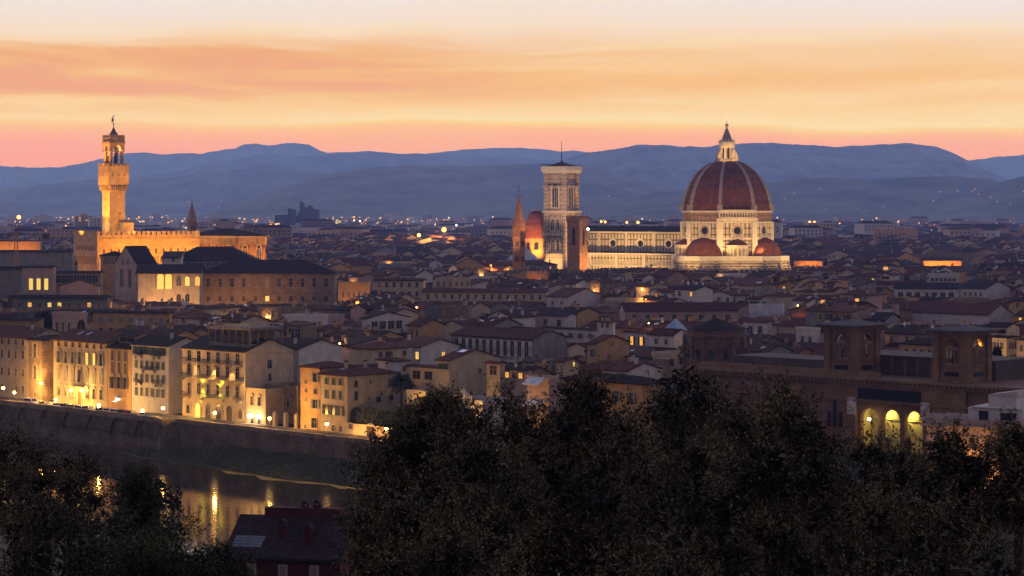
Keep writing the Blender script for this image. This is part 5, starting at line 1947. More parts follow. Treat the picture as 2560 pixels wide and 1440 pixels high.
LIBX = (1800, 2620)
GEN = []
b = KF * S2 + 14
rnd = R_.random
while b < 1900 * 1.25 * S2 * 1.5:
    near = b < 700
    dep = R_.uniform(8, 12) if near else R_.uniform(9, 15) if b < 950 else R_.uniform(13, 22)
    a = -1.70 * b + R_.uniform(0, 8)
    jit = R_.uniform(-.05, .05)
    while a < .1 * b + 60:
        w = R_.uniform(5.5, 13) if near else R_.uniform(7, 16) if b < 950 else R_.uniform(10, 24)
        if rnd() < .08:
            w *= 1.6
        x, y = ab(a + w, b)
        a += w + (.02 if rnd() < .75 else R_.uniform(2, 6))
        if y < 300 or y > 2300 or abs(x) > .2286 * y * 1.10 + 22:
            continue
        kind = R_.choices(['gx', 'gy', 'hip', 'flat', 'shed'], [46, 18, 18, 9, 9])[0]
        p = R_.uniform(.26, .42) if kind != 'shed' else R_.uniform(.12, .2)
        sp = dict(x=x, y=y, z0=-1.0 if y < 600 else 0.0, rz=-math.pi / 4 + jit + R_.uniform(-.03, .03) + (R_.choice([-.2, .25]) if rnd() < .12 else 0), w=w - .05, d=dep, wall=R_.choices(WK, [32, 19, 15, 13, 12, 9])[0],
                  roof=R_.choices(RK, [44, 36, 20])[0], kind=kind, pitch=p, win=[])
        hh = R_.gauss(15.8, 2.4) + (R_.uniform(2.5, 5) if rnd() < .12 else 0)
        rise = {'gx': dep / 2, 'gy': w / 2, 'hip': min(w, dep) / 2, 'shed': dep, 'flat': 2}[kind] * p
        sp['h'] = max(6.0, min(21.5, hh)) if y > 500 else 13
        Xp = proj(x, y, 0)[0]
        if Xp > 1590 and y < 585 or (Xp > 1020 and y < 500):
            continue
        if Xp > 1560 and y < 640:                 # lower towards the library square
            sp['h'] = min(sp['h'], zat(880 if Xp < 2080 else 845, y) + 1)
        sp['h'] = min(sp['h'], headroom(sp, rise))
        if sp['h'] < 4.5 or blocked(sp) or hits_hand(sp):
            continue
        if kind != 'flat':
            for _ in range(R_.choices([0, 1, 2, 3], [12, 38, 32, 18])[0]):
                sp.setdefault('chim', []).append((-R_.uniform(.8, w - .8), R_.uniform(.12, .8) * dep))
            if rnd() < .20:
                sp['sky'] = [(-R_.uniform(.25, .75) * w, R_.uniform(.08, .3) * dep, R_.uniform(.8, 2.2), R_.uniform(.8, 1.5))]
            if rnd() < .22:
                sp['dish'] = [(-R_.uniform(.1, .9) * w, R_.uniform(.1, .4) * dep)]
        if rnd() < .34 and w > 7 and kind in ('gx', 'hip') and headroom(sp, rise + 2.5) > sp['h']:
            sp['attic'] = (-w * R_.uniform(.1, .35), dep * .28, w * R_.uniform(.3, .5), dep * .5, R_.uniform(1.5, 2.6))
            sp['attic_roof'] = R_.choice(['gx', 'gy', 'shed'])
            sp['attic_lit'] = rnd() < .10
        if rnd() < .34 and w > 6:
            aw_ = w * R_.uniform(.4, .8)
            sp['annex'] = (-R_.uniform(0, w - aw_), aw_, R_.uniform(2, 4), sp['h'] - R_.uniform(1.6, 4.0))
        fl = R_.uniform(3.1, 3.6)
        for side, L in ((0, w), (1, dep)):
            if side and rnd() < .45:
                continue
            n = max(1, int(L / R_.uniform(2.6, 4.0)))
            ww, wh = R_.uniform(.9, 1.3), R_.uniform(1.3, 1.9)
            sh = R_.choices([None, M_shutg, M_shutb, M_shutw], [50, 18, 18, 14])[0]
            for r in range(3):
                for i in range(n):
                    if rnd() < .22:
                        continue
                    t = L * (i + .5) / n + R_.uniform(-.2, .2)
                    k = {}
                    if rnd() < .06:
                        k['glass'] = R_.choice([M_lit, M_lit2])
                    if sh and rnd() < .8 and y < 800:
                        k['shut'] = sh
                        k['closed'] = rnd() < .5
                    sp['win'].append(((t - L) if side == 0 else t, sp['h'] - .7 - wh - r * fl, side, ww, wh, k))
        GEN.append(sp)
    b += dep + (R_.uniform(3.5, 6) if rnd() < .45 else R_.uniform(.3, 2.5))

# ---- front to back: how much of each house is in view
order = sorted([h[0] for h in HOUSES] + GEN, key=lambda s: s['y'])
for X0, X1, Y in ((1640, 2060, 960), (2060, 2420, 935), (2075, 2190, 815), (2345, 2450, 830), (2420, 2560, 965), (0, 70, 1080)):
    pass
FG = [(0, 1080), (240, 1180), (460, 1290), (570, 1330), (575, 1365), (640, 1265), (840, 1285), (900, 1170), (1000, 1080), (1085, 1000), (1290, 990), (1430, 960), (1650, 930), (1700, 905), (1850, 940), (2050, 1010), (2200, 1120), (2350, 1060), (2559, 1060)]
SKYN[:] = np.minimum(SKYN, np.interp(np.arange(2560), [p[0] for p in FG], [p[1] for p in FG]))
SKYN[1640:2060] = np.minimum(SKYN[1640:2060], 915)
SKYN[2060:2560] = np.minimum(SKYN[2060:2560], 940)
for sp in order:
    sp['area'], sp['X0'], sp['X1'], low = cover(sp)
    sp['zvis'] = zat(low, sp['y']) - sp['z0'] - .3
SIDE = [s for s in GEN if s['X1'] <= s['X0']]       # just outside the frame
GEN = [s for s in GEN if s['area'] > 0]
GEN.sort(key=lambda s: -s['area'])
N_IND = 292 - sum(1 for h in HOUSES if h[1] in ('house', 'quay_house'))
IND, MASS = GEN[:N_IND], GEN[N_IND:] + SIDE

# ---- the named houses
for sp, name, label, cat, group in HOUSES:
    root = thing(name, label, cat, (sp['x'], sp['y'], sp['z0']), sp['rz'], group)
    sp['root'] = root
    sp['win'] = [w for w in sp['win'] if w[1] + w[4] > sp['zvis'] - 1.5 or sp['y'] < 640]
    house_parts(sp, root)

# ---- the 200-odd largest others, each with a label that finds it
ANCH = [('town hall tower', 284, 480), ('crenellated town hall', 360, 600), ('huge rough stone palace', 660, 710), ('steep church gable', 315, 690), ('brick granary church', 590, 610),
        ('marble campanile', 1404, 540), ('plain brick tower', 1444, 610), ('cathedral dome', 1818, 600), ('cathedral nave', 1580, 640), ('six sided spired tower', 1296, 600), ('palm tree', 1003, 960),
        ('long painted palace', 1230, 860), ('long pink house', 1690, 790), ('left library tower', 2130, 870), ('right library tower', 2405, 880), ('long convent wing', 1210, 735),
        ('scaffolded house', 1914, 780), ('grand yellow quay palace', 535, 900), ('glowing loggia', 440, 690), ('very broad dark red roof', 2370, 770), ('round brick apse', 1790, 845), ('tall arched tower house', 175, 800),
        ('seven-window palace', 200, 860), ('green shuttered corner house', 870, 930), ('dark crenellated block', 1440, 690), ('house with solar panels', 25, 660), ('dark brick block', 1130, 790),
        ('glass pyramid skylight', 1670, 815), ('yellow apartment house', 2500, 830), ('glowing apse house', 880, 720)]
WN = {'cream': 'cream', 'ochre': 'ochre', 'pink': 'pinkish', 'white': 'white', 'grey': 'grey', 'brown': 'brown stone'}
KN = {'gx': 'ridged', 'gy': 'gabled', 'hip': 'hipped', 'flat': 'flat', 'shed': 'lean-to'}
ORD = ['nearest', 'second nearest', 'third nearest', 'fourth nearest', 'fifth nearest', 'sixth nearest', 'seventh nearest', 'eighth nearest', 'ninth nearest', 'tenth nearest']
byk = {}
for sp in IND:
    X, Y = (sp['X0'] + sp['X1']) / 2, proj(sp['x'], sp['y'], sp['z0'] + sp['h'])[1]
    an = min(ANCH, key=lambda t: (t[1] - X) ** 2 + 4 * (t[2] - Y) ** 2)
    dx, dy = X - an[1], 1.6 * (Y - an[2])
    rel = ('below' if dy > 0 else 'above') if abs(dy) > abs(dx) else ('right of' if dx > 0 else 'left of')
    nch = len(sp.get('chim', ()))
    lit = any('glass' in w[5] and w[1] + w[4] > sp['zvis'] for w in sp['win'])
    ft = 'a roof room' if sp.get('attic') else 'a lit window' if lit else 'a bright skylight' if sp.get('sky') else 'a white dish' if sp.get('dish') else ('no chimney', 'one chimney', 'two chimneys', 'three chimneys')[min(nch, 3)]
    if sp['kind'] == 'flat':
        ft = 'a terrace' if not lit else ft
    key = (f"{WN[sp['wall']]} {KN[sp['kind']]} house with {ft}", f"{rel} the {an[0]}")
    byk.setdefault(key, []).append((dx * dx + dy * dy, sp))
for (desc, where), L in byk.items():
    L.sort(key=lambda t: t[0])
    for i, (_, sp) in enumerate(L):
        sp['label'] = f"{desc} {where}" if len(L) == 1 else f"{ORD[min(i, 9)]} {desc} {where}"
for sp in IND:
    if len(sp['label'].split()) > 15:
        sp['label'] = sp['label'].replace('brown stone', 'stone').replace(' the ', ' ', 1).replace('house with', 'house,', 1)
    root = thing('house', sp['label'], 'house', (sp['x'], sp['y'], sp['z0']), sp['rz'], HG)
    sp['win'] = [w for w in sp['win'] if w[1] + w[4] * .6 > sp['zvis']]
    house_parts(sp, root)

# ---- the rest of the town as one mass
MW, MR = list(WALLS.values()), list(ROOFS.values())
MM = MW + MR + [M_glass, M_lit, M_lit2, M_solar, mat('terrace_floor', (.16, .11, .085), var=.3)]
k = MB()
for sp in MASS:
    wi, ri = WK.index(sp['wall']), 6 + RK.index(sp['roof'])
    k.at(sp['x'], sp['y'], sp['z0'], sp['rz'])
    w, d, h = sp['w'], sp['d'], sp['h']
    k.box(-w, 0, 0, d, 0, h, wi, bottom=False)
    roof_geo(k, k, w, d, h, sp['kind'], sp['pitch'], .5, ri if sp['kind'] != 'flat' else 13, wi)
    annex_geo(sp, k, k, wi, ri)
    for cx, cy in sp.get('chim', ()):
        z = roof_z(sp, cx, cy)
        k.box(cx - .4, cx + .4, cy - .35, cy + .35, z - .6, z + 1.4, wi)
    for s in sp.get('sky', ()):
        k.face(skylight_pts(sp, *s), 12)
    at = sp.get('attic')
    if at:
        z = roof_z(sp, at[0], at[1]) - 1
        o, c, s = k.o, k.c, k.s
        k.at(o[0] + at[0] * c - at[1] * s, o[1] + at[0] * s + at[1] * c, o[2] + z, sp['rz'])
        k.box(-at[2], 0, 0, at[3], 0, at[4] + 1, wi, bottom=False)
        roof_geo(k, k, at[2], at[3], at[4] + 1, 'gx', .35, .35, ri, wi)
        k.face([(-at[2] + .5, -.06, at[4] - .7), (-.5, -.06, at[4] - .7), (-.5, -.06, at[4] + .5), (-at[2] + .5, -.06, at[4] + .5)], 10 if sp.get('attic_lit') else 9)
        k.at(*o, sp['rz'])
    for x, z, side, ww, wh, kw in sp['win']:
        if z + wh < sp['zvis']:
            continue
        m = 9 if 'glass' not in kw else (10 if kw['glass'] is M_lit else 11)
        e = -.05
        if side == 0:
            k.face([(x - ww / 2, e, z), (x + ww / 2, e, z), (x + ww / 2, e, z + wh), (x - ww / 2, e, z + wh)], m)
        else:
            k.face([(-e, x - ww / 2, z), (-e, x + ww / 2, z), (-e, x + ww / 2, z + wh), (-e, x - ww / 2, z + wh)], m)
o = k.build('town_roofscape', MM)
tag(o, 'crowded tiled roofs and walls of the town beyond the nearer houses', 'roofscape', kind='stuff')

# ---- the outer town on the plain, and its lights
k, lt = MB(), MB()
for i in range(6000):
    y = 2250 + (8300 - 2250) * R_.random() ** 1.9
    x = R_.uniform(-.245, .245) * y
    K = x + y
    gz = float(np.interp(K, [p[0] for p in prof], [p[1] for p in prof]))
    w, d = R_.uniform(14, 46), R_.uniform(12, 22)
    h = R_.choice([9, 12, 14, 16, 18, 20]) * R_.uniform(.9, 1.15) + (R_.uniform(6, 16) if R_.random() < .06 else 0)
    k.at(x, y, gz - 1, R_.choice([-.78, -.3, .35, .1]) + R_.uniform(-.1, .1))
    wi = R_.choices(range(6), [26, 10, 22, 26, 12, 4])[0]
    k.box(-w / 2, w / 2, 0, d, 0, h, wi, bottom=False)
    if R_.random() < .65 and y < 4600:
        ri = 6 + R_.randrange(3)
        k.prism(rect(-w / 2 - .5, w / 2 + .5, -.5, d + .5), h, h + 3, ri, rect(-w / 2 + 4, w / 2 - 4, d / 2 - .1, d / 2 + .1))
    if y < 5200:
        fl = int(h / 3.6)
        for f in range(max(1, fl - 2), fl):
            z = f * 3.5 + .8
            n = int(w / 4.5)
            for j in range(n):
                x0 = -w / 2 + w * (j + .25) / n
                q = R_.random()
                k.face([(x0, -.08, z), (x0 + 1.7, -.08, z), (x0 + 1.7, -.08, z + 1.7), (x0, -.08, z + 1.7)], 9 if q > .03 else 10)
o = k.build('outer_town', MM)
tag(o, 'hazy sprawl of far suburban blocks out to the hills', 'suburbs', kind='stuff')

# ---- lit alleys: a wall lamp with its own globe on some of the houses
for i, sp in enumerate(sorted(IND, key=lambda s: s['y'])[4::9]):
    z = max(sp['zvis'] + .5, sp['h'] - 4.5)
    x, side = -sp['w'] * R_.uniform(.3, .7), R_.random() < .5
    k = MB()
    o = [h for h in C.objects if h.get('label') == sp['label']][0]
    y = -.35
    k.box(x - .05, x + .05, y, 0, z, z + .08)
    k.build('lamp_bracket', M_black, o)
    k = MB()
    k.ball((x, y - .1, z - .1), .16, 6)
    k.build('lamp_globe', M_sodium, o)
    lamp('POINT', wpt(o, x, y - .7, z), R_.choice([350, 600, 900]), (1, .48, .13), .2)

# ---------------------------------------------------------------- what hangs on the houses
M_wood = mat('door_wood_red', (.24, .07, .03), rough=.6)
M_wooddk = mat('door_wood_dark', (.06, .035, .022), rough=.6)


def extras(sp, name):
    root, w, d, h = sp['root'], sp['w'], sp['d'], sp['h']
    for x, z, L in sp.get('bal', ()):
        k = MB().at(x, 0, z)
        k.box(-L / 2, L / 2, -1.05, 0, -.2, 0, 0)
        k.box(-L / 2, L / 2, -1.05, -.98, .85, .95, 1)
        n = max(4, int(L / .28))
        for i in range(n + 1):
            xx = -L / 2 + L * i / n
            k.box(xx - .025, xx + .025, -1.04, -.99, 0, .86, 1)
        for sg in (-1, 1):
            k.box(sg * L / 2 - .03, sg * L / 2 + .03, -1.05, 0, .85, .95, 1)
            k.wedge([(sg * (L / 2 - .4) - .12, -.2), (sg * (L / 2 - .4) + .12, -.2), (sg * (L / 2 - .4), -.75)], -.7, 0, 0)
        k.build('balcony', [M_stone, M_black], root)
    if 'door' in sp:
        x, dw, dh, _ = sp['door']
        k = MB().at(x, 0, .15)
        k.box(-dw / 2, dw / 2, -.06, 0, 0, dh, 0)
        k.ring(0, dw, .4, 0, dh, 0, 1, .6, dep=.25)
        k.box(-2.3, 2.3, -1.1, 0, dh + 1.3, dh + 1.55, 1)
        k.build('door', [M_wood, M_stone], root)
    for x, aw, lit in sp.get('ground_arch', ()):
        k = MB().at(x, 0, .15)
        z = 2.6 if aw > 1.5 else 2.3
        k.pane(0, aw, 0 if aw > 1.5 else .8, z, -.06, 0)
        k.ring(0, aw, .45, 0 if aw > 1.5 else .8, z, 0, 1, dep=.18)
        k.build('arched_door', [M_lit2 if lit else (M_wooddk if x > -7 else M_glass), WALLS['cream']], root)
    if 'belvedere' in sp:                         # glazed roof lookout
        x0, x1, y0, y1, z0 = -w * .67, -w * .02, d * .12, d * .80, h - .3
        r = thing('belvedere', None, None)
        del_keys = [r]
        r.parent = root
        k = MB()
        k.box(x0, x1, y0, y1, z0, z0 + 2.0)
        k.box(x0 - .25, x1 + .25, y0 - .25, y1 + .25, z0 + 5.3, z0 + 5.9)
        k.box(x0 + .2, x1 - .2, y0 + .2, y1 - .2, z0 + 5.9, z0 + 6.0)
        for i in range(7):
            xx = x0 + (x1 - x0 - .4) * i / 6
            k.box(xx, xx + .4, y0, y0 + .4, z0 + 2.0, z0 + 5.3)
            k.box(xx, xx + .4, y1 - .4, y1, z0 + 2.0, z0 + 5.3)
        for i in range(1, 4):
            yy = y0 + (y1 - y0 - .4) * i / 4
            k.box(x1 - .4, x1, yy, yy + .4, z0 + 2, z0 + 5.3)
            k.box(x0, x0 + .4, yy, yy + .4, z0 + 2, z0 + 5.3)
        k.build('roof_lookout', mat('belvedere_stone', (.17, .14, .115)), root)
        bpy.data.objects.remove(r)
        k = MB()
        for y in (y0 - .2, y1 + .1):
            k.box(x0 - .2, x1 + .2, y, y + .1, z0 + 6.7, z0 + 6.85)
            for i in range(9):
                xx = x0 - .2 + (x1 - x0 + .3) * i / 8
                k.box(xx, xx + .12, y, y + .1, z0 + 5.9, z0 + 6.7)
        k.box(x1 + .1, x1 + .2, y0, y1, z0 + 6.7, z0 + 6.85)
        for i in range(5):
            yy = y0 + (y1 - y0) * i / 4
            k.box(x1 + .1, x1 + .2, yy, yy + .12, z0 + 5.9, z0 + 6.7)
        k.build('railing', M_stone, root)
        k = MB()
        k.box(x0 + 1.0, x1 - 3.0, y0 + 2.5, y1 - .5, z0 + 2.0, z0 + 5.2)
        k.build('inner_room', mat('lookout_room', (.20, .12, .06)), root)
    if 'shell' in sp:
        k = MB()
        k.wedge([(-w * .8, h + .9), (-w * .2, h + .9), (-w * .3, h + 1.8), (-w * .42, h + 2.2), (-w * .5, h + 3.4), (-w * .58, h + 2.2), (-w * .7, h + 1.8)], -.2, .25)
        k.ring(-w / 2, 1.2, .3, h + 1.2, h + 1.9, -.2, 0, dep=.2)
        k.build('shell_gable', WALLS['white'], root)
    if 'panels' in sp:
        n = 11
        for i in range(n):
            x = -w + 1 + (w - 2) * (i + 1) / n
            k = MB().at(x, 0, h - 5.4)
            k.box(-.65, .65, -.12, 0, 0, 4.6, 0)
            k.ring(0, .7, .12, .6, 3.2, -.12, 1, dep=.04)
            k.box(-.3, .3, -.16, -.12, 1.0, 2.8, 1)
            k.build('painted_panel', [mat('panel_pale', (.50, .46, .42)), mat('panel_grey', (.26, .25, .25))], root)
    if 'pyramid' in sp:
        k = MB()
        k.cone(rect(-w * .75, -w * .75 + 5.2, d * .5, d * .5 + 5.2), h + d / 2 * sp['pitch'] - .4, (-w * .75 + 2.6, d * .5 + 2.6, h + d / 2 * sp['pitch'] + 3.0))
        k.build('glass_pyramid', M_solar, root)
    if 'awning' in sp:
        for z, x in ((h + .6, -.5), (h - 4.2, 0)):
            k = MB()
            k.wedge([(-.2, z), (-2.6, z - 1.5), (-2.6, z - 1.4), (-.2, z + .12)], 0, 1)
            k.v = [(-w * .85 + w * .75 * b_, a_, c_) for a_, b_, c_ in k.v]
            k.build('awning', mat('canvas_pale', (.55, .54, .55)), root)
    if 'netting' in sp:
        k = MB()
        k.box(-w - .6, .6, -.9, -.8, h - 9, h + 1.2)
        k.box(.6, .7, -.8, d, h - 9, h + 1.2)
        k.build('netting', mat('netting_pale', (.55, .54, .58), var=.2, scale=.3), root)
        k = MB()
        for i in range(9):
            x = -w - .6 + (w + 1.2) * i / 8
            k.tube((x, -1.0, h - 9), (x, -1.0, h + 2.4), .06, n=4)
        for z in (h - 5, h - 2.5, h, h + 2):
            k.tube((-w - .8, -1.0, z), (.8, -1.0, z), .05, n=4)
        k.build('scaffold', M_metal, root)
    if 'loggia' in sp:
        x0, x1, z0, z1 = -w + w * .30, -w + w * .56, h - 6.4, h - .7
        for i in range(2):
            k = MB()
            a, b_ = x0 + (x1 - x0) * i / 2, x0 + (x1 - x0) * (i + 1) / 2
            k.face([(a + .3, -.06, z0), (b_ - .3, -.06, z0), (b_ - .3, -.06, z1 - .6), (b_ - .9, -.06, z1), (a + .9, -.06, z1), (a + .3, -.06, z1 - .6)])
            k.build('glowing_opening', mat('loggia_glow', (.6, .4, .15), emit=(1, .46, .08), strength=1.15), root)
        k = MB()
        for x in (x0 - .1, (x0 + x1) / 2, x1 + .1):
            k.tube((x, -.25, z0), (x, -.25, z1), .22, n=8)
        k.build('loggia_column', M_stone, root)


for h_ in HOUSES:
    extras(h_[0], h_[1])


def hl(sp, x, y, z, p, col=(1, .45, .12), aim=None, ang=110, size=.4):
    """a floodlight in the frame of a house"""
    r = sp['root']
    if aim is None:
        return lamp('POINT', wpt(r, x, y, z), p, col, size)
    return lamp('SPOT', wpt(r, x, y, z), p, col, size, wpt(r, *aim), ang)


hl(RUS, -RUS['w'] * .85, -13, 3, 11000, aim=(-RUS['w'] * .8, 0, 12))
hl(RUS, -RUS['w'] * .5, -13, 3, 6500, aim=(-RUS['w'] * .5, 0, 12))
hl(RUS, -RUS['w'] * .2, -14, 3, 2500, aim=(-RUS['w'] * .25, 0, 10))
hl(LOG, -LOG['w'] * .35, -12, 5, 17000, (1, .52, .2), aim=(-LOG['w'] * .35, 0, 13))
hl(LOG, -LOG['w'] * .8, -10, 5, 12000, (1, .52, .2), aim=(-LOG['w'] * .8, 0, 13))
hl(CHU, -CHU['w'] - 12, CHU['d'] * .5, 4, 17000, (1, .50, .17), aim=(-CHU['w'], CHU['d'] * .5, 11))
hl(LH, -20, -7, 8, 16000, (1, .40, .07), aim=(-20, 0, 12), ang=150)
hl(LH, -8, -7, 8, 16000, (1, .40, .07), aim=(-8, 0, 12), ang=150)
hl(LH2, -8, -7, 8, 14000, (1, .40, .07), aim=(-8, 0, 12), ang=150)
hl(LH3, -8, -8, 20, 14000, (1, .40, .07), aim=(-8, 0, 26), ang=150)
hl(LH3, -20, -8, 20, 12000, (1, .40, .07), aim=(-20, 0, 26), ang=150)
for s_ in HOUSES:
    if s_[1] == 'apse_house':
        hl(s_[0], -6, -7, 5, 8000, aim=(-6, 0, 12))
    if s_[1] == 'apartment_house':
        hl(s_[0], -4, -12, 1, 9000, (1, .62, .2), aim=(-4, 0, 8))

# ---------------------------------------------------------------- quay wall, bank, road furniture
def ax_(X, K):
    d = dk(X, K)
    return ((X - 1280) / F * d - d) * S2


WB = KW * S2
M_wall = mat('quay_stone', (.135, .092, .06), var=.4, scale=.25, brick=(1.0, .45, .04, (.7, .7, .7)), stain=.5)
M_par = mat('parapet_stone', (.22, .15, .11), var=.25, scale=.5, brick=(1.4, .5, .03, (.75, .75, .75)))
qw = thing('quay_wall', 'arcaded stone quay wall with overhanging brick parapet above the water', 'wall', (0, 0, 0), -math.pi / 4)
aL, aM, aR = ax_(-60, KW), ax_(405, KW), ax_(3000, KW)
k = MB()
n = 8
st = (aM - aL) / n
for i in range(n):
    k.arch(aL + i * st, aL + (i + 1) * st, -5.2, -1.5, st - .16, -5.2, -5.2, y=WB - .6, dep=.9, m=0, peak=.80, n=12)
    x = aL + i * st
    for s0, s1 in ((WB - .6, WB + .5),):
        k.face([(x - .08, s0, -5.2), (x + .08, s0, -5.2), (x, s1, -7.4)])
        k.face([(x - .08, s0, -5.2), (x, s1, -7.4), (x - .08, s1, -5.2)])
        k.face([(x + .08, s0, -5.2), (x + .08, s1, -5.2), (x, s1, -7.4)])
k.face([(aL, WB + .3, -1.6), (aM, WB + .3, -1.6), (aM, WB - .5, -11), (aL, WB - .5, -11)])
k.box(aL, aM, WB - .9, WB - .3, -11, -8.6)
k.build('arcade', M_wall, qw)
k = MB()
k.box(aL, aM, WB - .65, WB - .2, -1.5, -.55)
k.box(aL, aM, WB - .75, WB - .1, -.55, -.42)
k.box(aL, aM, WB - .65, WB + 1, -1.75, -1.5)
k.build('parapet', M_par, qw)
q2 = thing('quay_wall', 'long plain stone quay wall with sloping face above the grassy bank', 'wall', (0, 0, 0), -math.pi / 4)
k = MB()
k.face([(aM, WB + .2, -1.3), (aR, WB + .2, -1.3), (aR, WB - .9, -11), (aM, WB - .9, -11)])
k.face([(aM, WB + .2, -1.3), (aM, WB - .9, -11), (aM, WB + 2, -11), (aM, WB + 2, -1.3)])
k.face([(aM - .2, WB + .4, -1.3), (aM + 3.2, WB - 2.4, -1.3), (aM + 3.6, WB - 3.6, -11), (aM - 2.0, WB - 1.4, -11)])
k.face([(aM + 3.2, WB - 2.4, -1.3), (aM + 6.5, WB + .1, -1.3), (aM + 8.5, WB - 1.0, -11), (aM + 3.6, WB - 3.6, -11)])
k.face([(aM - .2, WB + .4, -1.3), (aM + 6.5, WB + .4, -1.3), (aM + 3.2, WB - 2.4, -1.3)])
k.build('wall', M_wall, q2)
k = MB()
k.box(aM + 5, aR, WB + .2, WB + .65, -1.4, -.55)
k.box(aM + 5, aR, WB + .1, WB + .75, -.55, -.42)
for (xa, ya), (xb, yb) in (((aM - .2, WB - 1.3), (aM + 3.2, WB - 2.3)), ((aM + 3.2, WB - 2.3), (aM + 6.5, WB + .4))):
    L, th = math.hypot(xb - xa, yb - ya), math.atan2(yb - ya, xb - xa)
    k.at(xa, ya, 0, th)
    k.box(0, L, 0, .45, -1.6, -.55)
    k.box(-.05, L + .05, -.08, .53, -.55, -.42)
k.build('parapet', M_par, q2)
# a band of masonry for the road slab between arcade and bastion
k = MB().at(0, 0, 0, -math.pi / 4)
k.box(aM - 1, aM + 6, WB - 1.2, WB + 2, -1.8, -1.46)
tag(k.build('road', M_asphalt), kind='structure')

M_bank = mat('bank_earth', (.045, .042, .02), var=.4, scale=.4)
a0, a1 = ax_(120, KW), aR
NA, NB = 120, 7
V, idx = [], []
rg = np.random.default_rng(3)
for i in range(NA):
    t = i / (NA - 1)
    a = a0 + (a1 - a0) * t
    wd = .5 + 11.0 * min(1, max(0, (a - ax_(250, KW)) / 70)) ** .8 + 1.2 * math.sin(a * .11) + .8 * math.sin(a * .31 + 1)
    for j in range(NB):
        s = j / (NB - 1)
        z = RIVER_Z - .5 + (1 - s) ** 1.3 * (.3 + 4.0 * min(1, max(0, (a - ax_(330, KW)) / 40))) + rg.normal(0, .12)
        V.append((*ab(a, WB - .3 - s * max(.4, wd)), z))
fc = [[i * NB + j, i * NB + j + 1, (i + 1) * NB + j + 1, (i + 1) * NB + j] for i in range(NA - 1) for j in range(NB - 1)]
me = mesh('river_bank', np.array(V, np.float32), fc, [0] * len(fc), [M_bank])
tag(link('river_bank', me), kind='structure')
BANKW = lambda a: .5 + 11.0 * min(1, max(0, (a - ax_(250, KW)) / 70)) ** .8 + 1.2 * math.sin(a * .11) + .8 * math.sin(a * .31 + 1)


def leaf_mesh(name, pos, size, mats, mi, up=None, aspect=.45, seed=0, nrm=None):
    """one mesh of small leaf-shaped quads at the given places"""
    r = np.random.default_rng(seed)
    n = len(pos)
    d = r.normal(size=(n, 3))
    if nrm is not None:
        d += nrm
    if up is not None:
        d += np.array([0, 0, up])
    d /= np.linalg.norm(d, axis=1, keepdims=True)
    u = r.normal(size=(n, 3))
    u -= (u * d).sum(1, keepdims=True) * d
    u /= np.linalg.norm(u, axis=1, keepdims=True) + 1e-9
    s = (size * r.uniform(.6, 1.35, n))[:, None]
    a, b_ = d * s, u * s * aspect
    V = np.stack([pos, pos + a * .5 + b_ * .5, pos + a, pos + a * .5 - b_ * .5], 1).reshape(-1, 3)
    me = bpy.data.meshes.new(name)
    fill(me, V, np.arange(4 * n, dtype=np.int32), np.full(n, 4, np.int32), np.asarray(mi, np.int32))
    for m in mats:
        me.materials.append(m)
    return me


def leafmat(name, col, var=.35, rough=.7):
    m = mat(name, col, rough=rough, var=var, scale=.7, spec=.15)
    return m


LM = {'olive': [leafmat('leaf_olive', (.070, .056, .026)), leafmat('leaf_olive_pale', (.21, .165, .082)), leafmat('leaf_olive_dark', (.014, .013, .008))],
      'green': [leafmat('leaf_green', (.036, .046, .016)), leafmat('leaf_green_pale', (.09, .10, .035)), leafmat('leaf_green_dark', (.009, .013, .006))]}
M_bark = mat('bark', (.045, .034, .025), var=.3, scale=2)
n = 34000
aa_ = rg.uniform(ax_(330, KW), a1, n)
tt = rg.uniform(0, 1, n)
bw_ = np.array([max(.4, BANKW(a)) for a in aa_])
zz_ = RIVER_Z - .5 + (1 - tt) ** 1.3 * (.3 + 4.0 * np.clip((aa_ - ax_(330, KW)) / 40, 0, 1))
cl = np.sin(aa_ * .4) + np.sin(aa_ * .13 + 2) + rg.normal(0, .5, n)
pos = np.stack([(aa_ + WB - .3 - tt * bw_) * S2, (WB - .3 - tt * bw_ - aa_) * S2, zz_ + rg.uniform(0, .6, n) * np.clip(cl + .6, .1, 2)], 1)
me = leaf_mesh('bank_grass', pos, .34, [leafmat('grass_green', (.085, .105, .03)), leafmat('grass_pale', (.16, .15, .06)), leafmat('grass_dark', (.035, .045, .015))], rg.choice(3, n, p=[.5, .35, .15]), up=.8, seed=4)
tag(link('bank_grass', me), 'rough green grass and weeds along the foot of the quay wall', 'grass', kind='stuff')
k = MB()
for i in range(90):
    a = ax_(160, KW) + (a1 - ax_(160, KW)) * i / 90
    a2 = ax_(160, KW) + (a1 - ax_(160, KW)) * (i + 1) / 90
    w1 = lambda q: max(.4, BANKW(q)) + 1.0
    e = lambda q, s: WB - .3 - w1(q) - (s * (1.1 + .8 * math.sin(q * .5) + .5 * math.sin(q * 1.3)) if s else -1.5)
    k.face([(*ab(a, e(a, 0)), RIVER_Z + .02), (*ab(a2, e(a2, 0)), RIVER_Z + .02), (*ab(a2, e(a2, 1)), RIVER_Z + .02), (*ab(a, e(a, 1)), RIVER_Z + .02)])
tag(k.build('algae', mat('algae_scum', (.06, .054, .02), var=.4, scale=.5)), 'floating ochre algae along the bank of the river', 'algae', kind='stuff')

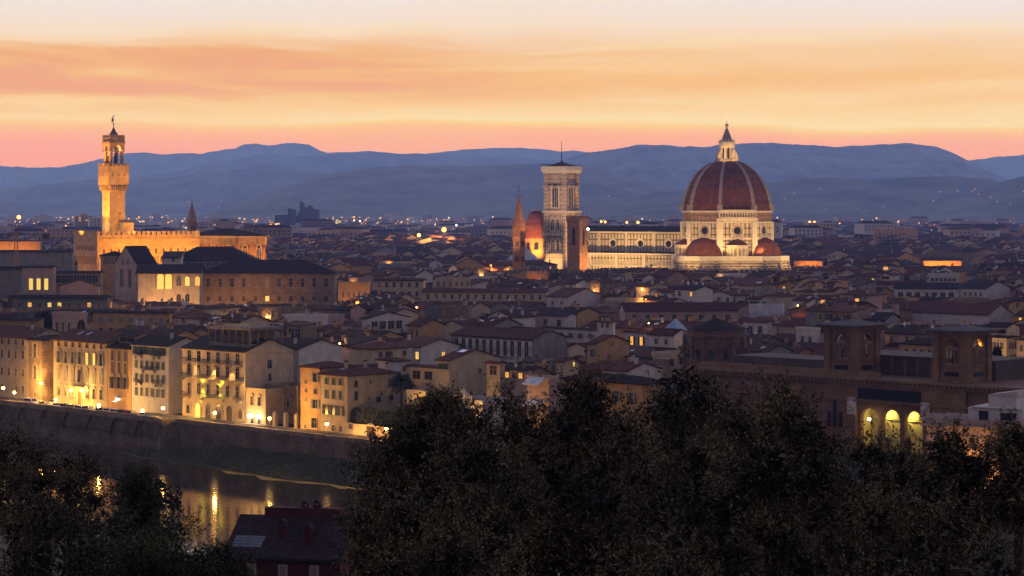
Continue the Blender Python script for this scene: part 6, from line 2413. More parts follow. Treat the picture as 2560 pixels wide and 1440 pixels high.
# ---- street lamps on the quay: each its own post, arm, hood and glowing globe
def street_lamp(label, x, y, z, ground, power=300, col=(1, .53, .13), r=.38, group='street lamps along the quay'):
    t = thing('street_lamp', label, 'street lamp', (x, y, ground), 0, group)
    k = MB()
    k.tube((0, 0, 0), (0, 0, .7), .12, .09, 8)
    k.tube((0, 0, .7), (0, 0, z - ground - .35), .06, .045, 8)
    k.build('post', M_black, t)
    k = MB()
    k.lathe([(.05, z - ground + .62), (.34, z - ground + .34), (.36, z - ground + .28)], 8)
    k.lathe([(.06, z - ground - .36), (.2, z - ground - .28), (.22, z - ground - .22)], 8)
    k.build('hood', M_black, t)
    k = MB()
    k.ball((0, 0, z - ground), r, 8)
    k.build('globe', M_sodium, t)
    lamp('POINT', (x, y - .5, z + .0), power, col, .12)
    return t


QL = [(8, 970), (36, 981), (139, 998), (247, 1012), (356, 1026), (408, 1020), (537, 1032), (674, 1046), (817, 1060), (966, 1072), (1120, 1088)]
NEAR = ['at the far left end of the quay', 'second from the far left end of the quay', 'in front of the seven-window palace', 'before the narrow ochre house', 'before the pale house with flower balconies', 'at the bastion of the quay wall',
        'before the grand yellow palace', 'before the brown garden house', 'before the narrow orange house', 'by the garden wall under the hedge', 'among the tree tops past the hedge']
for (X, Y), w_ in zip(QL, NEAR):
    K = KW + 4.5
    d = dk(X, K)
    x, y, z = P(X, Y, d)
    street_lamp(f'glowing orange street lamp {w_}', x, y, z, ROAD_Z, 10500)
LB_ = [(103, 958, 'on the brown gothic corner palace', 76), (177, 976, 'left of the red palace door', 134), (203, 976, 'right of the red palace door', 134)]
for X, Y, w_, _ in LB_:
    K = KF - 1.0
    d = dk(X, K)
    x, y, z = P(X, Y, d)
    t = thing('wall_lantern', f'glowing orange wall lantern {w_}', 'wall lantern', (x, y, z), -math.pi / 4, 'wall lanterns on the palaces')
    k = MB()
    k.tube((0, 0, .45), (0, .75, .6), .05, n=5)
    k.tube((0, 0, .28), (0, 0, .5), .05, n=5)
    k.build('bracket', M_black, t)
    k = MB()
    k.ball((0, 0, 0), .3, 8)
    k.build('globe', M_sodium, t)
    lamp('POINT', (x - .35, y - .35, z), 8000, (1, .53, .13), .12)
# lamps on the grand palace and small door lamps
pr_, pw = PAL['root'], PAL['w']
for t_, Y, col, m_, nm in ((.235, 913, (1, .60, .18), M_sodium, 'first'), (.52, 918, (1, .60, .18), M_sodium, 'second'), (.80, 921, (1, .60, .18), M_sodium, 'third'), (.335, 969, (.85, .85, .06), M_lit2, 'left'), (.615, 975, (.85, .85, .06), M_lit2, 'right')):
    z = zat(Y, dk(535, KF)) - ROAD_Z
    x = -pw + pw * t_
    k = MB()
    k.box(x - .22, x + .22, -.45, 0, z, z + .16)
    k.build('wall_lamp', M_stone, pr_)
    up = Y > 950
    lamp('SPOT', wpt(pr_, x, -.5, z - .15), 14000, col, .08, wpt(pr_, x, -.12, z - 3), 75)
    if up:
        lamp('SPOT', wpt(pr_, x, -.5, z + .3), 14000, col, .08, wpt(pr_, x, -.12, z + 3.2), 75)
for X, Y in ((624, 1040), (645, 1042), (293, 998)):
    K = KF - .8
    d = dk(X, K)
    x, y, z = P(X, Y, d)
    t = thing('door_lamp', 'small white lit door lamp ' + {624: 'over the left door of the low annex', 645: 'over the right door of the low annex', 293: 'with curved white hood on the narrow ochre house'}[X], 'door lamp', (x, y, z), -math.pi / 4)
    k = MB()
    k.box(-.65, .65, .02, .5, -.28, .28)
    k.build('light_box', M_white_l if X != 293 else mat('sign_white', (.7, .7, .7), emit=(1, .95, .85), strength=1.2), t)
    if X == 293:
        k = MB()
        k.lathe([(.9, .3), (.75, .8), (.05, 1.1)], 10, 0, 0, math.pi * 2)
        k.face([(-1.0, -1.2, -.6), (1.0, -1.2, -.6), (.8, .3, -.25), (-.8, .3, -.25)])
        k.build('hood', mat('hood_white', (.75, .75, .76)), t)
    lamp('POINT', (x - .5, y - .5, z), 420, (1, .72, .36), .2)

# ---- garden wall with gate, hedge and palm
gwK = KF - 1
gl = thing('garden_wall', 'long yellow garden wall with arched gate beneath the hedge', 'wall', (0, 0, 0), -math.pi / 4)
gb = gwK * S2
g0, g1 = ax_(856, gwK), ax_(1180, gwK)
zt_ = zat(1068, dk(950, gwK))
k = MB()
k.box(g0, g1, gb, gb + .5, -3, zt_)
k.box(g0, g1, gb - .12, gb + .62, zt_, zt_ + .2)
k.build('wall', WALLS['cream'], gl)
k = MB().at(ax_(927, gwK), gb, ROAD_Z)
k.pane(0, 2.6, 0, 2.0, -.05, 0, .7)
k.ring(0, 2.6, .3, 0, 2.0, 0, 1, .7, dep=.12)
k.build('gate', [M_wooddk, M_stone], gl)
for X in (877, 1000, 1040):
    o = link('window', win_mesh(.9, 1.3, 'sur', M_glass), gl, (ax_(X, gwK), gb, ROAD_Z + 1.4))
for i, X in enumerate((690, 717, 744)):
    t = thing('gate_pier', ['left', 'middle', 'right'][i] + ' rounded pale gate pier before the brown garden house', 'gate pier', (*ab(ax_(X, KF), KF * S2 - .3), ROAD_Z), -math.pi / 4)
    k = MB()
    k.box(-.45, .45, -.4, .4, 0, 3.2)
    k.ball((0, 0, 3.2), .48, 8)
    k.build('pier', WALLS['cream'], t)
hb = gb + 1.2
n = 13000
h0, h1 = ax_(860, gwK), ax_(1016, gwK)
ha = rg.uniform(h0, h1, n)
bump = .35 * np.sin(ha * 1.3) + .3 * np.sin(ha * .6 + 1)
th_ = rg.uniform(0, 2 * math.pi, n)
rr = rg.uniform(.75, 1.0, n)
pos = np.stack([(ha + hb + 1.6 + 1.5 * np.cos(th_) * rr) * S2, (hb + 1.6 + 1.5 * np.cos(th_) * rr - ha) * S2, zt_ + 1.1 + (2.3 + bump) * np.sin(th_) * rr], 1)
hd = thing('hedge', 'thick dark green hedge on top of the yellow garden wall', 'hedge', (0, 0, 0))
o = link('foliage', leaf_mesh('foliage', pos, .42, LM['green'], rg.choice(3, n, p=[.45, .3, .25]), seed=8), hd)
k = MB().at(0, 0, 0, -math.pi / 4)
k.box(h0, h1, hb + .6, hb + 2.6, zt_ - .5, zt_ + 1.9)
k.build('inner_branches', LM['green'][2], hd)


def palm(X, Yc, d, label, Rf=4.2, ground=-1.0):
    x, y, z = P(X, Yc, d)
    t = thing('palm_tree', label, 'palm tree', (x, y, ground))
    k = MB()
    k.tube((0, 0, 0), (0, 0, z - ground), .38, .32, 10)
    k.ball((0, 0, z - ground - .3), .7, 8)
    k.build('trunk', M_bark, t)
    r = random.Random(2)
    k = MB()
    for i in range(90):
        az, el = r.uniform(0, 6.283), r.uniform(-.5, 1.35)
        L = Rf * r.uniform(.8, 1.05)
        prev = None
        for j in range(9):
            s = j / 8
            rr = L * s * math.cos(el) * (1 - .12 * s)
            zz2 = L * s * math.sin(el) - 2.0 * s * s * (1.0 if el > .2 else .6)
            wv = .50 * math.sin(math.pi * min(.98, s * .9 + .1)) + .03
            c, sn = math.cos(az), math.sin(az)
            pt = (rr * c, rr * sn, z - ground + zz2)
            a_, b2 = (pt[0] - sn * wv, pt[1] + c * wv, pt[2] - wv * .8), (pt[0] + sn * wv, pt[1] - c * wv, pt[2] - wv * .8)
            if prev:
                k.face([prev[0], prev[1], pt, a_])
                k.face([prev[1], prev[2], b2, pt])
            prev = (a_, pt, b2)
    k.build('crown', leafmat('palm_leaf', (.020, .028, .014)), t)
    return t


palm(1003, 953, 512, 'tall dark palm tree with drooping fronds behind the hedge', 4.3)

# ---- parked cars and the van
def car_mesh(paint, van=False):
    t = thing('parked_car', None, None)
    k = MB()
    if van:
        k.wedge([(-2.3, .35), (2.3, .35), (2.35, .9), (1.75, 1.15), (1.1, 1.9), (-2.2, 1.95), (-2.35, 1.0)], -.9, .9)
    else:
        k.wedge([(-2.0, .3), (2.0, .3), (2.05, .62), (1.9, .78), (1.0, .88), (.35, 1.38), (-.95, 1.42), (-1.6, 1.02), (-2.0, .92)], -.82, .82)
    k.build('body', paint, t)
    k = MB()
    if van:
        k.face([(1.78, -.78, 1.18), (1.78, .78, 1.18), (1.16, .72, 1.85), (1.16, -.72, 1.85)])
        for s in (-.91, .91):
            k.face([(1.55, s, 1.15), (1.05, s, 1.75), (-2.0, s, 1.78), (-2.1, s, 1.2)])
    else:
        k.face([(1.02, -.74, .90), (1.02, .74, .90), (.40, .66, 1.36), (.40, -.66, 1.36)])
        k.face([(-1.58, .70, 1.05), (-1.58, -.70, 1.05), (-1.0, -.66, 1.41), (-1.0, .66, 1.41)])
        for s in (-.83, .83):
            k.face([(.85, s, .92), (.30, s, 1.32), (-.92, s, 1.35), (-1.45, s, 1.02), (-1.4, s, .92)])
    k.build('window', M_glass, t)
    for x in (-1.3, 1.3):
        for y in (-.78, .78):
            k = MB()
            n = 12
            c = [[(x + .32 * math.cos(2 * math.pi * i / n), y + e, .32 + .32 * math.sin(2 * math.pi * i / n)) for i in range(n)] for e in (-.1, .1)]
            for i in range(n):
                k.face([c[0][i], c[0][(i + 1) % n], c[1][(i + 1) % n], c[1][i]])
            k.face(c[0])
            k.face(c[1][::-1])
            k.build('wheel', mat('tyre_black', (.02, .02, .02)), t)
    for y in (-.6, .6):
        k = MB()
        x = 2.36 if van else 2.06
        k.box(x - .1, x, y - .16, y + .16, .62, .76)
        k.build('headlight', M_dish, t)
    return t


PAINT = {c: mat('car_paint_' + c.replace(' ', '_'), v, rough=.25, var=.05, spec=.6) for c, v in (('silver', (.42, .43, .45)), ('dark blue', (.03, .045, .09)), ('black', (.015, .015, .018)), ('white', (.7, .7, .7)), ('red', (.22, .02, .02)), ('grey', (.16, .17, .18)))}
seq = ['silver', 'grey', 'silver', 'dark blue', 'black', 'dark blue', 'grey', 'silver', 'dark blue', 'silver', 'silver', 'black', 'red', 'grey', 'white', 'dark blue']
van = car_mesh(PAINT['white'], True)
tag(van, 'white van parked at the left end of the quay row', 'van')
van.name = 'parked_van'
Kc = KW + 3.2
van.location = (*ab(ax_(78, Kc), Kc * S2), ROAD_Z + .06)
van.rotation_euler = (0, 0, D2R(-45))
proto = None
NB_ = ['beside the white van', 'second car right of the white van', 'third car right of the white van', 'below the seven-window palace, left of a black car', 'between two dark blue cars', 'just right of the black car, below the red palace door',
       'left of a silver car below the narrow ochre house', 'left of the lamp before the narrow ochre house', 'behind the lamp before the narrow ochre house', 'just right of the lamp before the narrow ochre house', 'left of a black car below the stone arches',
       'left of the red car', 'below the pale house with flower balconies', 'just right of the red car', 'beside the lamp before the bastion', 'last in the row at the bastion']
for i, c in enumerate(seq):
    o = car_mesh(PAINT[c]) if proto is None else copy_tree(proto)
    if proto is None:
        proto = o
    for ch in o.children:
        if ch.name.startswith('body'):
            ch.material_slots[0].link = 'OBJECT'
            ch.material_slots[0].material = PAINT[c]
    tag(o, f'{c} parked car, {NB_[i]}', 'car', 'cars parked along the quay')
    X = 104 + i * (372 - 104) / 15
    o.location = (*ab(ax_(X, Kc), Kc * S2), ROAD_Z + .06)
    o.rotation_euler = (0, 0, D2R(-78 + R_.uniform(-4, 4)))

# ---------------------------------------------------------------- the library with its two towers
M_lib = mat('library_stone', (.185, .108, .060), var=.22, scale=.35, brick=(1.3, .55, .03, (.72, .7, .68)))
M_libt = mat('library_trim', (.19, .118, .072), var=.2)
KL = 543.0
lb = KL * S2
lib = thing('library', 'broad brown stone library with three yellow glowing arches and heavy cornice', 'library', (0, 0, -1.5), -math.pi / 4)
L0, L1 = ax_(1730, KL), ax_(2900, KL)
dm = dk(2200, KL)
zc = zat(952, dm) + 1.5
A3 = [(2151, 2194), (2206, 2250), (2262, 2307)]
x0, x1 = ax_(2146, KL), ax_(2312, KL)
k = MB()
k.face([(L0, lb, 0), (x0, lb, 0), (x0, lb, zc), (L0, lb, zc)])
k.face([(x1, lb, 0), (L1, lb, 0), (L1, lb, zc), (x1, lb, zc)])
k.face([(L0, lb, 0), (L0, lb, zc), (L0, lb + 30, zc), (L0, lb + 30, 0)])
zs = zat(1049, dm) + 1.5
for i, (p, q_) in enumerate(A3):
    xa = x0 + (x1 - x0) * i / 3
    xb = x0 + (x1 - x0) * (i + 1) / 3
    k.arch(xa, xb, 0, zc, abs(ax_(q_, KL) - ax_(p, KL)), .1, zs, y=lb, dep=1.1, m=0, n=12)
k.face([(L0, lb + .02, zc), (L1, lb + .02, zc), (L1, lb + 30, zc), (L0, lb + 30, zc)])
pa, pb_ = ax_(2063, KL), ax_(2420, KL)
k.box(pa, x0 - .2, lb - .9, lb - .02, 0, zc - .02)
k.box(x1 + .2, pb_, lb - .9, lb - .02, 0, zc - .02)
k.box(x0 - .2, x1 + .2, lb - .9, lb - .02, zs + 4.3, zc - .02)
k.build('wall', M_lib, lib)
k = MB()
k.box(L0 - .5, L1, lb - 1.9, lb + 30, zc, zc + .5)
k.box(L0, L1, lb - 1.3, lb - .2, zc - .9, zc - .05)
n = int((L1 - L0) / 1.1)
for i in range(n):
    k.box(L0 + i * 1.1, L0 + i * 1.1 + .5, lb - 1.75, lb - 1.3, zc - .55, zc)
k.box(L0, L1, lb - 1.15, lb - .9, zat(1000, dm) + 1.0, zat(1000, dm) + 1.35)
k.box(L0, pa + 14, lb + .4, lb + .9, zc + .5, zc + 1.7)
k.build('cornice', M_libt, lib)
k = MB()
k.box(ax_(2152, KL), ax_(2309, KL), lb - 1.1, lb - .9, zat(1000, dm) + 1.65, zat(969, dm) + 1.3)
k.build('inscription_panel', mat('panel_black', (.012, .012, .018), rough=.5), lib)
k = MB()
k.box(x0 - 1, x1 + 1, lb + 5.6, lb + 5.8, 0, zc - .5)
k.box(x0 - 1.2, x0 - 1, lb + 1.1, lb + 5.6, 0, zc - .5)
k.box(x1 + 1, x1 + 1.2, lb + 1.1, lb + 5.6, 0, zc - .5)
k.box(x0 - 1, x1 + 1, lb + 1.1, lb + 5.6, zs + 3.3, zs + 3.5)
for i in range(3):
    xx = x0 + (x1 - x0) * (i + .5) / 3
    k.ring(xx, 3.0, .35, .2, zs - 2.4, lb + 5.6, 0, dep=.2)
    k.box(xx - 2.8, xx + 2.8, lb + 5.3, lb + 5.6, zs - .5, zs - .1)
k.build('loggia', mat('loggia_plaster', (.50, .42, .20)), lib)
for i in range(3):
    xx = x0 + (x1 - x0) * (i + .5) / 3
    k = MB()
    k.pane(xx, 2.3, .2, 3.2, lb + 5.55, 0, .4)
    k.build('door', M_wooddk, lib)
    lamp('POINT', wpt(lib, xx + 1.4, lb + 4.7, zs + .6), 520, (1, .76, .22), .3)
gl_ = thing('loggia_lamp', 'bright white lamp hanging in the left glowing library arch', 'lamp', P(2173, 1048, dm + .2))
k = MB()
k.ball((0, 0, 0), .34, 8)
k.build('globe', M_white_l, gl_)
k = MB()
k.tube((0, 0, .3), (0, 0, 2.2), .03, n=4)
k.build('chain', M_black, gl_)
for X in (2136, 2320):
    k = MB().at(ax_(X, KL), lb - 1.05, zat(1040, dm) + 1.5)
    k.box(-1.1, 1.1, -.05, .1, 0, 3.6)
    k.ball((0, 0, 2.2), .75, 10, sz=1.3)
    for s in (-.6, .6):
        k.ball((s, 0, 1.4), .4, 8, sz=1.8)
        k.ball((s * .7, 0, 3.0), .25, 6)
    k.build('stone_relief', mat('relief_pale', (.42, .36, .32), var=.3, scale=2), lib)
k = MB()
for X in (2094,):
    k = MB().at(ax_(X, KL), lb - .95, zat(1075, dm) + 1.5)
    for x in (-1.5, 0, 1.5):
        k.box(x - .5, x + .5, -.06, 0, 0, 3.2 if x else 6)
    k.build('window', M_glass, lib)
k = MB()
t0, t1 = ax_(2190, KL + 14), ax_(2345, KL + 14)
k.box(t0 - 8, t1 + 14, lb + 10, lb + 24, zc + .5, zc + 4.2)
k.box(t0 - 8, t1 + 14, lb + 9.6, lb + 24, zc + 4.2, zc + 4.7)
k.box(L0 + 2, t0 - 12, lb + 12, lb + 24, zc + .5, zc + 2.6)
for i in range(9):
    xx = t0 - 6 + i * (t1 - t0 + 14) / 9
    k.box(xx, xx + .5, lb + 9.75, lb + 9.998, zc + .5, zc + 4.19, 1)
k.build('attic_storey', [mat('library_attic', (.085, .062, .05), var=.2), M_libt], lib)


def lib_tower(label, Xl, Xc, Xr, Yt):
    d = dk(Xc, KL + 1)
    Lw, Rw = arms(Xl, Xc, Xr, d, -math.pi / 4)
    s = (Lw + Rw) / 2
    t = thing('library_tower', label, 'tower', ((Xc - 1280) / F * d, d, zc - 1.0), -math.pi / 4, 'library towers')
    h = zat(Yt, d) - (zc - 1.0)
    k = MB()
    for f in range(4):
        o = [(0, 0), (0, 0), (-s, s), (-s, s)][f]
        px_, py_, r = [(0, 0, 0), (0, 0, math.pi / 2), (-s, s, math.pi), (-s, s, -math.pi / 2)][f]
        k.at(px_, py_, 0, r)
        a, b_ = [(-s, 0), (0, s), (-s, 0), (0, s)][f]
        k.arch(a, b_, 0, h, s * .50, h * .36, h * .70, y=0, dep=.9, m=0, n=10)
    k.at()
    k.box(-s + .9, -.9, .9, s - .9, 0, h * .36)
    for x, y in ((-.45, .05), (-s + .05, .05), (-s + .05, s - .45), (-.45, s - .45)):
        k.box(x - .55, x + .95, y - .55, y + .95, .2, h - .3)
    k.build('shaft', M_lib, t)
    for f in range(2):
        k = MB().at(0, 0, 0, f * math.pi / 2)
        cx = -s / 2 if f == 0 else s / 2
        k.box(cx - s * .23, cx + s * .23, -.3, .1, h * .345, h * .375)
        k.box(cx - s * .23, cx + s * .23, -.25, .3, h * .66, h * .70)
        k.wedge([(cx - s * .22, h * .70), (cx + s * .22, h * .70), (cx, h * .77)], -.2, .2)
        for e in (-.21, -.10, .10, .21):
            k.tube((cx + s * e, .1, h * .375), (cx + s * e, .1, h * .66), .2, n=8)
        k.ring(cx, s * .15, .1, h * .38, h * .56, .0, 0, dep=.1)
        k.build('aedicule', M_libt, t)
        k = MB().at(0, 0, 0, f * math.pi / 2)
        k.box(cx - s * .22, cx + s * .22, -.12, -.0, h * .13, h * .22)
        k.build('plaque', MATS['panel_black'], t)
        k = MB().at(0, 0, 0, f * math.pi / 2)
        k.lathe([(.3, h * .38), (.34, h * .44), (.26, h * .5), (.3, h * .54), (.1, h * .56), (.16, h * .575), (.02, h * .6)], 8, cx=cx, cy=.5)
        k.build('statue', M_bronze, t)
    k = MB()
    e = 1.75
    k.box(-s - .35, .35, -.35, s + .35, h - .5, h)
    for f in range(2):
        k.at(0, 0, 0, f * math.pi / 2)
        a, b_ = (-s - e, e) if f == 0 else (-e, s + e)
        n = int((b_ - a) / .9)
        for i in range(n):
            k.box(a + i * .9 + .2, a + i * .9 + .6, -e + .15, -.3, h, h + .42)
    k.at()
    k.box(-s - .4, .4, -.4, s + .4, h, h + .45)
    k.build('cornice', M_libt, t)
    k = MB()
    k.prism(rect(-s - e, e, -e, s + e), h + .45, h + .75, 0, bottom=True)
    k.prism(rect(-s - e, e, -e, s + e), h + .75, h + 1.7, 0, rect(-s * .6, -s * .4, s * .4, s * .6))
    k.build('roof', mat('library_roof', (.09, .08, .08), var=.2), t)
    return t


lib_tower('left brown library tower with arched niche and flat overhanging roof', 2067, 2140, 2192, 822)
lib_tower('right brown library tower with arched niche, nearer the white terrace house', 2339, 2419, 2471, 836)
lamp('POINT', P(2447, 862, dk(2440, KL + 8)), 160, (1, .5, .12), .2)

# ---- brick apse block, white terrace house, red house on the near bank
br = thing('brick_apse', 'round dark brick apse block with shallow niches near the library', 'church', foot(1790, 575), -math.pi / 4)
k = MB()
rB = 80 / F * 575
zt2 = zat(820, 575)
k.prism(ngon(rB, 14, .1), 0, zt2 - 2)
k.prism(ngon(rB + .5, 14, .1), zt2 - 2, zt2 - 1.4, bottom=True)
k.prism(ngon(rB * .92, 14, .1), zt2 - 1.4, zt2)
for i in range(14):
    a = .1 + 2 * math.pi * i / 14
    k.tube(((rB + .1) * math.cos(a), (rB + .1) * math.sin(a), 0), ((rB + .1) * math.cos(a), (rB + .1) * math.sin(a), zt2 - 2), .4, n=6)
for i in range(14):
    a = .1 + 2 * math.pi * (i + .5) / 14
    r_ = rB * math.cos(math.pi / 14)
    k.at(r_ * math.cos(a), r_ * math.sin(a), 0, a + math.pi / 2)
    k.pane(0, 1.2, zt2 - 7.5, zt2 - 5.6, -.07, 1)
k.build('wall', [mat('brick_dark', (.16, .10, .07), var=.3, brick=(.7, .3, .04, (.6, .6, .6))), M_glass], br)
k = MB()
k.cone(ngon(rB * 1.0, 14, .1), zt2, (0, 0, zt2 + 2.6))
k.build('roof', ROOFS['dark'], br)

sp = hand('terrace_house', 'white terrace house with penthouse and shuttered windows before the library', 'house', 2316, 2548, 2640, 400, 1068, 'pink', 'red', 'flat', 0, rz=-32, z0=-1.5)
sp['d'] = 11
sp['zvis'] = 0
rows(sp, [(sp['h'] - 4.2, 1.2, 1.9, 5, bs | S(closed=True)), (sp['h'] - 8.2, 1.2, 2.2, 5, bs | S(closed=True)), (sp['h'] - 12, 1.2, 2.2, 5, {})])
root = thing('terrace_house', 'white terrace house with penthouse and shuttered windows before the library', 'house', (sp['x'], sp['y'], sp['z0']), sp['rz'])
sp['root'] = root
house_parts(sp, root)
w, h = sp['w'], sp['h']
k = MB()
k.box(-w - .8, .8, -.8, 11.4, h - .55, h - .3)
k.build('cornice', M_stone, root)
k = MB()
k.box(-w * .60, -.2, 2.5, 10, h, h + 2.9)
k.box(-w * .55, -w * .05, 2.2, 10.2, h + 2.9, h + 3.1)
k.box(-w * .42, -w * .12, 4.5, 9, h + 3.1, h + 5.2)
k.wedge([(-w * .42, h + 5.2), (-w * .10, h + 5.2), (-w * .10, h + 6.1)], 4.3, 9.2)
k.build('penthouse', WALLS['white'], root)
for x0_, x1_, z0_, z1_ in ((-w * .48, -w * .38, h + .2, h + 2.4), (-w * .25, -w * .08, h + .9, h + 2.2)):
    k = MB()
    k.box(x0_, x1_, 2.42, 2.498, z0_, z1_)
    k.build('window', M_glass, root)
k = MB()
for i in range(40):
    xx = -w + i * w * .45 / 40
    k.lathe([(.06, h + .9), (.11, h + 1.2), (.06, h + 1.6)], 5, cx=xx, cy=.1)
k.box(-w - .1, -w * .55, 0, .2, h + 1.6, h + 1.72)
k.build('balustrade', WALLS['white'], root)
lamp('POINT', wpt(root, -w * .55, -3.5, 3.5), 2600, (1, .52, .14), .2)
lamp('POINT', wpt(root, -w * .05, -3.5, 3.5), 2200, (1, .52, .14), .2)

sp = hand('red_house', 'dark red house with tiled roof on the near river bank', 'house', 566, 850, 880, 216, 1396, 'pink', 'dark', 'gx', .52, rz=-10, z0=8.0)
sp['d'] = 11.5
sp['chim'] = [(-6.4, 2.4), (-3.6, 1.8), (-5.2, 6.5), (-3.9, 6.2)]
sp['zvis'] = 0
WALLS['red'] = mat('plaster_red', (.075, .022, .021), var=.2)
sp['wall'] = 'red'
ROOFS['old'] = mat('roof_tile_old', (.036, .025, .027), var=.4, scale=1.4, tiles=.28)
sp['roof'] = 'old'
rows(sp, [(sp['h'] - 2.3, .6, 1.4, 3, ws | S(style='plain', closed=True))])
root = thing('red_house', 'dark red house with tiled roof on the near river bank', 'house', (sp['x'], sp['y'], sp['z0']), sp['rz'])
sp['root'] = root
house_parts(sp, root)
w, h = sp['w'], sp['h']
k = MB()
k.box(-w * .80, -w * .12, 5.4, 6.6, h + 2.4, h + 4.0)
k.build('roof_parapet', WALLS['red'], root)
k = MB()
for i in range(4):
    k.face([(-w * .98 + i * .02, .9 + i * .42, h + .75 + i * .22), (-w * .72 + i * .02, .9 + i * .42, h + .75 + i * .22), (-w * .72, 1.25 + i * .42, h + .94 + i * .22), (-w * .98, 1.25 + i * .42, h + .94 + i * .22)])
k.build('skylight', mat('skylight_dull', (.16, .17, .20), rough=.45), root)

# ---- cranes at the left edge
def lattice(k, a, b_, s, n, m=0):
    a, b_ = np.array(a, float), np.array(b_, float)
    d = (b_ - a) / np.linalg.norm(b_ - a)
    u = np.cross(d, (0, 0, 1) if abs(d[2]) < .9 else (0, 1, 0))
    u /= np.linalg.norm(u)
    w = np.cross(d, u)
    cs = [s * (i * u + j * w) for i, j in ((-1, -1), (1, -1), (1, 1), (-1, 1))]
    for c in cs:
        k.tube(a + c, b_ + c, s * .16, n=4, m=m)
    for i in range(n):
        p, q_ = a + (b_ - a) * i / n, a + (b_ - a) * (i + 1) / n
        for j in range(4):
            k.tube(p + cs[j], q_ + cs[(j + 1) % 4], s * .1, n=3, m=m)


M_crane = mat('crane_orange', (.40, .16, .05), rough=.5)
c1 = thing('tower_crane', 'thin orange tower crane mast standing at the left edge', 'crane', foot(40, 812))
zj = zat(588, 812)
k = MB()
lattice(k, (0, 0, 0), (0, 0, zj + 1), .55, 26)
k.build('mast', M_crane, c1)
k = MB()
lattice(k, (-9, 2, zj), (11, -2, zj), .35, 14)
k.tube((0, 0, zj + 1), (0, 0, zj + 5), .18, n=4)
k.tube((0, 0, zj + 5), (9, -2, zj + .4), .06, n=4)
k.build('jib', mat('crane_dark', (.08, .07, .06)), c1)
k = MB()
k.box(-9, -7, 1.2, 2.4, zj - 1.4, zj + .3)
k.box(10, 12.5, -2.6, -1.4, zj - 1.4, zj + .6)
k.build('counterweight', MATS['crane_dark'], c1)
c2 = thing('tower_crane', 'long pale orange crane jib reaching in from the left', 'crane', foot(-120, 640))
p0, p1 = P(-120, 789, 640), P(318, 757, 640)
k = MB()
lattice(k, (0, 0, p0[2]), (p1[0] - p0[0], 0, p1[2]), .28, 40)
k.build('jib', mat('crane_pale', (.48, .24, .14)), c2)
k = MB()
lattice(k, (0, 0, 0), (0, 0, p0[2]), .6, 14)
k.build('mast', M_crane, c2)
bp_ = thing('baptistery', 'pale white pyramid roof behind the six sided spired tower', 'church', foot(1308, 1440))
k = MB()
k.prism(ngon(14, 8, .2), 0, zat(661, 1440))
k.build('wall', M_marw, bp_)
k = MB()
k.cone(ngon(14.6, 8, .2), zat(661, 1440), (0, 0, zat(614, 1440)))
k.build('roof', mat('roof_marble', (.40, .40, .43), var=.1), bp_)

# ---- a few apartment towers that stand clear of the far roofs
def tower_block(label, X, Yt, d, w, dp, rz, wall):
    t = thing('apartment_tower', label, 'apartment tower', foot(X, d), D2R(rz), 'apartment towers on the plain')
    h = zat(Yt, d)
    k = MB()
    k.box(-w / 2, w / 2, 0, dp, 0, h, 0, bottom=False)
    k.box(-w / 6, w / 6, dp * .3, dp * .7, h, h + 3, 0, bottom=False)
    k.box(-w / 2 - .4, w / 2 + .4, -.4, dp + .4, h - .8, h + .3, 0)
    for f in range(int(h / 3.3) - 1):
        z = h - 3.2 - f * 3.3
        k.box(-w / 2 - .1, w / 2 + .1, -.9, -.02, z - .35, z - .1, 0)
        n = int(w / 4)
        for j in range(n):
            x = -w / 2 + w * (j + .5) / n
            k.face([(x - 1, -.06, z), (x + 1, -.06, z), (x + 1, -.06, z + 1.7), (x - 1, -.06, z + 1.7)], 2 if R_.random() < .06 else 1)
        for j in range(int(dp / 4)):
            y = dp * (j + .5) / int(dp / 4)
            k.face([(w / 2 + .06, y - .8, z), (w / 2 + .06, y + .8, z), (w / 2 + .06, y + .8, z + 1.7), (w / 2 + .06, y - .8, z + 1.7)], 1)
    k.build('block', [WALLS[wall], M_glass, M_lit], t)


for a_ in (('pale tall apartment tower right of the cathedral, far out on the plain', 2365, 556, 2900, 16, 14, -30, 'white'), ('lower pale apartment tower beside the tall one far right', 2388, 562, 2950, 14, 14, -30, 'white'),
           ('broad pinkish apartment tower left of the town hall tower', 212, 540, 3000, 26, 16, 20, 'pink'), ('grey apartment tower just left of the town hall tower', 238, 545, 2900, 14, 14, 20, 'white'),
           ('apartment tower between the granary church and the courthouse', 560, 552, 3100, 30, 15, 10, 'pink'), ('pinkish apartment block left of the spired tower', 1255, 562, 2700, 22, 14, -10, 'pink'),
           ('apartment block with lit windows at far right by the hills', 2235, 566, 2700, 26, 14, -20, 'cream')):
    tower_block(*a_)

# ---- floodlight masts and far lights
def mast(label, X, Y, d, r, m, g=0):
    x, y, z = P(X, Y, d)
    t = thing('light_mast', label, 'light mast', (x, y, g), 0, 'light masts over the roofs')
    k = MB()
    k.tube((0, 0, 0), (0, 0, z - g), .16 * d / 1000, .1 * d / 1000, 5)
    k.build('pole', M_black, t)
    k = MB()
    k.ball((0, 0, z - g), r * 1.4, 8)
    k.build('bulb', m, t)


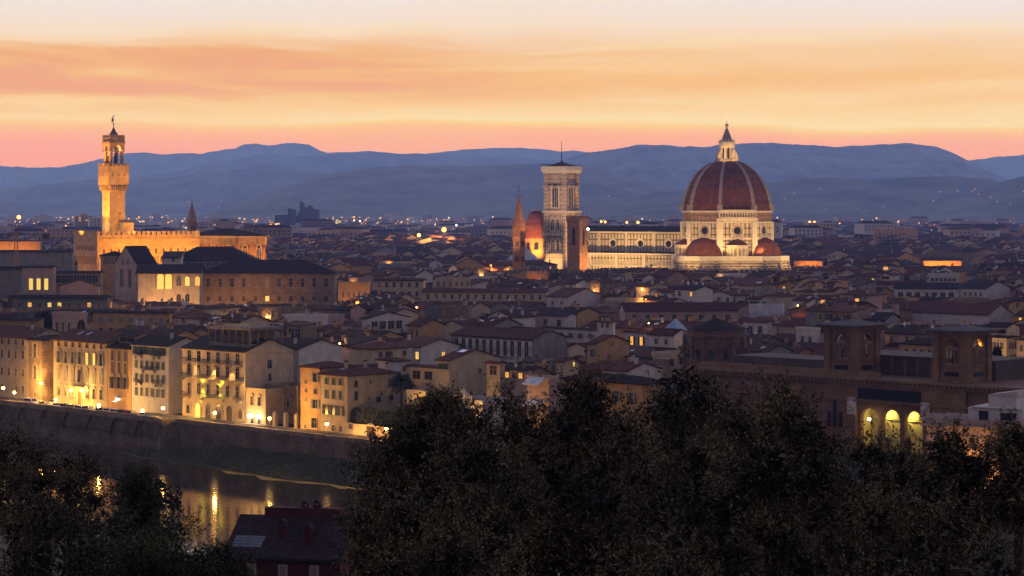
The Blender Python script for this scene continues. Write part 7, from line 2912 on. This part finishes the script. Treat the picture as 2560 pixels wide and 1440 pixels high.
M_fo = mat('lamp_far_orange', (.9, .5, .2), emit=(1, .40, .10), strength=4)
M_fw = mat('lamp_far_white', (.9, .9, .9), emit=(1, .74, .45), strength=2.6)
M_fc = mat('lamp_far_cool', (.8, .9, 1), emit=(.75, .88, 1), strength=3)
for lab, X, Y, d, r, m in (('orange light mast over the crane at far left', 47, 543, 1500, 1.0, M_fo), ('orange light mast right of the jagged courthouse', 1047, 588, 2000, 1.2, M_fo), ('brightest orange light mast between granary church and campanile', 1110, 574, 2200, 1.7, M_fo),
                           ('cool white light mast near the jagged courthouse', 1141, 563, 2400, .8, M_fc), ('left orange light of the pair right of the dome', 2024, 556, 3000, 1.5, M_fo), ('right orange light of the pair right of the dome', 2036, 556, 3000, 1.4, M_fo),
                           ('orange light mast over the cathedral nave, nearest the dome', 1595, 556, 2600, 1.2, M_fo), ('orange light mast over the middle of the nave', 1567, 556, 2600, 1.0, M_fo), ('left of two orange light masts beside the brick tower', 1503, 554, 2600, 1.0, M_fo),
                           ('right of two orange light masts beside the brick tower', 1513, 555, 2600, 1.0, M_fo), ('white light mast left of the campanile', 900, 553, 2500, .8, M_fw), ('orange lamp among roofs right of the long pink house', 1902, 740, 930, .45, M_fo),
                           ('greenish white lamp between the library towers', 2211, 833, 640, .36, M_fc), ('orange lamp among roofs left of the spired tower', 1213, 652, 1400, .6, M_fo), ('orange lamp by the jagged courthouse foot', 690, 562, 2900, 1.2, M_fo)):
    mast(lab, X, Y, d, r, m)
for X, Y, d, p_ in ((1047, 592, 1990, 60000), (1110, 580, 2190, 120000), (1095, 606, 2050, 40000), (1902, 744, 926, 5000), (560, 745, 800, 5000), (300, 752, 760, 6000), (1230, 668, 1080, 6000)):
    lamp('POINT', P(X, Y, d), p_, (1, .45, .12), .8)
k = MB()
for i in range(650):
    y = 2400 + 5200 * R_.random() ** .9
    X = R_.uniform(-40, 2600)
    if R_.random() < .45:
        X = R_.gauss(*R_.choice([(150, 130), (560, 60), (430, 90), (900, 80), (1000, 100), (740, 60)]))
        y = R_.uniform(3500, 7000)
    x = (X - 1280) / F * y
    gz = float(np.interp(x + y, [p[0] for p in prof], [p[1] for p in prof]))
    z = gz + R_.uniform(14, 26)
    r = y / 1000 * R_.choice([.13, .16, .2, .25, .34])
    k.cone(ngon(r, 5, 0, x, y), z, (x, y, z + r), R_.choices([0, 1, 2], [66, 25, 9])[0])
    k.cone(ngon(r, 5, 0, x, y)[::-1], z, (x, y, z - r), k.m[-1])
for i in range(26):                     # houses with lights on the dark slopes
    X, Y, d = R_.choice([(R_.uniform(1480, 1700), R_.uniform(490, 530), 4700), (R_.uniform(1940, 2200), R_.uniform(470, 530), 4600), (R_.uniform(2300, 2560), R_.uniform(470, 530), 3700), (R_.uniform(2050, 2500), R_.uniform(500, 545), 4000), (R_.uniform(450, 640), R_.uniform(500, 520), 6000)])
    t = max(0.0, 1 - (Y - 440) / 110)
    x, y, z = P(X, Y, d * .80)
    k.cone(ngon(.5, 5, 0, x, y), z, (x, y, z + .5), R_.choice([0, 1, 1]))
    k.cone(ngon(.5, 5, 0, x, y)[::-1], z, (x, y, z - .5), k.m[-1])
tag(k.build('far_lights', [M_fo, M_fw, M_fc]), 'scatter of distant town lights out on the plain', 'lights', kind='stuff')

# ---------------------------------------------------------------- trees
def tree(label, X, Ytop, hw, d, n, pal, seed, blobs=26, leaf=.13, ground=None, squash=1.0, cone=False, group=None, cat='tree', name='tree', mixp=(.45, .25, .30), deep=None):
    x, y, zt3 = P(X, Ytop, d)
    K = x + y
    gz = float(np.interp(K, [p[0] for p in prof], [p[1] for p in prof])) if ground is None else ground
    rw = hw / F * d
    t = thing(name, label, cat, (x, y, gz), 0, group)
    H = zt3 - gz
    r = np.random.default_rng(seed)
    ch = min(H * .9, rw * (2.3 if not cone else 4.5) * squash) if deep is None else deep
    cz = H - ch / 2
    cen = []
    for i in range(blobs):
        if cone:
            h_ = r.uniform(0, 1)
            rad = rw * (1 - h_) * .95 + .1
            a = r.uniform(0, 6.28)
            c = np.array([rad * .6 * math.cos(a), rad * .6 * math.sin(a), H - ch + ch * h_ * .97])
            br_ = np.array([rad * .55 + .12, rad * .55 + .12, ch * .06 + .1])
        else:
            v = r.normal(size=3)
            v /= np.linalg.norm(v)
            q_ = r.uniform(.42, .86)
            c = np.array([v[0] * rw * q_, v[1] * rw * q_, cz + v[2] * ch / 2 * q_])
            s = r.uniform(.15, .36) * rw
            br_ = np.array([s, s, s * r.uniform(.7, 1.25)])
        cen.append((c, br_))
    if not cone:
        cen[0] = (np.array([0, 0, H - .3 * rw]), np.array([.22, .22, .3]) * rw)
    LPT = 18                                     # leaves on one twig
    nt_ = max(blobs * 3, n // LPT)
    which = r.integers(0, len(cen), nt_)
    CC, BR = np.array([c for c, _ in cen])[which], np.array([b_ for _, b_ in cen])[which]
    v = r.normal(size=(nt_, 3))
    v /= np.linalg.norm(v, axis=1, keepdims=True)
    st_ = CC + v * BR * r.uniform(.35, .95, (nt_, 1))
    dr = v * .8 + r.normal(0, .45, (nt_, 3)) + np.array([0, 0, .45])
    dr /= np.linalg.norm(dr, axis=1, keepdims=True)
    ln_ = np.minimum(rw * .45, leaf * r.uniform(3.0, 8.5, (nt_, 1)))
    f_ = 4.2 / rw                                # hollows between the sprays, their shade and lit tips put into leaf colour
    nz_ = sum(np.sin(st_ @ r.normal(0, f_, 3) + r.uniform(0, 6.28)) for _ in range(5)) / 1.6
    keep = nz_ > (-.62 if not cone else -9)
    st_, dr, ln_, which, nz_ = st_[keep], dr[keep], ln_[keep], which[keep], nz_[keep]
    nt_ = len(st_)
    tw_ = r.uniform(0, 1, (nt_, LPT, 1)) ** .8
    pos = st_[:, None] + dr[:, None] * ln_[:, None] * tw_ + r.normal(0, leaf * .42, (nt_, LPT, 3))
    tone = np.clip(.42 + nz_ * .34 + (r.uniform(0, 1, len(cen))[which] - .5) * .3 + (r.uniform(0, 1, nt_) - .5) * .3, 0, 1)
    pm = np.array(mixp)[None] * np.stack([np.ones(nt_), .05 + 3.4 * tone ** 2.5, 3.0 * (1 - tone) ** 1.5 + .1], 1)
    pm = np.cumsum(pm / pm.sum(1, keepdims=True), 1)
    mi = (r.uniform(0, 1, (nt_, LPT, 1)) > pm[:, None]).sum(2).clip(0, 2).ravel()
    pos = pos.reshape(-1, 3)
    nm = np.repeat(dr, LPT, 0)
    nc = 90 * len(cen)                           # oversized dark leaves fill each clump, its inner shade put into their colour
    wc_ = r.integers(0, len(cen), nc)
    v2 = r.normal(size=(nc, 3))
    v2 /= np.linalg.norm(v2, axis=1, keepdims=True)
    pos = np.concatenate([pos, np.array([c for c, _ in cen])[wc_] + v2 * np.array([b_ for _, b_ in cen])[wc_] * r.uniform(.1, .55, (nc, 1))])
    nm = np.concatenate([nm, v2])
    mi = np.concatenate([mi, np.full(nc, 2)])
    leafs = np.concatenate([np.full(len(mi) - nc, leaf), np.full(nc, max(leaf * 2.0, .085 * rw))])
    ok = pos[:, 2] > .3
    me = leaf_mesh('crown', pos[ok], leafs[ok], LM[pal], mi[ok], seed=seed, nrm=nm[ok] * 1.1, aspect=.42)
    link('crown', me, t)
    k = MB()
    k.tube((0, 0, -1), (.1, 0, max(.8, H - ch * .75)), .09 * rw + .06, .06 * rw + .04, 8)
    base = (.1, 0, max(.8, H - ch * .75))
    for c, br_ in cen[::2]:
        mid = (np.array(base) + c) / 2 + np.array([0, 0, .05 * rw])
        k.tube(base, mid, .035 * rw + .015, .022 * rw + .01, 5)
        k.tube(mid, c, .022 * rw + .01, .008, 5)
    k.build('trunk', M_bark, t)
    return t


NT_ = 'trees on the near hillside'
for i, a in enumerate((('feathery olive tree left of the hedge lamp, its top over the quay', 1025, 1085, 150, 92, 17000), ('slender olive tree whose tip crosses the ornate white house', 1090, 998, 105, 90, 9000), ('olive tree below the white house with awnings', 1275, 985, 180, 86, 18000),
                       ('olive tree before the large ochre house', 1465, 945, 165, 88, 17000), ('tallest olive tree, crown below the round brick apse', 1705, 903, 215, 80, 24000), ('wide olive tree below the left library tower', 1945, 975, 185, 76, 20000),
                       ('olive tree in front of the three glowing library arches', 2185, 1108, 165, 72, 16000), ('olive tree in front of the white terrace house', 2385, 1085, 140, 72, 13000), ('dark olive tree at the lower right corner of the view', 2540, 1075, 130, 70, 13000),
                       ('low olive tree beside the red house roof', 985, 1210, 150, 64, 15000), ('broad low olive bush under the hedge lamp tree', 1220, 1095, 260, 62, 22000), ('broad low olive in the middle of the dark thicket', 1570, 1035, 300, 60, 26000),
                       ('broad low olive below the wide tree', 1930, 1085, 290, 57, 25000), ('broad low olive at the foot of the library trees', 2320, 1165, 290, 55, 25000), ('bushy olive filling the lower edge below the red house lamp', 1120, 1300, 300, 50, 22000), ('bushy olive at the lower edge, centre of the thicket', 1700, 1300, 330, 48, 24000),
                       ('bushy olive at the lower edge, far right of the thicket', 2250, 1320, 340, 46, 24000))):
    lab, X, Y, hw, d, n = a
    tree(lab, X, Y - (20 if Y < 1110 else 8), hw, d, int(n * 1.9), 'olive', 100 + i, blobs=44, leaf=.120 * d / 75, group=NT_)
LT = 'trees below the quay on the left'
tree('grey green tree with loose crown at the left edge', 40, 1078, 120, 105, 24000, 'olive', 201, leaf=.13, group=LT)
tree('grey green tree with pale twigs beside the left edge tree', 170, 1130, 115, 98, 24000, 'olive', 202, leaf=.13, group=LT)
tree('round dark tree against the bright river reflections', 362, 1186, 96, 150, 22000, 'green', 203, leaf=.20, group=LT, mixp=(.4, .05, .55))
tree('pointed green conifer before the round dark tree', 345, 1200, 130, 92, 22000, 'green', 204, leaf=.12, cone=True, blobs=60, group=LT)
tree('wide green tree left of the red house', 440, 1285, 175, 84, 34000, 'green', 205, leaf=.11, group=LT)
tree('dark tree filling the lower left corner', 110, 1235, 240, 72, 34000, 'olive', 206, leaf=.10, group=LT)
tree('low green tree at the bottom edge left of the red house', 330, 1330, 230, 66, 34000, 'green', 207, leaf=.09, group=LT)
tree('small green tree touching the red house wall', 560, 1372, 80, 88, 12000, 'green', 208, leaf=.11, group=LT)
tree('dark cypress by the right library tower', 2493, 872, 13, 520, 1500, 'green', 209, leaf=.5, cone=True, blobs=30, ground=0, name='cypress', cat='cypress', deep=10.5, mixp=(.2, 0, .8))
tree('dark round tree between the yellow house and the tall arched tower house', 112, 782, 22, 690, 1500, 'green', 210, leaf=.6, ground=0, mixp=(.3, 0, .7))
tree('green roof garden tree below the cathedral', 1745, 722, 40, 1010, 1600, 'green', 211, leaf=.9, ground=0, squash=.6)
tree('small garden tree behind the gate piers', 730, 1030, 14, 541, 1200, 'green', 212, leaf=.35, ground=-1.5, mixp=(.4, .1, .5))
